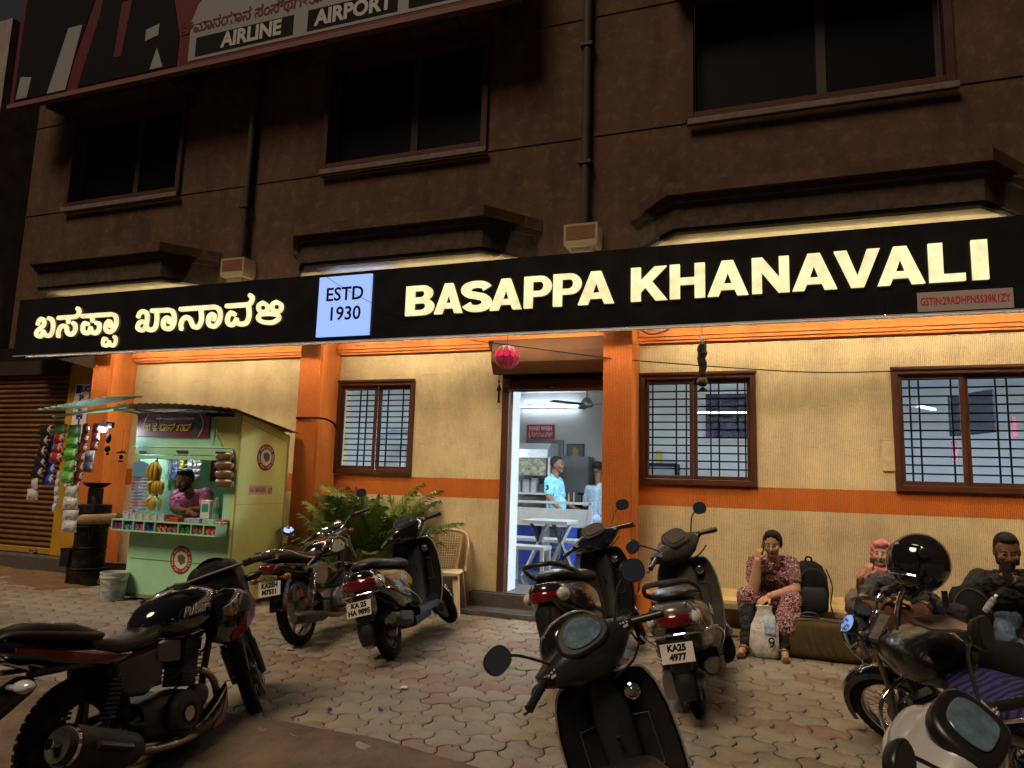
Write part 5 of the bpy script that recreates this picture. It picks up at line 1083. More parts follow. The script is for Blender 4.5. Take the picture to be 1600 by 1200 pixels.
            Mt = facing((.60, sy*.1735, .815), (-1, -.05, .10) if sy > 0 else (1, -.05, .10), (0, 0, 1)); b.txt('Pulsar', Mt, .075, pm('silver_lettering', (.7, .7, .7), .4), tk, off=.001, shear=.5)
            g = G(); g.sect([(.50, .02, .14, .20, 3), (.66, .035, .13, .22, 3), (.80, .035, .13, .30, 3), (.90, .015, .2, .36, 2.5)], 14, cy=sy*.12); bl = b.p(g, 'belly_pan', paint, smooth=60)
            g = G(); g.loft([[Vector((x, sy*yy, zz)) for yy, zz in ((y0, z0), (y0, z1), (y0-.03, z1), (y0-.03, z0))] for x, y0, z0, z1 in ((.74, .157, .145, .165), (.82, .155, .16, .21), (.88, .144, .23, .30))]); b.p(g, 'belly_decal', REDS, bl, smooth=0)
    else:
        g = G(); g.ell((1.13, 0, .87), (.10, .10, .095), 20, 12); hl = b.p(g, 'headlamp', paint, steer=True); g = G(); g.lathe([(.088, -.006), (.088, .006), (.06, .028), (.004, .036)], 24, frame((1.205, 0, .865), (1, 0, -.08), (0, 0, 1)) @ Matrix.Rotation(R(90), 4, 'Y')); b.p(g, 'headlamp_glass', CLEAR, hl, True); g = G(); g.torus((0, 0, 0), .09, .007, 'z', 28, 6); g.xf(frame((1.204, 0, .865), (1, 0, -.08), (0, 0, 1)) @ Matrix.Rotation(R(90), 4, 'Y')); b.p(g, 'headlamp_ring', CHROME, hl, True)
        for sy in (1, -1):
            g = G(); g.tube([(1.07, sy*.09, .87), (1.07, sy*.13, .87)], .009, 8); g.ell((1.07, sy*.165, .87), (.032, .038, .03), 12, 8); b.p(g, 'front_indicator', AMB, steer=True)
    if mirrors[0]: b.mirror((.98, .22, 1.0), (.97, .42, 1.165), .058, .046, R(8), (-1, .1, .12))
    if mirrors[1]: b.mirror((.98, -.22, 1.0), (.97, -.42, 1.165), .058, .046, R(-8), (-1, -.1, .12))
    return b

D = math.radians
b1 = motorcycle('black sports motorcycle with red flashes and fat silencer, at the lower left', (-3.05, -5.18), D(94), D(8), D(34), -.13, kind='sport', WB=1.34, paint=pm('deep_blue_black_paint', (.004, .005, .010), .13, coat=1.), plate=('KA32E', '1731'), rimmat=pm('black_alloy_wheel', (.035, .034, .033), .4, .4, dirt=.5), mirrors=(False, False), gaugepods=False)
b2 = motorcycle('black commuter motorcycle with chrome grab rail and silver tank panel, in front of the palms', (-3.89, -2.38), D(98), D(12), D(46), 0, paint=GLB, plate=('KA25H', 'M7531'), tankband=pm('silver_blue_panel', (.42, .46, .52), .22, .5, coat=.6), mirrors=(False, True))
def bisect(b, v, tgt):                     # a mirror turned so that it shows the light box
    bpy.context.view_layer.update(); w = b.root.matrix_basis @ (b.S @ V(v)); n = ((CAM-w).normalized()+(V(tgt)-w).normalized()).normalized(); return ((b.root.matrix_basis.to_3x3() @ b.S.to_3x3()).inverted() @ n)
q = (.97, .42, 1.165); b2.mirror((.98, .22, 1.0), q, .062, .05, R(8), bisect(b2, q, (-4.87, -.63, 3.5)))
b3 = scooter('black scooter with yellow flashes and number plate KA 25 HA 9895, beside the plastic chair', (-2.95, -2.44), D(99), D(16), D(43), paint=GLB, paint2=pm('yellow_flash', (.55, .36, .03), .35, coat=.5), plate=('KA 25', 'HA 9895'), style='sharp', side='Dio', grab=None, mirrors=(False, False), tw=1.3)
b4 = scooter('dark scooter standing directly in front of the doorway with its back to the step', (-1.40, -2.34), D(83), D(15), D(31), paint=pm('purple_black_paint', (.010, .008, .016), .2, coat=.8), plate=None, rails=None, mirrors=(False, True), dial=pm('dull_dial', (.05, .04, .035), .25))
b5 = scooter('black scooter nearest the camera in the middle, handlebar and leg shield only', (-.13, -5.64), D(106), D(20), D(25), -.19, paint=GLB, cowl=pm('satin_black_cowl', (.012, .013, .016), .3, coat=.2), plate=None, style='sharp', dome=1.3, dial=pm('blue_grey_dial', (.10, .165, .22), .05, coat=1., noise_s=22, noise_a=.5))  # dial colour carries the blue-grey reflection and backlight of its glass
b6 = scooter('grey dusty scooter with chrome guard rails, left of the seated woman in the patterned kurta', (-.48, -2.80), D(92), D(12.5), D(40), paint=pm('dusty_grey_paint', (.10, .095, .09), .3, .3, coat=.5, dirt=.3), inner=GREYP, cowl=GREYP, cowl_face=GREYP, plate=('KA25', '4977'), side='Activa', dial=pm('dusty_dial', (.06, .055, .05), .3))
b7 = motorcycle('black motorcycle with spoked wheels and a helmet on its mirror, right of the suitcase', (1.18, -3.97), D(112.4), D(22), D(36), -.05, .92, paint=pm('blue_black_paint', (.006, .008, .02), .2, coat=.7), wheels='wire', rimmat=CHROME, plate=None, mirrors=(False, False))
b8 = scooter('silver and black scooter at the lower right corner with a large blue-grey dial', (1.14, -6.19), D(121), D(7), D(32), -.255, paint=pm('pearl_silver_paint', (.48, .48, .49), .25, .4, coat=.6), cowl_face=BLACK, bz=1.32, plate=None, dial=MATS['blue_grey_dial'])
# ================================================================ THE BETEL-LEAF KIOSK
def printmat(name, cols, scale=14., bump=.012, rough=.25):
    # printed, crinkled foil: patches of the pack's own colours
    if name in MATS: return MATS[name]
    m = pm(name, cols[0], rough, .1, coat=.5, bump_s=34, bump_d=bump); nt = m.node_tree; N = nt.nodes; L = nt.links; b = N['Principled BSDF']
    tc = N.new('ShaderNodeTexCoord'); nz = N.new('ShaderNodeTexNoise'); nz.inputs['Scale'].default_value = scale*.8; nz.inputs['Detail'].default_value = 3; L.new(tc.outputs['Object'], nz.inputs['Vector'])
    mv = N.new('ShaderNodeMix'); mv.data_type = 'VECTOR'; mv.inputs['Factor'].default_value = .18; L.new(tc.outputs['Object'], mv.inputs['A']); L.new(nz.outputs['Color'], mv.inputs['B'])
    v = N.new('ShaderNodeTexVoronoi'); v.inputs['Scale'].default_value = scale; L.new(mv.outputs['Result'], v.inputs['Vector'])
    sp = N.new('ShaderNodeSeparateColor'); L.new(v.outputs['Color'], sp.inputs[0]); r = N.new('ShaderNodeValToRGB'); r.color_ramp.interpolation = 'CONSTANT'
    W = [0, .68, .84, .94][:len(cols)]
    while len(r.color_ramp.elements) < len(cols): r.color_ramp.elements.new(.5)
    for e, p_, c in zip(r.color_ramp.elements, W, cols): e.position = p_; e.color = (*c, 1)
    L.new(sp.outputs[0], r.inputs['Fac']); L.new(r.outputs['Color'], b.inputs['Base Color']); return m
KY = -1.4; kx0, kx1 = -7.07, -5.63; KB = -.52
kz = lambda px, py, y=KY: at(px, py, y).z
GREEN = pm('pale_green_kiosk_paint', (.38, .72, .46), .45, noise_s=3, noise_a=.14, dirt=.12)
OLIVE = pm('yellow_kiosk_paint', (.70, .68, .25), .5, noise_s=2, noise_a=.12, dirt=.1)  # yellower tone for the side panel and right-hand header
kio = empty('paan_kiosk', (-6.35, -1, 0), label='small green and yellow betel-leaf kiosk with a red name board, left of the pillar', cat='kiosk')
KI = Matrix.Translation((6.35, 1, 0))
def ko(g, nm, m, par=None, **k): g.xf(KI); return g.obj(nm, m, par or kio, **k)
zc = .90; zo = 1.60; zh = 1.72; zt = 2.16
g = G(); g.span(kx0, kx1-.002, KY, KY+.03, .06, zc-.03); ko(g, 'front_panel', GREEN, smooth=0)
g = G(); g.span(kx0+.03, kx1-.03, KY-.006, KY-.001, .46, .464); g.span(kx0, kx1, KY-.012, KY+.001, .03, .07); ko(g, 'panel_seam', pm('dark_green_seam', (.16, .27, .17), .6), smooth=0)
g = G(); g.prism([(KY, .04), (KB, .04), (KB, 1.95), (KY, zt)], .03, Matrix(((0, 0, 1, kx1), (1, 0, 0, 0), (0, 1, 0, 0), (0, 0, 0, 1)))); sd = ko(g, 'side_panel', OLIVE, smooth=0)
g = G(); g.span(kx1+.031, kx1+.034, KY+.02, KB-.02, 1.12, 1.124); g.span(kx1+.031, kx1+.036, KB-.03, KB, .04, 1.94); g.span(kx1+.031, kx1+.036, KY, KY+.025, .04, 2.14); g.prism([(KY+.03, 2.06), (KB-.03, 1.86), (KB-.03, 1.865), (KY+.03, 2.066)], .003, Matrix(((0, 0, 1, kx1+.031), (1, 0, 0, 0), (0, 1, 0, 0), (0, 0, 0, 1)))); ko(g, 'side_weld_strip', pm('olive_strip', (.36, .33, .12), .6), sd, smooth=0)
g = G(); g.span(kx0, kx0+.03, KY+.031, KB, .05, 1.95); ko(g, 'left_panel', GREEN, smooth=0)
g = G(); g.span(kx0+.031, kx1-.001, KB-.03, KB, .05, 1.93); ko(g, 'back_panel', GREEN, smooth=0)
g = G(); g.span(kx0+.031, kx1-.001, KY+.31, KB-.031, .86, .88); ko(g, 'inner_shelf', GREEN, smooth=0)
g = G(); g.span(kx0, kx0+.05, KY-.0, KY+.03, zc, zh); ko(g, 'front_post', GREEN, smooth=0); g = G(); g.span(kx1-.12, kx1-.002, KY, KY+.03, zc, zh); ko(g, 'front_post', GREEN, smooth=0)
g = G(); g.span(kx0-.02, kx1-.30, KY-.03, KY-.001, zh, zt-.01); hd = ko(g, 'header_panel', GREEN, smooth=0, bevel=.004)
g = G(); g.span(kx1-.30+.002, kx1-.002, KY-.002, KY+.02, zh, zt-.02); ko(g, 'yellow_header', OLIVE, smooth=0)
g = G(); g.prism([(kx1-.30, zh), (kx1-.15, zh), (kx1-.27, zh+.17)], .03, Matrix(((1, 0, 0, 0), (0, 0, -1, KY-.003), (0, 1, 0, 0), (0, 0, 0, 1)))); ko(g, 'gusset', GREEN, smooth=0)
g = G(); g.span(kx0+.02, kx1-.01, KY-.055, KY-.031, 1.655, 1.735); g.span(kx0+.05, kx1-.03, KY-.05, KY-.035, zo, 1.645); g.span(kx0-.06, kx1-.03, KY-.06, KY-.02, 1.736, 1.748); rl = ko(g, 'rolled_shutter_rail', GREEN, smooth=0, bevel=.004)
g = G(); g.span(-6.42, -6.26, KY-.07, KY-.056, 1.685, 1.705); g.span(-5.85, -5.72, KY-.075, KY-.056, 1.67, 1.70); g.span(-6.98, -6.88, KY-.07, KY-.056, 1.67, 1.69); ko(g, 'shutter_latch', DENG, rl, smooth=0)
# name board
M0 = facing((0, KY-.052, 0)); PW = pm('yellow_print', (.72, .62, .10), .5)
bz0, bz1 = 1.86, 2.125; bx0, bx1 = kx0+.0, kx1-.36
g = G(); g.span(bx0, bx1, KY-.05, KY-.031, bz0, bz1); nb_ = ko(g, 'name_board', pm('maroon_board', (.17, .014, .024), .4, noise_s=3, noise_a=.35), smooth=0)
KT = [[[(185, 250), (205, 232), (225, 250), (190, 290), (190, 318), (220, 315), (228, 290)], [(228, 290), (238, 318), (262, 300), (268, 250), (255, 215), (238, 228)]], [[(291, 320), (295, 322)]],
 [[(352, 242), (400, 240), (415, 215), (405, 195)], [(350, 315), (355, 290), (385, 280), (410, 295), (405, 320), (380, 322), (350, 300)]], [[(433, 320), (437, 322)]],
 [[(495, 228), (600, 222), (640, 240), (640, 290), (615, 322), (590, 305), (600, 272), (615, 268)], [(520, 255), (500, 268), (500, 315), (530, 318), (540, 290)], [(540, 290), (550, 318), (575, 312), (578, 262)]],
 [[(668, 228), (760, 224), (790, 212), (812, 200)], [(670, 322), (672, 290), (695, 265), (715, 285), (725, 318), (750, 310), (760, 262)], [(798, 265), (792, 235), (812, 205)]],
 [[(855, 250), (885, 235), (890, 265), (860, 300), (865, 322), (890, 315)], [(900, 228), (960, 222), (990, 245), (988, 300), (960, 322), (935, 300), (945, 265)]],
 [[(1010, 228), (1110, 222), (1150, 212), (1168, 203)], [(1030, 262), (1012, 280), (1015, 318), (1045, 318), (1055, 290)], [(1055, 290), (1065, 318), (1095, 312), (1100, 260)], [(1138, 270), (1132, 235), (1150, 210)]]]
def kt(p): return (bx0+.02+p[0]/1560*(bx1-bx0), bz1-(p[1]-30)/400*(bz1-bz0))
for dp, wd, mt in ((.0, .0205, PRINTB), (.0022, .0125, PW)):
    g = G(); i = 0
    for gl in KT:
        for st in gl: ribbon(g, [kt(p) for p in st], wd, .001+.00012*i, Matrix(((1, 0, 0, 0), (0, 0, -1, KY-.0505-dp-.002), (0, 1, 0, 0), (0, 0, 0, 1))), 4); i += 1
    ko(g, 'board_lettering', mt, nb_, smooth=0)
text('ಶ್ರೀ ಮಂಜುನಾಥೇಶ್ವರ ಪ್ರಸನ್ನ', KI @ facing((-6.5, KY-.0525, 2.07)), .035, PRINTW, nb_, off=.0005, xs=1.1)
g = G()
for sx, cx in ((1, bx0+.11), (-1, bx1-.10)): ribbon(g, [(cx+sx*.05, bz0+.004), (cx, bz0+.1), (cx+sx*.0, bz0+.18), (cx+sx*.05, bz1-.004)], .007, .001, Matrix(((1, 0, 0, 0), (0, 0, -1, KY-.0505), (0, 1, 0, 0), (0, 0, 0, 1))))
ko(g, 'white_arc', PRINTW, nb_, smooth=0)
g = G()
for c, a, s in (((bx1-.20, 2.05), .4, .09), ((bx1-.19, 1.97), -.5, .08), ((bx1-.2, 1.92), .2, .07)): g.prism([(c[0]+s*.6*math.cos(t)*math.cos(a)-s*.33*math.sin(t)*math.sin(a), c[1]+s*.6*math.cos(t)*math.sin(a)+s*.33*math.sin(t)*math.cos(a)) for t in [2*math.pi*k/14 for k in range(14)]], .001+.001*abs(a), Matrix(((1, 0, 0, 0), (0, 0, -1, KY-.0505), (0, 1, 0, 0), (0, 0, 0, 1))))
ko(g, 'printed_leaf', pm('dark_green_print', (.02, .12, .09), .5), nb_, smooth=0)
# round stickers
WS = pm('cream_print', (.62, .58, .52), .5)
def sticker(M, r, par):
    g = G(); n = 36; disc = lambda k, z: [(k*math.cos(2*math.pi*i/n), k*math.sin(2*math.pi*i/n)) for i in range(n)]
    g.prism(disc(r, 0), .0015, M); o = g.obj('round_sticker', pm('dark_red_sticker', (.24, .035, .022), .5), par, smooth=0)
    g = G(); g.prism(disc(r*.62, 0), .001, M @ Matrix.Translation((0, 0, .0016))); g.obj('sticker_centre', WS, o, smooth=0)
    g = G(); g.prism([(-.3*r, -.02*r), (.0, -.36*r), (.38*r, -.18*r), (.40*r, .22*r), (.05*r, .40*r), (-.34*r, .30*r)], .001, M @ Matrix.Translation((0, 0, .0027))); g.obj('printed_packet', pm('grey_green_packet', (.10, .11, .08), .5), o, smooth=0)
    for i, ch in enumerate('PAAN AVAILABLE HERE'):
        a = R(205-i*12.8)
        if ch != ' ': text(ch, M @ Matrix.Translation((r*.80*math.cos(a), r*.80*math.sin(a), .0017)) @ Matrix.Rotation(a-math.pi/2, 4, 'Z'), r*.27, WS, o, off=.0006)
    for i, ch in enumerate('FOOD * GOOD'):
        a = R(225+i*9.2)
        if ch != ' ': text(ch, M @ Matrix.Translation((r*.80*math.cos(a), r*.80*math.sin(a), .0017)) @ Matrix.Rotation(a+math.pi/2, 4, 'Z'), r*.2, WS, o, off=.0004)
Ms = KI @ facing((kx1+.0315, at(420, 709, KY).y+.47, 1.66), (0, 1, 0))
sticker(Ms, .155, sd); sticker(KI @ facing((at(283, 875, KY).x, KY-.001, at(283, 875, KY).z)), .155, kio)
g = G(); p_ = (kx1+.0315, KY+.42, 1.28); g.prism([(-.20, -.05), (.20, -.05), (.20, .06), (-.20, .06)], .001, KI @ facing(p_, (0, 1, 0))); ns = g.obj('no_smoking_notice', pm('pale_pink_notice', (.50, .40, .28), .5), sd, smooth=0)
text('NO SMOKING', KI @ facing((p_[0]+.0015, p_[1]-.04, p_[2]), (0, 1, 0)), .085, pm('red_print', (.42, .03, .03), .5), ns, off=.001, fit=.27)
g = G(); g.torus((0, 0, 0), .03, .004, 'z', 20, 4); g.box((0, 0, 0), (.05, .006, .003), (0, 0, .7)); g.xf(KI @ facing((p_[0]+.003, p_[1]+.165, p_[2]), (0, 1, 0))); g.obj('prohibition_ring', pm('red_print', (.42, .03, .03), .5), ns)
# roof sheets
RUST = pm('rusty_corrugated_iron', (.20, .13, .09), .75, noise_s=6, noise_a=.6, col2=(.09, .06, .05))
def corr(g, x0, x1, n, fn, amp, th=.004):
    rings = []
    for i in range(n+1):
        x = x0+(x1-x0)*i/n; w = amp*math.sin(i*math.pi/2)
        a, b_ = fn(x); rings.append([a+Vector((0, 0, w)), b_+Vector((0, 0, w)), b_+Vector((0, 0, w+th)), a+Vector((0, 0, w+th))])
    g.loft(rings)
g = G(); corr(g, kx0-.12, kx1+.16, 64, lambda x: (Vector((x, KY-.26, 2.225-.05*((x+6.75)/1.1)**2)), Vector((x, KB+.02, 2.04-.05*((x+6.75)/1.1)**2))), .006); rf = ko(g, 'roof_sheet', RUST, smooth=0)
g = G(); corr(g, kx0-1.0, kx0+.1, 40, lambda x: (Vector((x, -1.98, 2.115+.13*(x-kx0+1.05))), Vector((x, -1.50, 2.185+.13*(x-kx0+1.05)))), .014); ko(g, 'awning_sheet', pm('green_awning_iron', (.30, .46, .36), .55, dirt=.35), smooth=0)
g = G(); g.tube([(kx0-1.0, -1.75, 2.07), (kx0+.1, -1.7, 2.19)], .018, 8); g.tube([(kx0-.05, -1.75, 2.15), (kx0+.02, -1.4, 2.12)], .012, 6); g.tube([(kx0-.98, -1.75, 2.07), (kx0-.96, -1.52, 2.13), (kx0, -1.45, 2.2)], .014, 6); ko(g, 'awning_pole', GREEN)
g = G(); g.span(kx1-.33, kx1-.02, KY-.16, KY-.05, 2.09, 2.12); g.tube([(kx0+.1, KY-.18, 2.16), (-6.5, KY-.2, 2.12), (-6.1, KY-.2, 2.15), (-5.8, KY-.18, 2.11), (-5.72, KY-.16, 2.16)], .006, 6, 5); g.tube([(kx0-.02, KY-.07, 2.13), (kx0+.15, KY-.09, 2.03), (kx0+.32, KY-.07, 2.03)], .004, 6, 4); ko(g, 'cable', PRINTB)
# counter case with compartments
cx0, cx1, cy0, cy1 = kx0-.10, kx1-.03, KY-.17, KY-.012
cs = G(); cs.span(cx0, cx1, cy0, KY+.30, .775, .79); case = ko(cs, 'counter_case', GREEN, smooth=0)
g = G(); g.span(cx0, cx1, cy0-.004, cy0+.012, .892, .91); g.span(cx0, cx1, cy0+.013, KY+.3, .893, .905); ko(g, 'counter_ledge', GREEN, case, smooth=0)
ND = 9; DX = [cx0+(cx1-cx0)*t for t in (0, .11, .215, .32, .425, .43, .65, .77, .885, 1.0)]
for x in DX:
    g = G(); g.span(x-.007, x+.007, cy0, cy1, .79, .892); ko(g, 'divider', GREEN, case, smooth=0)
rnd = random.Random(3)
PK = [printmat('pack_%s' % n, (c, c2, (.55, .5, .45), (.03, .03, .05)), 26) for n, c, c2 in (('magenta', (.35, .02, .22), (.05, .02, .3)), ('blue', (.02, .10, .5), (.3, .35, .5)), ('pink', (.55, .12, .35), (.05, .06, .2)), ('deep_blue', (.02, .05, .42), (.02, .02, .05)), ('orange', (.55, .20, .06), (.3, .05, .03)), ('red', (.42, .015, .02), (.5, .4, .35)), ('green', (.04, .22, .05), (.02, .04, .02)), ('brown', (.16, .07, .03), (.35, .18, .25)), ('cherry', (.5, .03, .06), (.55, .35, .35)))]
ORD = ['first', 'second', 'third', 'fourth', 'fifth', 'sixth', 'seventh', 'eighth']
names = ['magenta', 'blue', 'pink', 'deep blue', 'orange', 'red', 'green', 'brown', 'cherry red']
for i, (a, b_) in enumerate(zip(DX, DX[1:])):
    if b_-a < .05: continue
    k = 0; x = a+.012
    while x < b_-.06:
        w_ = rnd.uniform(.05, .075); h_ = rnd.uniform(.065, .095)
        ci = (i if k < 2 else (i+2) % 9); g = G(); g.sect([(0, w_*.48, 0, h_*.96, 3), (.03, w_*.5, 0, h_, 4), (.05, w_*.44, .004, h_*.9, 3)], 12, axis='y'); 
        o = g.obj('sweet_pouch', PK[ci], loc=(x+w_/2, cy0+.02, .791)); tag(o, '%s pouch, %s in the %s compartment of the kiosk counter case' % (names[ci], ORD[k], ORD[[0, 1, 2, 3, 3, 4, 5, 6, 7][i]]), 'pouch', 'pouches in the counter compartments'); x += w_+.008; k += 1
# goods lying on the counter
zt_ = .906
JAR = pm('clear_plastic_box', (.62, .68, .74), .15, coat=.6, noise_s=30, noise_a=.6)
for i in range(6):
    x = kx0+.06+.105*i; g = G(); g.box((0, 0, .035), (.095, .15, .07)); g.box((0, 0, .074), (.1, .155, .008)); tag(g.obj('clear_box', JAR, loc=(x, KY-.06, zt_), smooth=0, bevel=.004), '%s clear plastic sweet box along the kiosk counter top, counted from its left end' % ORD[i], 'box', 'clear boxes on the counter')
for (px, m, nm, lab, d) in ((278, 'red', 'red_box', 'bright red flat box on the kiosk counter in front of the seller', (.14, .1, .045)), (262, 'orange', 'orange_tray', 'orange edged flat tray left of the red box on the kiosk counter', (.2, .1, .025)), (308, 'deep_blue', 'blue_box', 'blue and white carton right of the red box on the kiosk counter', (.22, .12, .05)), (332, 'green', 'green_box', 'pale green carton beside the water bottle on the kiosk counter', (.16, .1, .045))):
    p = at(px, 800, KY-.05); c = {'red': (.6, .03, .02), 'orange': (.6, .16, .05), 'deep_blue': (.35, .42, .6), 'green': (.35, .55, .4)}[m]
    g = G(); g.box((0, 0, d[2]/2), d); tag(g.obj(nm, pm('carton_'+m, c, .4, noise_s=25, noise_a=.5), loc=(p.x, KY-.06, zt_), smooth=0, bevel=.004), lab, 'box')
p = at(352, 797, KY-.05); g = G()
for i in range(9): g.ell((rnd.uniform(-.06, .06), rnd.uniform(-.04, .04), .015+.02*(i//5)), (.028, .02, .014), 8, 5)
tag(g.obj('sweet_packet_heap', PK[8], loc=(p.x-.03, KY-.06, zt_)), 'heap of cherry red sachets at the right end of the kiosk counter', 'sachets')
g = G(); g.lathe([(.03, 0), (.038, .008), (.038, .1), (.034, .105), (.038, .11), (.038, .19), (.032, .215), (.014, .25), (.013, .265)], 18); p = at(339, 780, KY+.06)
wb = empty('water_bottle', (p.x, KY+.06, zt_), label='clear water bottle with teal label standing on the kiosk counter', cat='bottle')
CP = pm('clear_bottle_plastic', (.75, .85, .9), .08, trans=.75, ior=1.2); g.obj('body', CP, wb); g = G(); g.lathe([(.0386, .105), (.0386, .165)], 18); g.obj('label', pm('teal_label', (.03, .30, .30), .4), wb); g = G(); g.lathe([(.015, .262), (.015, .283), (.002, .284)], 14); g.obj('cap', pm('pale_cap', (.6, .7, .75), .4), wb)
p = at(323, 775, KY+.1); g = G(); g.box((0, 0, .12), (.13, .10, .24)); wc = g.obj('white_carton', pm('white_card', (.62, .62, .60), .6), loc=(p.x, KY+.14, zt_), smooth=0, bevel=.004); tag(wc, 'tall white carton standing behind the water bottle in the kiosk', 'carton'); g = G(); g.box((0, -.0515, .16), (.09, .002, .09)); g.obj('printed_panel', pm('teal_label', (.03, .30, .30), .4), wc, smooth=0)
# hanging sachets on the left, bananas, strips at the back, brown pouches
p = at(219, 765, KY-.02); sr = empty('sachet_rack', (p.x, KY-.03, p.z-.28), label='stack of striped blue and white sachets hung at the left of the kiosk window', cat='sachets')
cols = [pm('sachet_a', (.45, .50, .62), .3, noise_s=30, noise_a=.8, col2=(.08, .10, .3)), pm('sachet_b', (.10, .14, .5), .3, noise_s=26, noise_a=.8, col2=(.5, .4, .5)), pm('sachet_c', (.4, .06, .08), .3, noise_s=30, noise_a=.8, col2=(.4, .4, .5))]
for r_ in range(11):
    for c in range(2):
        g = G(); g.sect([(-.062, .003, -.005, .028, 2), (-.04, .014, 0, .03, 2.5), (.04, .014, 0, .03, 2.5), (.062, .003, -.005, .028, 2)], 8); g.obj('sachet', cols[2 if r_ in (1, 2, 9) else (c+r_ // 3) % 2], sr, loc=(-.065+.13*c, 0, .05+.037*r_))
p = at(233, 714, KY-.02); g = G(); g.prism([(-.13, -.09), (.13, -.09), (.16, .04), (.02, .09), (-.12, .08)], .008, facing((0, 0, 0))); g.obj('header_card', pm('blue_card', (.16, .30, .42), .4), sr, loc=(.02, -.02, .52))
BAN = pm('ripe_banana', (.62, .44, .045), .42, noise_s=9, noise_a=.3); BANT = pm('banana_tip', (.09, .06, .02), .6)
def banana(n, loc, lab, L_=.17, seed=0):
    L_ *= 1.15; rr = random.Random(seed); e = empty('banana_bunch', loc, label=lab, cat='bananas', group='banana bunches hanging in the kiosk')
    for i in range(n):
        a = -1.1+2.2*i/(n-1)+rr.uniform(-.1, .1); dy = rr.uniform(-.03, .03); out = .75
        pts = [Vector((0, dy*.3, 0)), Vector((math.sin(a)*.05, -.02+dy, -.025)), Vector((math.sin(a)*.095, -.035+dy, -L_*.45*abs(math.cos(a*.7)))), Vector((math.sin(a)*.09, -.03+dy, -L_*.8*abs(math.cos(a*.6)))), Vector((math.sin(a)*.06, -.015+dy, -L_))]
        g = G(); g.tube(pts, [.008, .014, .022, .020, .007], 8, 3); g.obj('banana', BAN, e, smooth=60)
    g = G(); g.ell((0, 0, .005), (.022, .02, .02), 10, 6); g.tube([(0, 0, .01), (.01, 0, .05)], .008, 6); g.obj('stalk', BANT, e); return e
pa = at(246, 722, KY-.05); banana(8, (pa.x, KY-.06, pa.z), 'topmost yellow banana bunch hanging in the kiosk window', .19, 1)
pa = at(249, 749, KY-.05); banana(9, (pa.x, KY-.06, pa.z), 'middle banana bunch of the three hanging in the kiosk window', .15, 2)
pa = at(243, 775, KY-.05); banana(4, (pa.x, KY-.04, pa.z), 'smallest and lowest banana bunch hanging in the kiosk window', .14, 3)
def strip(px, py0, py1, y, w_, mats, lab, n, nm='packet_strip', sway=0., puff=.018):
    w_ *= 1.45; a, b_ = at(px, py0, y), at(px, py1, y); h_ = (a.z-b_.z)/n
    e = empty(nm, (a.x, y, a.z), label=lab, cat='packets', group='strips of packets hanging at the kiosk')
    for i in range(n):
        m = mats[i] if i < len(mats) else mats[-1]
        g = G(); jx = rnd.uniform(-.004, .004)
        g.sect([(-h_, w_*.47, -.002, .002, 2), (-h_*.93, w_*.49, -.003, .003, 2), (-h_*.75, w_*.46, -puff*.9, puff*.9, 2.3), (-h_*.5, w_*.44, -puff, puff, 2.3), (-h_*.25, w_*.46, -puff*.9, puff*.9, 2.3), (-h_*.07, w_*.49, -.003, .003, 2), (0, w_*.47, -.002, .002, 2)], 14, axis='z')
        g.v = [Vector((v.y, v.x, v.z)) for v in g.v]
        [v.__iadd__(noise.noise_vector(v*45+V((i*3.1, px, 0)))*.0045) for v in g.v]; o = g.obj('packet', m, e, smooth=60, loc=(jx+sway*i, rnd.uniform(-.006, .006), -h_*i)); o.rotation_euler = (rnd.uniform(-.06, .06), 0, rnd.uniform(-.25, .25))
    return e
def foil(n, c, c2, s=26): return printmat('foil_'+n, (c, c2, tuple(x*.5 for x in c), (.62, .6, .55)), s*.75)
F = dict(blk=foil('black', (.02, .02, .022), (.05, .05, .055)), sil=foil('silver', (.60, .62, .66), (.40, .42, .46)), blu=foil('blue', (.03, .10, .55), (.45, .42, .35)), red=foil('red', (.42, .03, .03), (.60, .30, .08)), grn=foil('green', (.12, .52, .08), (.30, .55, .22)), mar=foil('maroon', (.24, .03, .04), (.55, .25, .18)))
strip(72, 664, 782, -1.75, .11, [F['blk']]*5+[F['sil']]*2, 'black foil packet strip with silver ends, outermost left under the kiosk awning', 7, sway=-.014)
strip(86, 676, 758, -1.68, .12, [F['blu']], 'blue packet strip behind the red packets under the kiosk awning', 5, sway=-.008)
strip(96, 662, 722, -1.78, .145, [F['grn'], F['red'], F['red'], F['red']], 'short red and orange crisp packet strip under the kiosk awning', 4, sway=-.006, puff=.03)
strip(117, 664, 756, -1.74, .135, [F['grn']], 'bright green packet strip in the middle under the kiosk awning', 5, sway=-.004, puff=.028)
strip(135, 662, 768, -1.7, .105, [F['mar']], 'long maroon packet strip under the kiosk awning, right of the green strip', 7, sway=-.008)
strip(151, 662, 704, -1.66, .10, [F['mar']], 'short maroon packet strip nearest the bulb under the kiosk awning', 3)
strip(113, 758, 832, -1.72, .145, [F['sil']], 'silver packet strip hanging below the green strip, lowest of all', 4, sway=.008, puff=.028)
strip(93, 735, 800, -1.71, .05, [F['sil']], 'thin silver sachet strip left of the wide silver packets', 5, sway=-.003)
strip(140, 704, 738, -1.62, .10, [F['sil'], foil('pale_blue', (.35, .42, .6), (.6, .6, .65))], 'pale blue sachet pair hanging behind the maroon strips', 2)
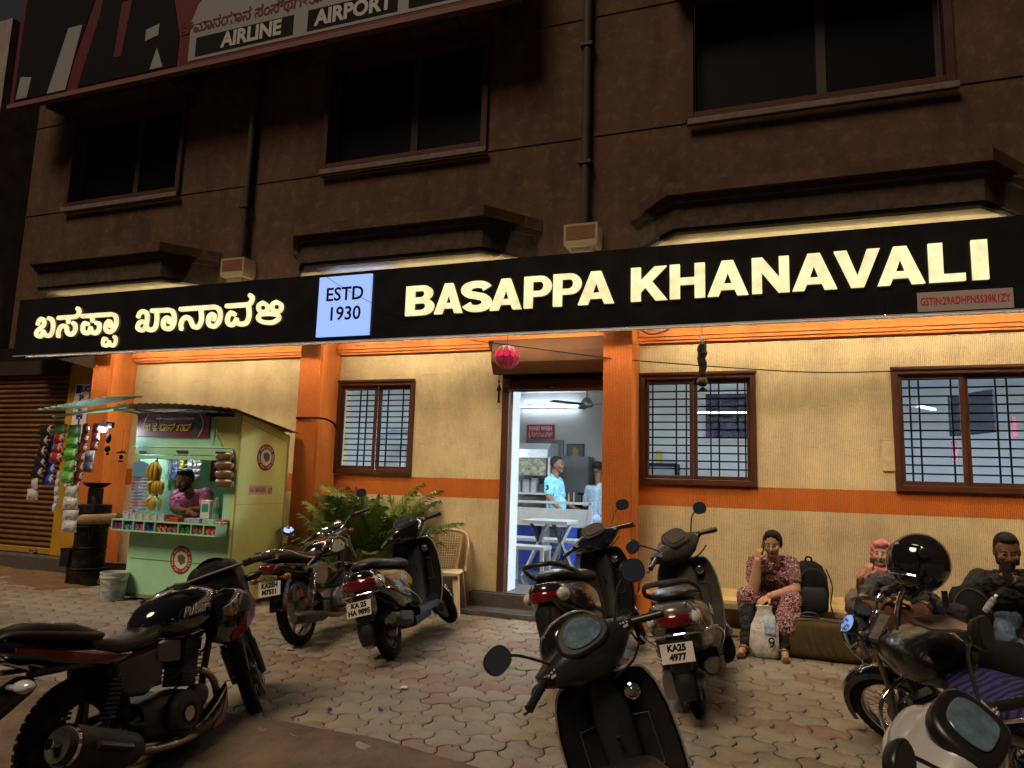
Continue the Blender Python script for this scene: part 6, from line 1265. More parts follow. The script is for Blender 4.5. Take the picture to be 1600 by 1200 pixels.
for i, (px, c, nm) in enumerate(((257, 'blu', 'blue and violet'), (263, 'blu', 'second blue and violet'), (275, 'blu', 'third blue'), (284, 'yel', 'yellow and black'), (292, 'blk', 'black'), (299, 'gry', 'grey printed'), (306, 'gry', 'second grey printed'), (313, 'gry', 'third grey printed'))):
    m = {'blu': foil('violet', (.16, .16, .55), (.55, .5, .7), 40), 'yel': foil('yellow', (.55, .45, .03), (.03, .03, .02), 40), 'blk': F['blk'], 'gry': foil('grey', (.30, .28, .28), (.05, .05, .05), 40)}[c]
    strip(px, 707, 750 if i != 3 else 735, KY+.45, .055, [m], '%s sachet strip hanging at the back of the kiosk' % nm, 5)
for i in range(4):
    p = at(353, 706+14*i, KY-.03); g = G(); g.sect([(-.125, .006, -.02, .02, 2), (-.09, .03, -.045, .045, 2.3), (.09, .03, -.045, .045, 2.3), (.125, .006, -.02, .02, 2)], 12)
    tag(g.obj('brown_pouch', foil('brown', (.16, .085, .03), (.34, .26, .16), 18), loc=(p.x, KY-.05, p.z-.05)), ['topmost shiny brown pouch hanging at the right of the kiosk window', 'second shiny brown pouch from the top at the right of the kiosk window', 'third shiny brown pouch from the top at the right of the kiosk window', 'lowest shiny brown pouch at the right of the kiosk window'][i], 'pouch', 'brown pouches at the kiosk window')
g = G(); p = at(323, 735, KY+.6); g.box((0, 0, 0), (.3, .02, .28)); tag(g.obj('maroon_poster', pm('maroon_poster', (.16, .012, .02), .5), loc=(p.x, KB-.045, p.z), smooth=0), 'maroon poster on the back wall of the kiosk', 'poster')
# lamps of the kiosk
BULB = pm('lit_bulb', (1, 1, 1), .4, emit=(.80, .90, 1.0), es=260)
p = at(161, 671, -1.66); lb = empty('kiosk_bulb', p, label='glowing white bulb hanging at the left edge of the kiosk', cat='bulb')
g = G(); g.ell((0, 0, 0), (.036, .036, .030), 14, 10); g.obj('globe', BULB, lb); g = G(); g.lathe([(.032, .02), (.034, .05), (.02, .075), (.015, .10), (.002, .10)], 14); g.tube([(0, 0, .09), (.01, .02, .30)], .004, 6); g.obj('holder', PRINTW, lb)
p = at(322, 709, KY+.7); kt_ = empty('kiosk_lamp', (p.x, KY+.33, 1.70), label='small lit tube under the roof at the back of the kiosk', cat='light'); g = G(); g.tube([(-.14, 0, 0), (.14, 0, 0)], .014, 8); g.obj('tube', pm('lit_kiosk_tube', (1, 1, 1), .4, emit=(.86, .93, 1.0), es=150), kt_); g = G(); g.box((0, .02, .0), (.3, .02, .03)); g.obj('batten', WHITE, kt_, smooth=0)
p = at(172, 664, -1.6); mt_ = empty('electric_meter', p, label='small black socket box with a hanging plug at the left corner of the kiosk', cat='socket'); g = G(); g.box((0, 0, 0), (.1, .04, .07)); g.box((0, -.022, 0), (.07, .006, .04)); g.obj('box', GREYP, mt_, smooth=0, bevel=.004); g = G(); g.tube([(0, 0, -.03), (0, 0, -.12)], .006, 6); g.ell((0, 0, -.16), (.03, .03, .06), 10, 8); g.ell((0, 0, -.28), (.032, .032, .04), 10, 8); g.ell((.01, 0, -.34), (.018, .018, .018), 8, 6); g.obj('hanging_plug', PRINTB, mt_)
# ================================================================ PEOPLE: one continuous skin each, grown from tapered limbs
SKIN = pm('brown_skin', (.30, .155, .09), .5, noise_s=25, noise_a=.12, spec=.4); SKIN2 = pm('dark_brown_skin', (.17, .085, .05), .5, noise_s=25, noise_a=.12); SKIN3 = pm('light_brown_skin', (.42, .24, .155), .5, noise_s=25, noise_a=.1)
HAIR = pm('black_hair', (.006, .005, .005), .75, spec=.25, bump_s=120, bump_d=.004); EYE = pm('dark_eye', (.012, .01, .01), .2); LIP = pm('lip', (.22, .075, .06), .5)
class Body:
    def __init__(s): s.P = []; s.mats = []
    def mi(s, m):
        if m not in s.mats: s.mats.append(m)
        return s.mats.index(m)
    def cap(s, a, b, ra, rb, m, flat=None): s.P.append(('c', Vector(a), Vector(b), ra, rb, s.mi(m))); return s
    def chain(s, pts, rs, m):
        for i in range(len(pts)-1): s.cap(pts[i], pts[i+1], rs[i], rs[i+1], m)
        return s
    def ell(s, c, r, m, M=None): s.P.append(('e', Vector(c), Vector(r), M or Matrix.Identity(3), None, s.mi(m))); return s
    def head(s, c, face, up=(0, 0, 1), skin=SKIN, hair=HAIR, k=1.0, beard=False, style='short', hm=None):
        f = Vector(face).normalized(); u = Vector(up); u = (u-f*u.dot(f)).normalized(); r = f.cross(u); M = Matrix((f, -r, u)).transposed(); c = Vector(c)
        W = lambda x, y, z: c+M @ Vector((x*k, y*k, z*k))
        E_ = lambda p, q, m: s.ell(W(*p), Vector(q)*k, m, M)
        E_((-.005, 0, .025), (.092, .074, .098), skin); E_((.022, 0, -.04), (.066, .056, .07), skin); E_((.05, 0, -.085), (.032, .034, .026), skin)
        for sy in (1, -1):
            E_((.058, sy*.036, -.02), (.034, .026, .03), skin); E_((-.005, sy*.076, -.005), (.018, .010, .030), skin)
            E_((.084, sy*.031, .012), (.007, .0105, .0048), EYE); s.cap(W(.087, sy*.018, .032), W(.080, sy*.048, .033), .0034, .0026, hair)
        s.cap(W(.088, 0, .016), W(.104, 0, -.022), .009, .0135, skin); E_((.098, 0, -.026), (.012, .017, .009), skin)
        s.cap(W(.084, -.017, -.057), W(.084, .017, -.057), .005, .005, LIP)
        if beard:
            E_((.052, 0, -.088), (.040, .045, .032), hair); s.cap(W(.0895, -.028, -.046), W(.0895, .028, -.046), .0065, .0065, hair)
            for sy in (1, -1): s.cap(W(.04, sy*.056, -.07), W(.0, sy*.071, -.01), .018, .010, hair)
        if style == 'short':
            E_((-.026, 0, .052), (.088, .080, .085), hair); E_((.022, 0, .104), (.058, .060, .030), hair)
            for sy in (1, -1): E_((-.03, sy*.062, .02), (.055, .018, .05), hair)
        elif style == 'bun':
            E_((-.032, 0, .045), (.086, .082, .086), hair); E_((.012, .022, .098), (.062, .042, .030), hair); E_((.012, -.022, .098), (.062, .042, .030), hair); E_((-.09, 0, -.02), (.045, .06, .055), hair)
            for sy in (1, -1): E_((-.015, sy*.068, .03), (.055, .019, .055), hair); s.cap(W(.05, sy*.05, .075), W(-.02, sy*.076, .0), .016, .014, hair)
        elif style == 'hijab':
            E_((-.026, 0, .03), (.103, .092, .105), hm); E_((.028, 0, .094), (.062, .066, .034), hm); E_((-.04, 0, -.08), (.08, .095, .08), hm)
            for sy in (1, -1): s.cap(W(.028, sy*.074, .07), W(.010, sy*.076, -.06), .014, .022, hm)
            E_((.0, 0, -.15), (.08, .09, .04), hm); E_((-.02, 0, -.20), (.105, .15, .06), hm)
        return W
    def hand(s, w, d, n, m, curl=.5, side=1, k=1.0, spread=.0):
        """palm and five separate fingers; d = along the hand, n = out of the back of the hand"""
        w = Vector(w); d = Vector(d).normalized(); n = Vector(n); n = (n-d*n.dot(d)).normalized(); a = d.cross(n)*side
        M = Matrix((d, a, n)).transposed(); s.ell(w+d*.046*k, Vector((.052, .040, .016))*k, m, M)
        for i, (off, L_) in enumerate(((-.031, .068), (-.0105, .076), (.0105, .071), (.030, .056))):
            p = w+d*.084*k+a*off*k; dd = (d+a*off*spread*12).normalized(); ang = 0
            r = .0088*k; seg = [L_*.46, L_*.31, L_*.23]
            for j in range(3):
                ang += curl*(.75 if j == 0 else .95)
                v = dd*math.cos(ang)-n*math.sin(ang); q = p+v*seg[j]*k; s.cap(p, q, r, r*.9, m); p = q; r *= .92
        p = w+d*.028*k-a*.034*k; v = (d*.6-a*.75-n*.25*curl).normalized(); q = p+v*.036*k; s.cap(p, q, .0115*k, .0105*k, m); v2 = (d*.95-a*.15-n*.45*curl).normalized(); s.cap(q, q+v2*.034*k, .0105*k, .0085*k, m)
    def arm(s, sh, el, wr, skin, cloth, sleeve=.75, r=(.05, .042, .029), bulk=.012):
        sh, el, wr = Vector(sh), Vector(el), Vector(wr); s.chain([sh, el], r[:2], skin); mid = el.lerp(wr, .3); s.chain([el, mid, wr], (r[1], r[1]*1.0, r[2]), skin)
        if sleeve <= 1: e = sh.lerp(el, sleeve); s.cap(sh, e, r[0]+bulk*1.2, r[0]*(1-sleeve)+r[1]*sleeve+bulk*1.3, cloth)
        else: s.cap(sh, el, r[0]+bulk*1.2, r[1]+bulk, cloth); e = el.lerp(wr, sleeve-1); s.cap(el, e, r[1]+bulk, r[2]+(r[1]-r[2])*(2-sleeve)+bulk, cloth)
    def torso(s, pel, ch, shl, shr, m, w=(.105, .115), dpt=(.10, .105), belly=0., low=None):
        pel, ch, shl, shr = map(Vector, (pel, ch, shl, shr)); a = (shl-shr).normalized(); up = (ch-pel).normalized(); f = a.cross(up).normalized()
        for sy in (1, -1): s.chain([pel+a*sy*w[0]*.72, pel.lerp(ch, .45)+a*sy*w[0]*.62, ch+a*sy*w[1]*.55-up*.05], (dpt[0], dpt[0]*.92, dpt[1]), m)
        s.cap(shl, shr, .060, .060, m); s.cap(ch, ch+up*.07, .075, .062, m)
        if belly: s.ell(pel.lerp(ch, .3)+f*belly*.5, (.12, .12, .13), m)
    def grow(s, label, loc, group=None, voxel=.0058, name='person', cat='person', smooth=5):
        g = G(); 
        for p in s.P:
            if p[0] == 'c':
                _, a, b, ra, rb, m = p; d = b-a; L_ = d.length; t = d/L_ if L_ > 1e-6 else Vector((0, 0, 1))
                pts = []; rs = []
                for i in range(5): th = -math.pi/2+math.pi/2*i/4*.98+.02; pts.append(a+t*ra*math.sin(th)); rs.append(max(ra*math.cos(th), .0006))
                for i in range(5): th = math.pi/2*i/4*.98; pts.append(b+t*rb*math.sin(th)+t*1e-5); rs.append(max(rb*math.cos(th), .0006))
                g.tube(pts, rs, 14)
            else: g.ell(p[1], p[2], 18, 12, p[3])
        loc = Vector(loc); me = bpy.data.meshes.new('tmp'); me.from_pydata([(v-loc)[:] for v in g.v], [], g.f); o = bpy.data.objects.new('tmp', me); C.objects.link(o)
        bm = bmesh.new(); bm.from_mesh(me); bmesh.ops.recalc_face_normals(bm, faces=bm.faces); bm.to_mesh(me); bm.free()
        r = o.modifiers.new('r', 'REMESH'); r.mode = 'VOXEL'; r.voxel_size = voxel; sm = o.modifiers.new('s', 'SMOOTH'); sm.factor = .5; sm.iterations = smooth
        dg = bpy.context.evaluated_depsgraph_get(); m2 = bpy.data.meshes.new_from_object(o.evaluated_get(dg)); bpy.data.objects.remove(o)
        n = len(m2.polygons); cc = np.empty(n*3, np.float32); m2.polygons.foreach_get('center', cc); cc = cc.reshape(n, 3)+np.array(loc[:], np.float32)
        best = np.full(n, 1e9, np.float32); idx = np.zeros(n, np.int32)
        for p in s.P:
            if p[0] == 'c':
                a = np.array(p[1][:]); d = np.array((p[2]-p[1])[:]); t = np.clip(((cc-a) @ d)/max(d @ d, 1e-9), 0, 1); di = np.linalg.norm(cc-a-t[:, None]*d, axis=1)-(p[3]+(p[4]-p[3])*t)
            else:
                q = (cc-np.array(p[1][:])) @ np.array(p[3]); rr = np.array(p[2][:]); k0 = np.linalg.norm(q/rr, axis=1); k1 = np.linalg.norm(q/(rr*rr), axis=1); di = k0*(k0-1)/np.maximum(k1, 1e-6)
            b = di < best; best[b] = di[b]; idx[b] = p[5]
        vs = np.empty(len(m2.vertices)*3, np.float32); m2.vertices.foreach_get('co', vs); vs = vs.reshape(-1, 3); nn = np.empty_like(vs).reshape(-1); m2.vertices.foreach_get('normal', nn); nn = nn.reshape(-1, 3)
        cl = np.array([1.0 if ('bump' in m.get('cloth', '')) else 0. for m in s.mats], np.float32); wv = np.zeros(len(vs), np.float32); li = np.empty(len(m2.loops), np.int32); m2.loops.foreach_get('vertex_index', li); lt = np.empty(n, np.int32); m2.polygons.foreach_get('loop_total', lt); wv[li] = np.repeat(cl[idx], lt)
        if voxel < .0085:
            for i in np.nonzero(wv)[0]:
                p_ = Vector(vs[i]); a_ = noise.noise(Vector((p_.x*9, p_.y*9, p_.z*16+3)))+.5*noise.noise(p_*30); vs[i] += nn[i]*(.0095*(1-abs(a_)*2.2))
            m2.vertices.foreach_set('co', vs.reshape(-1))
        m2.materials.clear()
        for m in s.mats: m2.materials.append(m)
        m2.polygons.foreach_set('material_index', idx); m2.polygons.foreach_set('use_smooth', [True]*n); m2.update(); m2.name = name
        o = bpy.data.objects.new(name, m2); C.objects.link(o); o.location = loc; tag(o, label, cat, group); return o
def phone(p, up, nrm, lab):
    g = G(); g.box((0, 0, 0), (.072, .0085, .145)); x = Vector(up).cross(Vector(nrm)).normalized(); M = Matrix((x, Vector(nrm).normalized(), Vector(up).normalized())).transposed().to_4x4(); M.translation = Vector(p)
    g.xf(Matrix(M.to_3x3().to_4x4())); o = g.obj('mobile_phone', pm('black_phone', (.012, .012, .014), .25), loc=p, smooth=0, bevel=.004); return tag(o, lab, 'phone')
def cloth(name, c, c2, c3=None, s=22):
    if name in MATS: return MATS[name]
    m = pm(name, c, .8, noise_s=s, noise_a=.5, col2=c2, bump_s=30, bump_d=.006, spec=.2); m['cloth'] = 'bump'
    if c3:
        nt = m.node_tree; b = nt.nodes['Principled BSDF']; v = nt.nodes.new('ShaderNodeTexVoronoi'); v.inputs['Scale'].default_value = s*1.2; tc = nt.nodes.new('ShaderNodeTexCoord'); w = nt.nodes.new('ShaderNodeTexNoise'); w.inputs['Scale'].default_value = 12
        mxv = nt.nodes.new('ShaderNodeMix'); mxv.data_type = 'VECTOR'; mxv.inputs['Factor'].default_value = .12; nt.links.new(tc.outputs['Object'], mxv.inputs['A']); nt.links.new(w.outputs['Color'], mxv.inputs['B']); nt.links.new(tc.outputs['Object'], w.inputs['Vector']); nt.links.new(mxv.outputs['Result'], v.inputs['Vector'])
        sn = math_node(nt, 'SINE', math_node(nt, 'MULTIPLY', v.outputs['Distance'], 26)); k = math_node(nt, 'GREATER_THAN', sn, .45); src = b.inputs['Base Color'].links[0].from_socket
        mx = nt.nodes.new('ShaderNodeMix'); mx.data_type = 'RGBA'; mx.inputs['B'].default_value = (*c3, 1); nt.links.new(k, mx.inputs['Factor']); nt.links.new(src, mx.inputs['A']); nt.links.new(mx.outputs['Result'], b.inputs['Base Color'])
    return m
V = Vector
SEATED = 'people sitting along the ledge'
# --- woman in the patterned kurta, phone at her right ear
KURTA = cloth('maroon_paisley_cotton', (.16, .035, .06), (.04, .018, .03), (.42, .26, .26), 15); LEG = cloth('black_leggings', (.012, .011, .014), (.02, .02, .024)); SANDAL = pm('brown_sandal', (.08, .04, .02), .6)
b = Body(); A = at
pel = V((.02, -.17, .43)); ch = A(1207, 893, -.42); hd = A(1207, 851, -.52)
b.torso(pel, ch, A(1233, 879, -.41), A(1180, 879, -.41), KURTA, (.135, .115), (.115, .115), .16); b.cap(ch+V((0, -.02, .05)), hd+V((0, .02, -.08)), .055, .052, SKIN3); b.cap(ch+V((0, -.03, .035)), ch+V((0, -.045, .06)), .07, .062, KURTA)
b.head(hd, (-.12, -1, -.22), skin=SKIN3, style='bun', k=1.03)
b.arm(A(1179, 880, -.41), A(1178, 921, -.60), A(1184, 876, -.62), SKIN3, KURTA, .62, (.058, .05, .034)); b.hand(A(1184, 876, -.62), (.12, .12, 1), (-.6, -.7, .1), SKIN3, .75, -1)
b.arm(A(1235, 881, -.41), A(1243, 922, -.50), A(1203, 932, -.72), SKIN3, KURTA, .62, (.058, .05, .034)); b.hand(A(1203, 932, -.72), (-.75, -.35, -.45), (0, -.5, .8), SKIN3, .45, 1)
kl, kr = A(1170, 932, -.62), A(1236, 940, -.66); al, ar = V((-.27, -.86, .07)), V((.05, -.86, .07))
b.chain([pel+V((-.10, 0, 0)), kl], (.12, .085), KURTA); b.chain([pel+V((.10, 0, 0)), kr], (.12, .09), KURTA); b.cap(kl+V((-.02, -.01, 0)), kl+V((-.02, .0, -.10)), .085, .075, KURTA)
b.chain([kl+V((0, .02, 0)), kl.lerp(al, .5), al], (.06, .058, .04), LEG); b.chain([kr, kr.lerp(ar, .5)], (.09, .115), KURTA); b.cap(kr.lerp(ar, .55), ar, .052, .04, LEG); b.cap(kr+V((-.04, .05, -.05)), kr.lerp(ar, .45)+V((-.03, .06, 0)), .075, .07, KURTA)
for an, dx in ((al, -.03), (ar, .02)):
    t = an+V((dx, -.16, -.035)); b.chain([an+V((0, .02, -.02)), an+V((dx*.5, -.07, -.02)), t], (.036, .034, .026), SKIN3)
    for i in range(5): b.cap(t+V((-.028+.014*i, -.012, -.004)), t+V((-.03+.0145*i, -.035+abs(i-1)*.004, -.01)), .0095, .008, SKIN3)
    b.chain([an+V((0, .03, -.055)), an+V((dx*.5, -.07, -.058)), t+V((0, -.035, -.022))], (.032, .034, .034), SANDAL); b.cap(an+V((-.035, -.08, .0)), an+V((.035, -.08, .0)), .018, .018, SANDAL)
b.grow('woman in a maroon patterned kurta sitting on the ledge with a phone at her ear', (0, -.5, 0), SEATED, .005, smooth=4)
phone(A(1191, 859, -.60), (.15, .1, 1), (-1, -.35, 0), 'black phone held to the ear of the woman in the patterned kurta')
# --- young woman in the pink headscarf
PINK = cloth('pink_scarf', (.55, .20, .20), (.42, .13, .14)); BRN = cloth('dark_brown_dress', (.045, .022, .016), (.025, .014, .010))
b = Body(); hd = A(1377, 866, -.42); ch = A(1383, 908, -.36); pel = V((1.02, -.2, .43)); shr, shl = A(1352, 905, -.38), A(1412, 903, -.32)
b.torso(pel, ch, shl, shr, BRN, (.12, .115)); b.head(hd, (-.25, -1, -.05), skin=pm('fair_skin', (.50, .31, .22), .5), style='hijab', hm=PINK, k=.95); b.cap(ch+V((0, 0, .05)), hd+V((0, .01, -.07)), .055, .05, PINK)
b.cap(shr+V((.01, -.03, .02)), ch+V((.0, -.07, -.02)), .07, .08, PINK); b.cap(shl+V((-.02, -.02, .02)), ch+V((.02, -.07, -.02)), .07, .08, PINK); b.cap(shr, shr+V((-.05, 0, -.16)), .066, .05, PINK)
el, wr = A(1348, 935, -.52), A(1357, 901, -.55); b.arm(shr, el, wr, SKIN3, BRN, 1.75); b.hand(wr, (.05, .05, 1), (-.5, -.7, 0), SKIN3, .8, -1)
b.arm(shl, shl+V((.08, -.1, -.26)), shl+V((-.08, -.34, -.30)), SKIN3, BRN, 1.9); b.hand(shl+V((-.08, -.34, -.30)), (-.9, -.3, 0), (0, 0, 1), SKIN3, .4, 1)
for sx in (-.1, .1):
    k_ = pel+V((sx*1.1, -.44, .08)); a_ = V((k_.x, -.62, .09)); b.chain([pel+V((sx, 0, 0)), k_, a_], (.10, .075, .06), BRN); b.chain([a_, a_+V((0, -.15, -.045))], (.04, .03), SANDAL)
b.grow('young woman in a pink headscarf and brown dress holding a phone', (1, -.3, 0), SEATED, .0055, smooth=4)
phone(A(1362, 885, -.52), (.1, .0, 1), (-1, -.3, 0), 'dark phone held by the young woman in the pink headscarf')
# --- person in grey T-shirt bent over a brown bag, head behind the helmet
TSH = cloth('dark_grey_jersey', (.06, .058, .06), (.04, .04, .042)); DKS = cloth('black_sleeve', (.010, .010, .012), (.018, .018, .02)); TRS = cloth('black_trousers', (.014, .014, .016), (.02, .02, .024))
b = Body(); pel = V((1.30, -.24, .43)); ch = A(1400, 912, -.66); hd = A(1424, 893, -.80); shr, shl = A(1366, 908, -.66), A(1432, 915, -.62)
b.torso(pel, ch, shl, shr, TSH, (.125, .125)); b.cap(ch, hd+V((0, .03, -.05)), .055, .052, SKIN); b.head(hd, (.35, -.8, -.5), skin=SKIN, style='short')
el, wr = A(1347, 940, -.80), A(1396, 938, -.98); b.arm(shr, shr.lerp(el, 1), wr, SKIN, TSH, .6); b.cap(el, wr, .047, .034, DKS); b.hand(wr, (.9, -.1, .0), (0, -.4, 1), SKIN, .5, -1)
el, wr = A(1444, 952, -.78), A(1412, 936, -.96); b.arm(shl, el, wr, SKIN, TSH, .6); b.cap(el, wr, .047, .034, DKS); b.hand(wr, (-.9, -.1, .1), (0, -.4, 1), SKIN, .5, 1)
for sx in (-.13, .13):
    k_ = pel+V((sx, -.50, .06)); a_ = V((k_.x, -.80, .09)); b.chain([pel+V((sx*.7, 0, 0)), k_, a_], (.10, .075, .055), TRS); b.chain([a_, a_+V((0, -.17, -.04))], (.045, .036), DKS)
b.grow('person in a dark grey T-shirt bent over a brown bag, head behind the helmet', (1.3, -.4, 0), SEATED, .007)
# --- man in black jacket looking at his phone
JKT = cloth('black_jacket', (.012, .012, .013), (.02, .02, .022)); JEAN = cloth('faded_blue_denim', (.11, .155, .23), (.05, .075, .13), s=7)
b = Body(); hd = A(1573, 862, -.47); ch = A(1576, 918, -.36); pel = V((1.98, -.2, .43)); shr, shl = A(1530, 903, -.37), A(1620, 900, -.33)
b.torso(pel, ch, shl, shr, JKT, (.15, .145), (.12, .12)); b.cap(ch+V((0, 0, .05)), hd+V((0, .03, -.09)), .062, .058, SKIN2); b.cap(ch+V((-.07, -.02, .10)), ch+V((.08, -.02, .10)), .055, .055, JKT); b.head(hd, (-.1, -1, -.30), skin=SKIN2, beard=True, style='short', k=1.2)
el, wr = A(1512, 925, -.52), A(1561, 906, -.72); b.arm(shr, el, wr, SKIN2, JKT, 1.95, bulk=.024); b.hand(wr, (.75, -.15, .55), (-.2, -.9, .1), SKIN2, .9, -1)
el, wr = shl+V((.14, -.08, -.25)), A(1588, 909, -.72); b.arm(shl, el, wr, SKIN2, JKT, 1.95, bulk=.024); b.hand(wr, (-.8, -.1, .4), (.1, -.9, .1), SKIN2, .9, 1)
for (k_, a_) in ((A(1562, 998, -.64), V((2.06, -.50, .10))), (V((2.42, -.62, .50)), V((2.45, -.62, .1)))):
    b.chain([pel+V((-.06 if k_.x < 2.2 else .12, 0, 0)), k_, k_.lerp(a_, .5), a_], (.115, .088, .078, .062), JEAN); t = a_+V((-.05, -.20, -.055)); b.chain([a_+V((0, .03, -.045)), a_+V((-.02, -.08, -.045)), t], (.046, .045, .038), pm('grey_trainer', (.20, .17, .15), .7)); b.cap(a_+V((0, .03, -.085)), t+V((0, 0, -.022)), .03, .03, pm('pale_sole', (.5, .47, .42), .7))
b.grow('bearded man in a black jacket and blue jeans looking at his phone', (1.95, -.3, 0), SEATED, .005, smooth=4)
phone(A(1573, 891, -.80), (0, .25, 1), (0, -1, .25), 'black phone held up by the bearded man in the black jacket')
# --- kiosk seller
PKT = cloth('pink_tshirt', (.55, .16, .30), (.45, .12, .24), s=6)
b = Body(); yk = KY+.40; hd = A(289, 751, yk-.22); ch = A(300, 778, yk-.02); pel = V((ch.x+.02, yk+.14, .92)); shr, shl = A(283, 776, yk-.05), A(316, 772, yk+.0)
shr = shr+V((-.06, 0, 0)); shl = shl+V((.06, 0, 0)); b.torso(pel, ch, shl, shr, PKT, (.14, .135), (.12, .115)); b.cap(ch, hd+V((0, .03, -.07)), .06, .056, SKIN2); b.head(hd, (.02, -1, -.3), skin=SKIN2, beard=True, style='short', k=1.05)
el, wr = A(274, 797, yk-.12), A(297, 801, yk-.34); b.arm(shr, el, wr, SKIN2, PKT, .75, (.062, .05, .034)); b.hand(wr, (.9, -.35, 0), (0, 0, 1), SKIN2, .35, -1)
el, wr = A(322, 797, yk-.10), A(296, 797, yk-.30); b.arm(shl, el, wr, SKIN2, PKT, .75, (.062, .05, .034)); b.hand(wr, (-.9, -.3, 0), (0, 0, 1), SKIN2, .35, 1)
for sx in (-.1, .1): b.chain([pel+V((sx, 0, 0)), V((pel.x+sx, yk+.16, .5)), V((pel.x+sx, yk+.2, .12))], (.11, .075, .055), TRS); b.chain([V((pel.x+sx, yk+.2, .09)), V((pel.x+sx, yk+.05, .08))], (.045, .035), SANDAL)
b.grow('kiosk seller in a pink T-shirt leaning on the counter with folded arms', (ch.x, yk, 0), None, .0055, smooth=4)
# --- man in the pale blue polo shirt inside the door
POLO = cloth('pale_blue_polo', (.20, .45, .54), (.17, .40, .49), s=4); DJ = cloth('dark_jeans', (.04, .05, .08), (.02, .025, .04))
b = Body(); ym = 3.0; hd = A(871, 727, ym); ch = A(866, 752, ym)+V((0, 0, 0)); pel = A(869, 805, ym); f = V((1, -.12, 0)).normalized()
shl, shr = ch+V((.02, .17, .0)), ch+V((-.03, -.17, .0)); b.torso(pel, ch, shl, shr, POLO, (.13, .12), (.115, .11), .10); b.cap(pel+V((.0, .06, -.06)), pel+V((0, -.06, -.06)), .125, .125, POLO); b.cap(ch, hd+V((-.02, 0, -.08)), .062, .056, SKIN2); b.head(hd, f, skin=SKIN2, style='short', k=1.08, beard=False)
for sy in (-1, 1): b.cap(hd+V((.096, sy*.02, -.048)), hd+V((.10, 0, -.046)), .009, .009, HAIR)
el, wr = A(857, 777, ym-.28), A(876, 797, ym-.36); b.arm(shr, el, wr, SKIN2, POLO, .72, (.056, .046, .032)); b.hand(wr, (1, -.1, -.3), (0, -.7, .6), SKIN2, .8, -1)
b.arm(shl, shl+V((.05, .08, -.30)), shl+V((.28, .0, -.42)), SKIN2, POLO, .72, (.056, .046, .032)); b.hand(shl+V((.28, .0, -.42)), (1, -.2, -.2), (0, .7, .6), SKIN2, .6, 1)
for sy in (-.1, .1): b.chain([pel+V((0, sy, 0)), V((pel.x+.02, ym+sy, .72)), V((pel.x-.02, ym+sy, .31))], (.11, .075, .055), DJ); b.chain([V((pel.x-.02, ym+sy, .27)), V((pel.x+.15, ym+sy, .255))], (.045, .036), DKS)
pm_ = b.grow('man in a pale blue polo shirt standing in profile inside the doorway', (pel.x, ym, .22), None, .008)
p3 = shr.lerp(el, .42); d = (p3-CAM).normalized(); text('3', Matrix.Translation(-V((pel.x, ym, .22))) @ facing(p3+V((-.0, -.082, 0)), (1, .0, 0)), .10, NAVY, pm_, off=.006)
# --- man with his back to us near the counter
SH2 = cloth('pale_blue_printed_shirt', (.45, .55, .62), (.40, .50, .57), (.12, .2, .32), 30)
b = Body(); ym = 4.2; hd = A(934, 733, ym); ch = A(936, 764, ym); pel = A(934, 808, ym); shl, shr = ch+V((-.18, .0, .0)), ch+V((.18, .02, .0))
b.torso(pel, ch, shr, shl, SH2, (.12, .12)); b.cap(pel+V((-.06, 0, -.05)), pel+V((.06, 0, -.05)), .12, .12, SH2); b.cap(ch, hd+V((0, 0, -.08)), .06, .055, SKIN2); b.head(hd, (.3, 1, -.1), skin=SKIN2, style='short')
for s_, q in ((-1, shl), (1, shr)): b.arm(q, q+V((s_*.07, .05, -.28)), q+V((s_*.03, .28, -.40)), SKIN2, SH2, .95); b.hand(q+V((s_*.03, .28, -.40)), (0, 1, -.1), (0, .1, 1), SKIN2, .5, -s_)
for sx in (-.1, .1): b.chain([pel+V((sx, 0, 0)), V((pel.x+sx, ym, .72)), V((pel.x+sx, ym, .31))], (.105, .072, .055), DJ); b.chain([V((pel.x+sx, ym, .27)), V((pel.x+sx, ym+.16, .255))], (.045, .036), DKS)
b.grow('man in a pale printed shirt with his back turned at the black counter', (pel.x, ym, .22), None, .009)
# ================================================================ PLASTIC CHAIR
CH = pm('beige_chair_plastic', (.66, .50, .30), .42, noise_s=4, noise_a=.1, dirt=.12)
chair = empty('plastic_chair', (-3.50, -.36, 0), (0, 0, R(14)), label='beige plastic garden chair with a lattice back standing against the cream wall', cat='chair')
for sx in (-1, 1):
    for sy, top in ((-1, .44), (1, .46)):
        g = G(); a, b_ = V((sx*.19, sy*.17, top)), V((sx*.235, sy*.235, 0)); c = V((-sx, 0, 0)); d = V((0, -sy, 0)); w1, w0 = .075, .045; t = .012
        rings = []
        for p, w_ in ((a, w1), (b_, w0)): rings.append([p, p+c*w_, p+c*w_+d*t, p+c*t+d*t, p+c*t+d*w_, p+d*w_])
        g.loft(rings); g.obj('leg', CH, chair, smooth=0, bevel=.004)
g = G(); g.sect([(-.22, .20, .425, .455, 5), (-.2, .215, .43, .462, 5), (0, .205, .435, .46, 5), (.19, .19, .43, .455, 5)], 20, axis='y'); g.obj('seat', CH, chair, smooth=40)
g = G(); arch = [(-.215, .13, .44), (-.225, .19, .60), (-.225, .245, .76), (-.17, .275, .855), (0, .285, .885), (.17, .275, .855), (.225, .245, .76), (.225, .19, .60), (.215, .13, .44)]
g.tube(arch, [.024, .024, .024, .026, .028, .026, .024, .024, .024], 10, 5, .7); g.obj('back_frame', CH, chair, smooth=50)
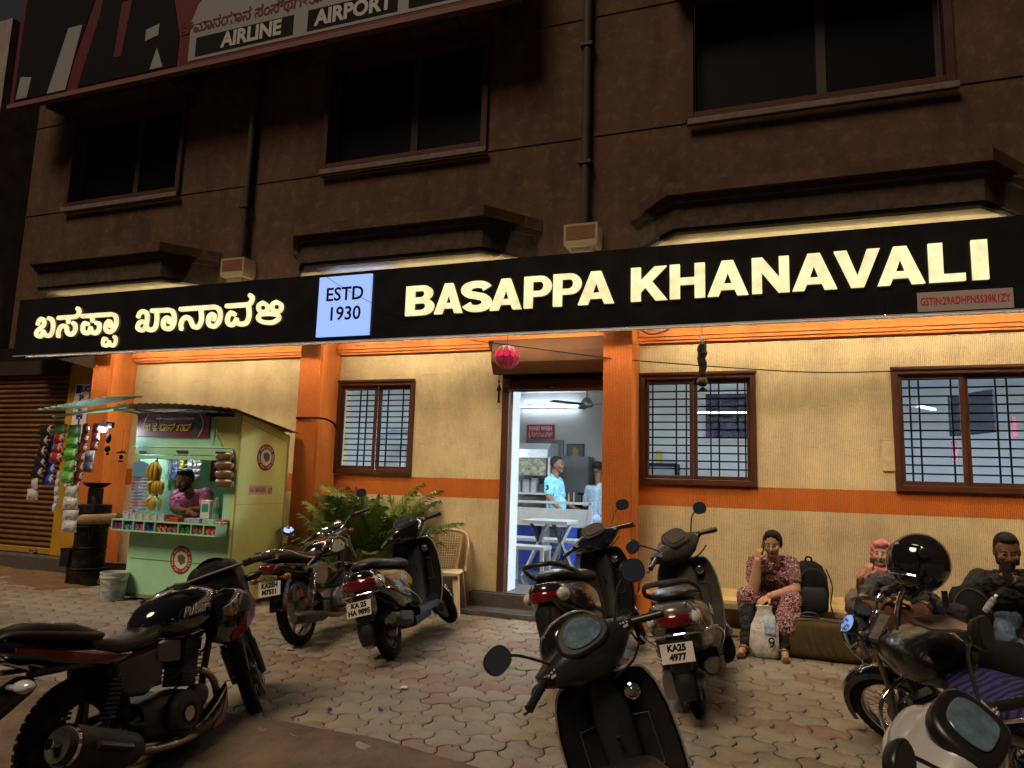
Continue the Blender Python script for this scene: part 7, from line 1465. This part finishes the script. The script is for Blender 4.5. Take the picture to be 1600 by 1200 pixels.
for i in range(9):
    x = -.11+.0275*i; k = 1-.10*abs(x)/.11
    g = G(); g.tube([(x*.85, .175, .46), (x, .235, .65), (x*1.08, .278, .86*k+.03)], .0065, 4, 3); g.obj('back_slat', CH, chair, smooth=0)
for i in range(13):
    z = .50+.027*i; y = .175+.27*(z-.46); g = G(); g.tube([(-.112, y, z), (0, y+.006, z), (.112, y, z)], .0055, 4); g.obj('back_slat', CH, chair, smooth=0)
g = G(); g.span(-.13, -.105, .16, .29, .455, .465); 
for sx in (-1, 1): g.tube([(sx*.105, .17, .455), (sx*.125, .235, .65), (sx*.13, .28, .855)], .012, 6, 3)
g.obj('back_panel_edge', CH, chair)

# ================================================================ POTTED PALMS
TERRA = pm('terracotta', (.30, .10, .05), .75, noise_s=10, noise_a=.35, dirt=.35); SOIL = pm('potting_soil', (.04, .028, .02), .95)
def leafmat(name, c, c2):
    m = pm(name, c, .42, noise_s=3, noise_a=.4, col2=c2, spec=.4); nt = m.node_tree; b = nt.nodes['Principled BSDF']; b.inputs['Subsurface Weight'].default_value = 0; return m
LEAFM = [leafmat('areca_leaf', (.16, .24, .045), (.08, .15, .03)), leafmat('areca_leaf_yellow', (.24, .28, .055), (.12, .18, .035)), leafmat('areca_leaf_dark', (.06, .12, .03), (.03, .07, .018))]
STEMM = pm('areca_stem', (.16, .18, .04), .5)
def palm(x, y, lab, seed, nf, hmax, lean=(0, 0)):
    rr = random.Random(seed); e = empty('potted_palm', (x, y, 0), label=lab, cat='plant', group='potted areca palms by the pillar')
    g = G(); g.lathe([(.11, 0), (.125, .02), (.155, .27), (.175, .275), (.178, .32), (.16, .322), (.15, .285), (.004, .28)], 26); po = g.obj('pot', TERRA, e); g = G(); g.lathe([(.149, .284), (.08, .296), (.003, .30)], 18); g.obj('soil', SOIL, po)
    for k in range(nf):
        a = 2*math.pi*(k*.618)+rr.uniform(-.3, .3); L_ = hmax*rr.uniform(.62, 1.05); el = rr.uniform(1.05, 1.45) if k % 4 else rr.uniform(.55, .95)
        dr = V((math.cos(a)+lean[0], math.sin(a)*.8+lean[1], 0)); dr = dr.normalized() if dr.length > .01 else V((1, 0, 0))
        n = 16; P = []; p = V((rr.uniform(-.05, .05), rr.uniform(-.05, .05), .28)); ang = el; step = L_/n
        for i in range(n+1):
            P.append(p.copy()); p = p+(dr*math.cos(ang)+V((0, 0, 1))*math.sin(ang))*step; ang -= (.02+.085*(i/n)**1.6)*rr.uniform(.7, 1.2)
        for q in P: q.y = min(q.y, -.03-y)
        g = G(); g.tube(P, [.009-.0065*i/n for i in range(n+1)], 5)
        g.cur = 1
        for i in range(4*n//1):
            t = .28+.72*i/(4*n); f = t*n; j = min(int(f), n-1); c = P[j].lerp(P[j+1], f-j); tg = (P[j+1]-P[j]).normalized(); sd = tg.cross(V((0, 0, 1)))
            sd = sd.normalized() if sd.length > .05 else V((1, 0, 0)); nr = sd.cross(tg); s_ = 1 if i % 2 else -1
            ll = (.19*math.sin(math.pi*(.12+.80*(t-.28)/.72))**.7*1.2+.03)*hmax*rr.uniform(.85, 1.1); d = (sd*s_*.80+tg*(.55+.3*t)+nr*.12).normalized(); w = .0115*rr.uniform(.8, 1.2); q = tg*w
            mid = c+d*ll*.5+V((0, 0, .008)); tip = c+d*ll-V((0, 0, 1))*ll*rr.uniform(.12, .45); hh = nr*.004
            for v in (mid, tip): v.y = min(v.y, -.015-y)
            g.add([c-q*.4, c+q*.4, mid+q+hh, mid-q+hh, tip], [(0, 1, 2, 3), (3, 2, 4)])
        g.obj('frond', [STEMM, LEAFM[(k*7+seed) % 3 if rr.random() < .8 else 1]], e, smooth=0)
palm(-4.74, -.44, 'leafy potted areca palm nearest the orange pillar, left of the pair', 1, 26, 1.08, (-.12, -.1))
palm(-4.36, -.42, 'potted areca palm with long yellowish fronds beside the plastic chair', 5, 26, 1.28, (.06, -.05))

# ================================================================ BLACK STOVE, BUCKET
STV = pm('sooty_black_iron', (.014, .013, .012), .6, .3, noise_s=8, noise_a=.5, dirt=.4)
p = at(146, 908, -.85); stove = empty('iron_boiler_stove', (-8.33, -.85, 0), label='tall black iron drum stove with a round pan on top, beside the kiosk', cat='stove')
g = G(); g.lathe([(.22, 0), (.235, .01), (.235, .20), (.20, .215), (.19, .22), (.19, .72), (.205, .74), (.21, .80), (.205, .99), (.18, 1.01), (.10, 1.015), (.09, 1.02), (.09, 1.22), (.0, 1.22)], 28); g.obj('drum', STV, stove)
for z, r_ in ((.21, .24), (.735, .215), (1.0, .20), (.47, .196)):
    g = G(); g.torus((0, 0, z), r_, .009, 'z', 30, 6); g.obj('hoop', STV, stove)
g = G(); g.lathe([(.05, 1.215), (.13, 1.25), (.17, 1.29), (.165, 1.292), (.12, 1.262), (.003, 1.25)], 24); g.obj('pan', STV, stove)
g = G(); g.box((-.21, -.10, .33), (.16, .16, .22)); g.box((-.24, -.13, .435), (.1, .12, .03)); g.obj('fire_door', STV, stove, smooth=0, bevel=.01); g = G(); g.tube([(-.20, -.05, .92), (-.28, -.08, .92), (-.29, -.09, .95)], .014, 8); g.obj('tap', STV, stove)
g = G(); g.tube([(.16, -.14, .56), (.185, -.17, .8), (.17, -.16, 1.02), (.13, -.14, 1.10), (.10, -.12, 1.05)], .02, 10, 4); g.obj('handle_pipe', STV, stove)
p0, p1 = at(128, 812, -1.12), at(186, 810, -1.12); g = G(); g.tube([p0, p1], [.062, .062], 16); tag(g.obj('wooden_log', pm('pale_wood', (.40, .25, .12), .7, noise_s=12, noise_a=.35)), 'pale round log laid between the black stove and the kiosk counter', 'log')
g = G(); x0, x1 = -8.72, -7.25
for i, (z0, z1, y0) in enumerate(((0, .13, -.62), (.13, .25, -.55))): g.span(x0, x1, y0, -.46, z0, z1-.003)
tag(g.obj('stone_ledge', pm('brown_stone_ledge', (.20, .11, .06), .85, noise_s=8, noise_a=.5, bump_s=30, bump_d=.01), bevel=.012), 'rough brown stone ledge behind the stove at the foot of the wall', 'ledge')
PAIL = pm('white_pail_plastic', (.58, .60, .60), .4, noise_s=10, noise_a=.25, dirt=.5)
bk = empty('plastic_bucket', (-6.93, -1.72, 0), label='white plastic paint bucket with a blue label on the paving by the kiosk', cat='bucket')
bk.location = ag(175, 938, 0)
g = G(); g.lathe([(.001, .001), (.115, 0), (.12, .01), (.14, .25), (.148, .252), (.15, .27), (.143, .272), (.145, .30), (.15, .302), (.15, .315), (.14, .315), (.132, .25), (.112, .015), (.001, .012)], 30); g.obj('pail', PAIL, bk)
g = G(); g.lathe([(.1245, .035), (.1325, .12)], 30); g.obj('blue_label', pm('blue_label_print', (.05, .17, .34), .4, noise_s=16, noise_a=.6, col2=(.45, .5, .52)), bk)
g = G(); g.lathe([(.1375, .185), (.141, .225)], 30); g.obj('dark_band', pm('dark_label_print', (.06, .055, .05), .5, noise_s=34, noise_a=.9, col2=(.5, .5, .48)), bk)
g = G(); g.tube([(-.15, 0, .285), (-.155, -.06, .235), (-.09, -.135, .205), (0, -.158, .2), (.09, -.135, .205), (.155, -.06, .235), (.15, 0, .285)], .004, 6, 4); g.obj('wire_handle', CHROME, bk)

# ================================================================ HANGING THINGS
p = at(792, 558, -.62); ln = empty('red_lantern', p, label='red paper lantern with pink glow hung under the sign over the doorway', cat='lantern')
g = G(); n = 12
LANM = pm('pink_lantern_foil', (.50, .06, .10), .35, noise_s=18, noise_a=.4, emit=(.9, .03, .10), es=.10)
g.lathe([(.03, -.125), (.07, -.11), (.115, -.06), (.13, 0), (.115, .06), (.07, .11), (.03, .125)], 12); g.obj('shade', LANM, ln, smooth=0)
for k in range(12):
    a = 2*math.pi*k/12; g = G(); g.loft([[V((math.cos(a+d)*(r_+o), math.sin(a+d)*(r_+o), z)) for d, o in ((-.015, -.002), (.015, -.002), (.015, .016), (-.015, .016))] for r_, z in ((.03, -.125), (.07, -.11), (.115, -.06), (.13, 0), (.115, .06), (.07, .11), (.03, .125))]); g.obj('lantern_rib', pm('silver_pink_foil', (.55, .28, .28), .3, .4), ln, smooth=0)
for k in range(6):
    a = -math.pi/2+(k-2.5)*.62; g = G(); g.lathe([(.034, 0), (.034, .003), (.022, .004), (.020, .003), (.012, .005), (.001, .005)], 12, frame((math.cos(a)*.127, math.sin(a)*.127, .02), (0, 0, 1), (math.cos(a), math.sin(a), 0))); g.obj('lantern_motif', pm('glowing_red_motif', (.6, .01, .04), .4, emit=(1, .02, .12), es=.55), ln)
g = G(); g.tube([(0, 0, .12), (0, .02, 3.1-p.z)], .003, 5); g.obj('cord', PRINTB, ln)
# dark charm of dried bark with a coconut
p = at(1097, 522, -.56); dg_ = empty('hanging_charm', p, label='dark dried charm with a round coconut hung in front of the middle window', cat='charm')
BARK = pm('dry_dark_bark', (.035, .022, .016), .8, noise_s=18, noise_a=.6, bump_s=40, bump_d=.02)
L_ = p.z-at(1097, 592, -.56).z
g = G(); rr = random.Random(9); pts = [V((0, 0, -.06-L_*.93*i/9)) for i in range(10)]; g.tube([q+V((rr.uniform(-.008, .008), 0, 0)) for q in pts], [.012, .032, .042, .046, .043, .045, .04, .036, .03, .012], 9)
for v in g.v: v += V((rr.uniform(-1, 1), rr.uniform(-1, 1), 0))*.007
g.obj('bark_bundle', BARK, dg_, smooth=0); g = G(); g.tube([(.03, .0, -.04), (.035, 0, -.10), (.03, 0, -.2)], [.004, .012, .01], 6); g.obj('twig', BARK, dg_)
g = G(); g.ell((0, 0, -L_-.03), (.057, .057, .05), 16, 10); g.obj('coconut', pm('coconut_husk', (.06, .04, .03), .8, bump_s=60, bump_d=.01), dg_)
g = G(); g.ell((0, 0, -L_-.105), (.028, .02, .022), 8, 6); g.box((.02, 0, -L_-.1), (.05, .01, .012), (0, .5, 0)); g.box((-.02, 0, -L_-.11), (.04, .01, .012), (0, -.5, 0)); g.obj('chilli_knot', BARK, dg_, smooth=0)
g = G(); g.box((-.012, 0, -.045), (.035, .006, .055)); g.obj('paper_tag', pm('white_tag', (.6, .6, .62), .5), dg_, smooth=0); g = G(); g.tube([(0, 0, -.07), (0, 0, 3.1-p.z)], .003, 5); g.tube([(0, 0, -L_-.09), (0, 0, -L_+.05)], .004, 5); g.obj('cord', PRINTB, dg_)
p = at(780, 600, -.05); am = empty('door_amulet', p, label='small dark tasselled amulet hanging on the wall left of the door', cat='amulet')
g = G(); g.tube([(0, 0, .12), (-.01, 0, .02), (0, 0, -.02)], .004, 5); g.obj('cord', PRINTB, am); g = G(); g.lathe([(.002, .0), (.028, -.06), (.03, -.08), (.012, -.085), (.016, -.22), (.005, -.225)], 10); g.ell((0, 0, .03), (.012, .012, .014), 8, 6); g.obj('tassel', BARK, am)
p = at(190, 706, -1.5); ap = empty('hanging_lemon_charm', p, label='small dark leafy charm hanging by a thread left of the kiosk window', cat='charm')
g = G(); g.tube([(0, 0, .26), (0, 0, 0)], .002, 4); g.obj('thread', PRINTB, ap); g = G(); g.ell((0, 0, -.06), (.022, .022, .03), 10, 6)
for a in (.4, 1.2, 2.0, 2.75): g.box((math.cos(a)*.05, 0, -.02+math.sin(a)*.02), (.07, .006, .014), (0, -math.sin(a)*.5+.2, 0))
g.ell((0, 0, -.11), (.03, .03, .012), 10, 6); g.obj('leaves', BARK, ap, smooth=0)
# cables across the front
def wire(pts, r, lab): g = G(); g.tube(pts, r, 6, 10); tag(g.obj('cable', PRINTB), lab, 'cable')
wire([at(735, 531, -.6), at(900, 553, -.5), at(1000, 564, -.4), at(1250, 581, -.2), at(1395, 580, -.06)], .006, 'thin black cable sagging across the wall from the doorway to the right-hand window')
wire([at(998, 513, -.5), at(1015, 522, -.45), at(1035, 519, -.45), at(1050, 511, -.5)], .009, 'short looped black cable under the sign beside the door pillar')
wire([at(470, 404, -.62), at(540, 452, -.66), at(632, 497, -.62)], .003, 'thin black wire slanting across the ESTD light box')
wire([at(463, 653, -.46), at(495, 653, -.475), at(512, 656, -.43), at(523, 663, -.25), at(524, 668, -.02)], .014, 'thick orange-brown cable wrapped round the left pillar')
for px in (478, 606, 693, 878, 1215, 1350, 1494):
    pass

# ================================================================ HELMET ON THE MOTORCYCLE MIRROR
HG = pm('helmet_gloss_black', (.008, .008, .010), .14, coat=1., dirt=.1)
hp = at(1437, 880, -4.05); hel = empty('motorcycle_helmet', hp, (R(6), R(-10), R(188)), label='black full-face helmet perched on the mirror of the spoked-wheel motorcycle', cat='helmet')
g = G(); rings = []
def shell(n=34, m=18, rx=.128, ry=.115, rz=.135, inset=0.):
    g = G(); vs = []; fs = []
    for i in range(m+1):
        t = -1.02+(math.pi/2+1.02)*i/m
        for k in range(n):
            a = 2*math.pi*k/n; x, y, z = rx*math.cos(t)*math.cos(a), ry*math.cos(t)*math.sin(a), rz*math.sin(t)
            if x > 0: x *= 1.04
            if z < -.02: x *= 1-.10*(-z/.13); y *= 1-.08*(-z/.13)
            vs.append(V((x, y, z))*(1-inset))
    for i in range(m):
        for k in range(n):
            a = 2*math.pi*(k+.5)/n; t = -1.02+(math.pi/2+1.02)*(i+.5)/m
            ca = math.cos(a)
            if ca > .35 and -.38 < t < .42: continue
            fs.append((i*n+k, i*n+(k+1) % n, (i+1)*n+(k+1) % n, (i+1)*n+k))
    g.add(vs, fs); return g
o = shell().obj('shell', HG, hel, smooth=60); md = o.modifiers.new('t', 'SOLIDIFY'); md.thickness = .012; md.offset = -1
g = shell(inset=.10); o = g.obj('lining', MATTE, hel, smooth=60)
g = G(); vs = []; fs = []
for i in range(9):
    t = -.46+.98*i/8
    for k in range(21):
        a = -1.28+2.56*k/20; x, y, z = .135*math.cos(t)*math.cos(a), .1195*math.cos(t)*math.sin(a), .137*math.sin(t); x *= 1.04; vs.append((x, y, z))
for i in range(8):
    for k in range(20): fs.append((i*21+k, i*21+k+1, (i+1)*21+k+1, (i+1)*21+k))
g.add(vs, fs); o = g.obj('visor', pm('dark_visor', (.006, .006, .008), .07, coat=1.), hel, smooth=60); md = o.modifiers.new('t', 'SOLIDIFY'); md.thickness = .003
for sy in (1, -1):
    g = G(); g.lathe([(.022, 0), (.022, .008), (.014, .012), (.002, .012)], 16, frame((.03, sy*.121, .035), (1, 0, 0), (0, sy, 0))); g.obj('visor_pivot', HG, hel)
g = G(); g.tube([(.131*math.cos(a), .113*math.sin(a), -.068) for a in [math.radians(-70+140*i/14) for i in range(15)]], .006, 8); g.obj('chin_trim', CHROME, hel)
g = G(); g.box((-.10, .05, -.135), (.025, .004, .07), (0, .2, 0)); g.tube([(.0, .08, -.1), (.02, .03, -.15), (.0, -.04, -.15), (-.02, -.08, -.1)], .007, 6, 4); g.obj('strap', MATTE, hel)
# mirrors of that motorcycle: one carries the helmet, one is turned down
def bike_xf(b, v): bpy.context.view_layer.update(); return b.root.matrix_world @ (b.S @ V(v))
inv = (b7.root.matrix_basis).inverted(); loc = lambda P: b7.S.inverted() @ (inv @ P)
st0 = loc(at(1402, 985, -4.06)); st1 = loc(at(1405, 935, -4.05)); st2 = loc(at(1412, 918, -4.04))
g = G(); g.tube([st0, st0.lerp(st1, .5)+V((.01, 0, 0)), st1, st2], .010, 8, 4); sto = b7.p(g, 'mirror_stem', CHROME, steer=True); g = G(); g.tube([st0+V((.0, -.03, 0)), st0.lerp(st1, .6)+V((0, -.03, 0)), st2+V((0, -.02, .0))], .006, 8, 4); b7.p(g, 'brake_hose', BLACK, steer=True)
m0 = loc(at(1350, 1000, -4.02)); m1 = loc(at(1326, 975, -4.06)); b7.mirror(m0, m1, .045, .05, R(20), bisect(b7, m1, (-4.87, -.63, 3.5)), stem=m0.lerp(m1, .5))

# ================================================================ BAGS
def softbox(secs, n=20, ax='z'): g = G(); g.sect(secs, n, axis=ax); return g
bp_ = empty('black_backpack', at(1264, 960, -.28), (R(4), 0, R(12)), label='black backpack leaning on the ledge beside the seated woman', cat='bag'); bp_.location.z = .345
g = softbox([(0, .13, -.10, .08, 4), (.02, .16, -.13, .09, 4), (.18, .165, -.15, .09, 3.6), (.34, .15, -.13, .085, 3.2), (.42, .115, -.09, .07, 2.8), (.455, .06, -.04, .04, 2.4)]); 
g.v = [V((v.y, v.x, v.z)) for v in g.v]; g.f = [f[::-1] for f in g.f]; g.obj('body', MATTE, bp_, smooth=60)
g = G(); g.sect([(.03, .12, -.19, -.12, 4), (.06, .13, -.20, -.12, 4), (.2, .125, -.19, -.12, 3.6), (.24, .10, -.16, -.12, 3)], 18, axis='z'); g.v = [V((v.y, v.x, v.z)) for v in g.v]; g.f = [f[::-1] for f in g.f]; g.obj('front_pocket', pm('charcoal_fabric', (.022, .022, .025), .8, bump_s=200, bump_d=.002), bp_, smooth=60)
g = G(); g.tube([(-.125, -.16, .05), (-.13, -.17, .2), (-.11, -.16, .33), (-.05, -.135, .40), (.05, -.135, .40), (.11, -.16, .33), (.13, -.17, .2), (.125, -.16, .05)], .004, 6, 5); g.obj('zip', GREYP, bp_); g = G(); g.tube([(-.03, .0, .445), (-.02, 0, .49), (.02, 0, .49), (.03, 0, .445)], .009, 8, 4); g.tube([(.14, -.06, .40), (.185, -.10, .25), (.17, -.1, .08), (.19, -.14, -.02)], .014, 6, 5, .3); g.obj('strap', MATTE, bp_)
OLV = pm('olive_suitcase_fabric', (.085, .060, .026), .7, noise_s=14, noise_a=.3, bump_s=150, bump_d=.003)
c0, c1 = ag(1243, 1037), ag(1338, 1050); sc_ = empty('olive_suitcase', ((c0.x+c1.x)/2+.02, -.74, 0), (0, 0, R(-3)), label='olive brown soft suitcase lying on the paving in front of the ledge', cat='suitcase')
g = G(); g.sect([(-.315, .10, .02, .30, 3), (-.30, .125, .01, .33, 4), (-.2, .13, .005, .345, 4.5), (.2, .13, .005, .345, 4.5), (.30, .125, .01, .33, 4), (.315, .10, .02, .30, 3)], 26, axis='x'); g.obj('shell', OLV, sc_, smooth=60)
for i in range(5):
    x = -.13+.062*i; g = G(); g.tube([(x-.03, -.127, .30), (x-.02, -.134, .22), (x+.01, -.136, .13), (x+.045, -.134, .06)], [.004, .008, .008, .004], 6, 5); g.obj('embossed_rib', OLV, sc_)
g = G(); g.tube([(-.29, -.135, .04), (-.305, -.125, .17), (-.27, -.13, .31), (-.1, -.10, .345), (.1, -.10, .345), (.27, -.13, .31), (.305, -.125, .17), (.29, -.135, .04)], .005, 6, 5); g.obj('piping', GREYP, sc_); g = G(); g.box((-.12, -.02, .352), (.16, .05, .018)); g.tube([(-.20, -.02, .35), (-.16, -.02, .385), (-.08, -.02, .385), (-.04, -.02, .35)], .012, 8, 4); g.obj('handle', BLACK, sc_, bevel=.004)
PLW = pm('white_plastic_bag', (.58, .57, .56), .4, noise_s=12, noise_a=.25, bump_s=16, bump_d=.03)
p = ag(1196, 1026); wb_ = empty('white_carrier_bag', (p.x, -.90, 0), label='white plastic carrier bag with blue print standing between the seated woman\'s feet', cat='bag')
g = G(); rr = random.Random(4); g.sect([(0, .09, -.06, .06, 3), (.02, .12, -.085, .085, 3), (.12, .125, -.09, .09, 3), (.26, .115, -.075, .075, 2.8), (.34, .085, -.04, .04, 2.4), (.40, .06, -.02, .02, 2), (.44, .075, -.025, .025, 2)], 30, axis='z'); g.v = [V((v.y, v.x, v.z)) for v in g.v]; g.f = [f[::-1] for f in g.f]
for v in g.v: k = noise.noise_vector(v*13)*.016; v.x += k.x; v.y += k.y
g.obj('bag', PLW, wb_, smooth=70)
g = G(); g.add([(-.005+.09*i/5, -.093+.02*j/5-.004, .22+.15*j/5) for j in range(6) for i in range(6)], [(j*6+i, j*6+i+1, j*6+i+7, j*6+i+6) for j in range(5) for i in range(5)])
for v in g.v: v.y = -.10+.16*max(0, v.z-.22)+.3*max(0, v.z-.30)
g.obj('blue_print', pm('blue_speckle_print', (.10, .24, .42), .4, noise_s=60, noise_a=.9, col2=(.5, .55, .58)), wb_)
text('9', facing((.055, -.108, .14)), .13, PRINTB, wb_)
BRB = pm('brown_leather', (.10, .045, .028), .5, noise_s=7, noise_a=.35, bump_s=50, bump_d=.006)
p = at(1398, 968, -.86); bb_ = empty('brown_holdall', (p.x, -.86, .34), label='brown leather holdall hugged by the person in the grey T-shirt', cat='bag')
g = G(); g.sect([(-.27, .08, -.02, .16, 2.6), (-.24, .12, -.05, .21, 3), (0, .13, -.06, .255, 2.8), (.22, .12, -.05, .22, 3), (.27, .08, -.02, .16, 2.6)], 24, axis='x'); g.obj('body', BRB, bb_, smooth=70); g = G(); g.tube([(-.12, -.11, .12), (-.10, -.13, .2), (0, -.1, .285), (.1, -.13, .2), (.12, -.11, .12)], .011, 8, 4); g.obj('handle', BRB, bb_); g = G(); g.span(-.2, .2, -.135, -.12, -.3, -.04); g.obj('tassel_panel', BRB, bb_)
for px, m, lab, r_ in ((1333, pm('grey_brown_cloth', (.14, .11, .09), .85, bump_s=40, bump_d=.01), 'grey-brown cloth bundle left of the woman in the pink headscarf', .10),):
    p = at(px, 943, -.5); g = G(); g.ell((0, 0, 0), (r_*.7, r_, r_*1.2), 16, 10)
    for v in g.v: v += noise.noise_vector(v*14)*.03
    tag(g.obj('cloth_bundle', m, loc=(p.x, -.5, p.z)), lab, 'cloth')
p = at(1530, 940, -.78); lb_ = empty('lap_backpack', (p.x-.02, -.66, p.z-.21), (R(-14), R(-8), 0), label='black backpack held on the lap of the man in the black jacket', cat='bag')
g = G(); g.sect([(0, .13, -.09, .09, 4), (.03, .15, -.11, .10, 4), (.16, .155, -.12, .10, 3.6), (.27, .135, -.10, .09, 3.2), (.32, .09, -.06, .06, 2.6)], 22, axis='z'); g.v = [V((v.y, v.x, v.z)) for v in g.v]; g.f = [f[::-1] for f in g.f]
for v in g.v: k = noise.noise_vector(v*9)*.02; v += k
g.obj('body', MATTE, lb_, smooth=70); g = G(); g.tube([(-.125, -.11, .08), (-.11, -.125, .21), (0, -.105, .285), (.11, -.125, .21), (.125, -.11, .08)], .005, 6, 5); g.obj('zip', GREYP, lb_)
p = at(1547, 944, -.93); wb2 = empty('clear_water_bottle', p, (R(10), R(30), 0), label='small clear water bottle with a white label in the side pocket of the lap backpack', cat='bottle')
wb2.scale = (.75,)*3; g = G(); g.lathe([(.02, -.10), (.033, -.095), (.033, .05), (.028, .07), (.013, .095), (.013, .11)], 18); g.obj('body', CP, wb2); g = G(); g.lathe([(.0336, -.05), (.0336, .02)], 18); g.obj('label', pm('white_violet_label', (.5, .48, .6), .4, noise_s=30, noise_a=.7), wb2); g = G(); g.lathe([(.0155, .10), (.0155, .125), (.002, .126)], 14); g.obj('cap', PRINTW, wb2)
# on the spoked-wheel motorcycle: tank cover, striped cloth on the seat, black bag over the far side
def ride(nm, g, mt, lab, cat, sm=70):
    o = g.obj(nm, mt, smooth=sm); o.matrix_world = b7.root.matrix_basis.copy(); return tag(o, lab, cat)
BAGM = pm('shiny_black_vinyl', (.008, .008, .010), .32, coat=.4, bump_s=14, bump_d=.02)
g = G(); g.sect([(.36, .10, .80, .87, 3), (.41, .14, .76, .92, 3), (.52, .16, .72, .955, 3.2), (.68, .16, .72, .965, 3), (.80, .14, .75, .94, 2.8), (.86, .08, .80, .90, 2.4)], 22)
for v in g.v: v += noise.noise_vector(v*8)*.018
ride('tank_bag', g, BAGM, 'shiny black tank bag strapped on the spoked-wheel motorcycle', 'bag')
STR = pm('blue_violet_striped_cloth', (.025, .03, .14), .8); nt = STR.node_tree; wv = nt.nodes.new('ShaderNodeTexWave'); wv.inputs['Scale'].default_value = 5.5; wv.inputs['Distortion'].default_value = 7; wv.bands_direction = 'X'; tc = nt.nodes.new('ShaderNodeTexCoord'); rp = nt.nodes.new('ShaderNodeValToRGB'); rp.color_ramp.elements[0].color = (.015, .014, .03, 1); rp.color_ramp.elements[1].color = (.035, .035, .16, 1); rp.color_ramp.elements[0].position = .35; rp.color_ramp.elements[1].position = .55
nt.links.new(tc.outputs['Object'], wv.inputs['Vector']); nt.links.new(wv.outputs['Fac'], rp.inputs['Fac']); nt.links.new(rp.outputs['Color'], nt.nodes['Principled BSDF'].inputs['Base Color'])
g = G(); g.sect([(-.30, .10, .76, .825, 2.6), (-.25, .145, .70, .84, 2.8), (-.1, .155, .67, .825, 3), (.12, .155, .66, .80, 3), (.27, .135, .69, .805, 2.8), (.33, .10, .75, .80, 2.4)], 22)
for v in g.v: v += noise.noise_vector(v*10)*.012
ride('seat_cloth', g, STR, 'blue and violet striped cloth laid over the motorcycle seat', 'cloth')
g = G(); g.sect([(-.05, .06, .40, .74, 3), (.02, .085, .34, .84, 3), (.2, .10, .32, .88, 3), (.40, .095, .36, .86, 3), (.48, .06, .44, .78, 2.6)], 20, cy=-.24)
for v in g.v: v += noise.noise_vector(v*9)*.022
ride('side_bag', g, MATTE, 'black cloth bag hanging on the far side of the spoked-wheel motorcycle', 'bag')
p = at(1467, 976, -3.9); g = G(); g.ell((0, 0, 0), (.13, .09, .03), 16, 8)
for v in g.v: v += noise.noise_vector(v*12)*.03
o = g.obj('pink_cloth', pm('pale_pink_cloth', (.38, .26, .23), .85), loc=p); tag(o, 'pale pink folded cloth tucked behind the tank bag', 'cloth')
bpy.context.view_layer.update()
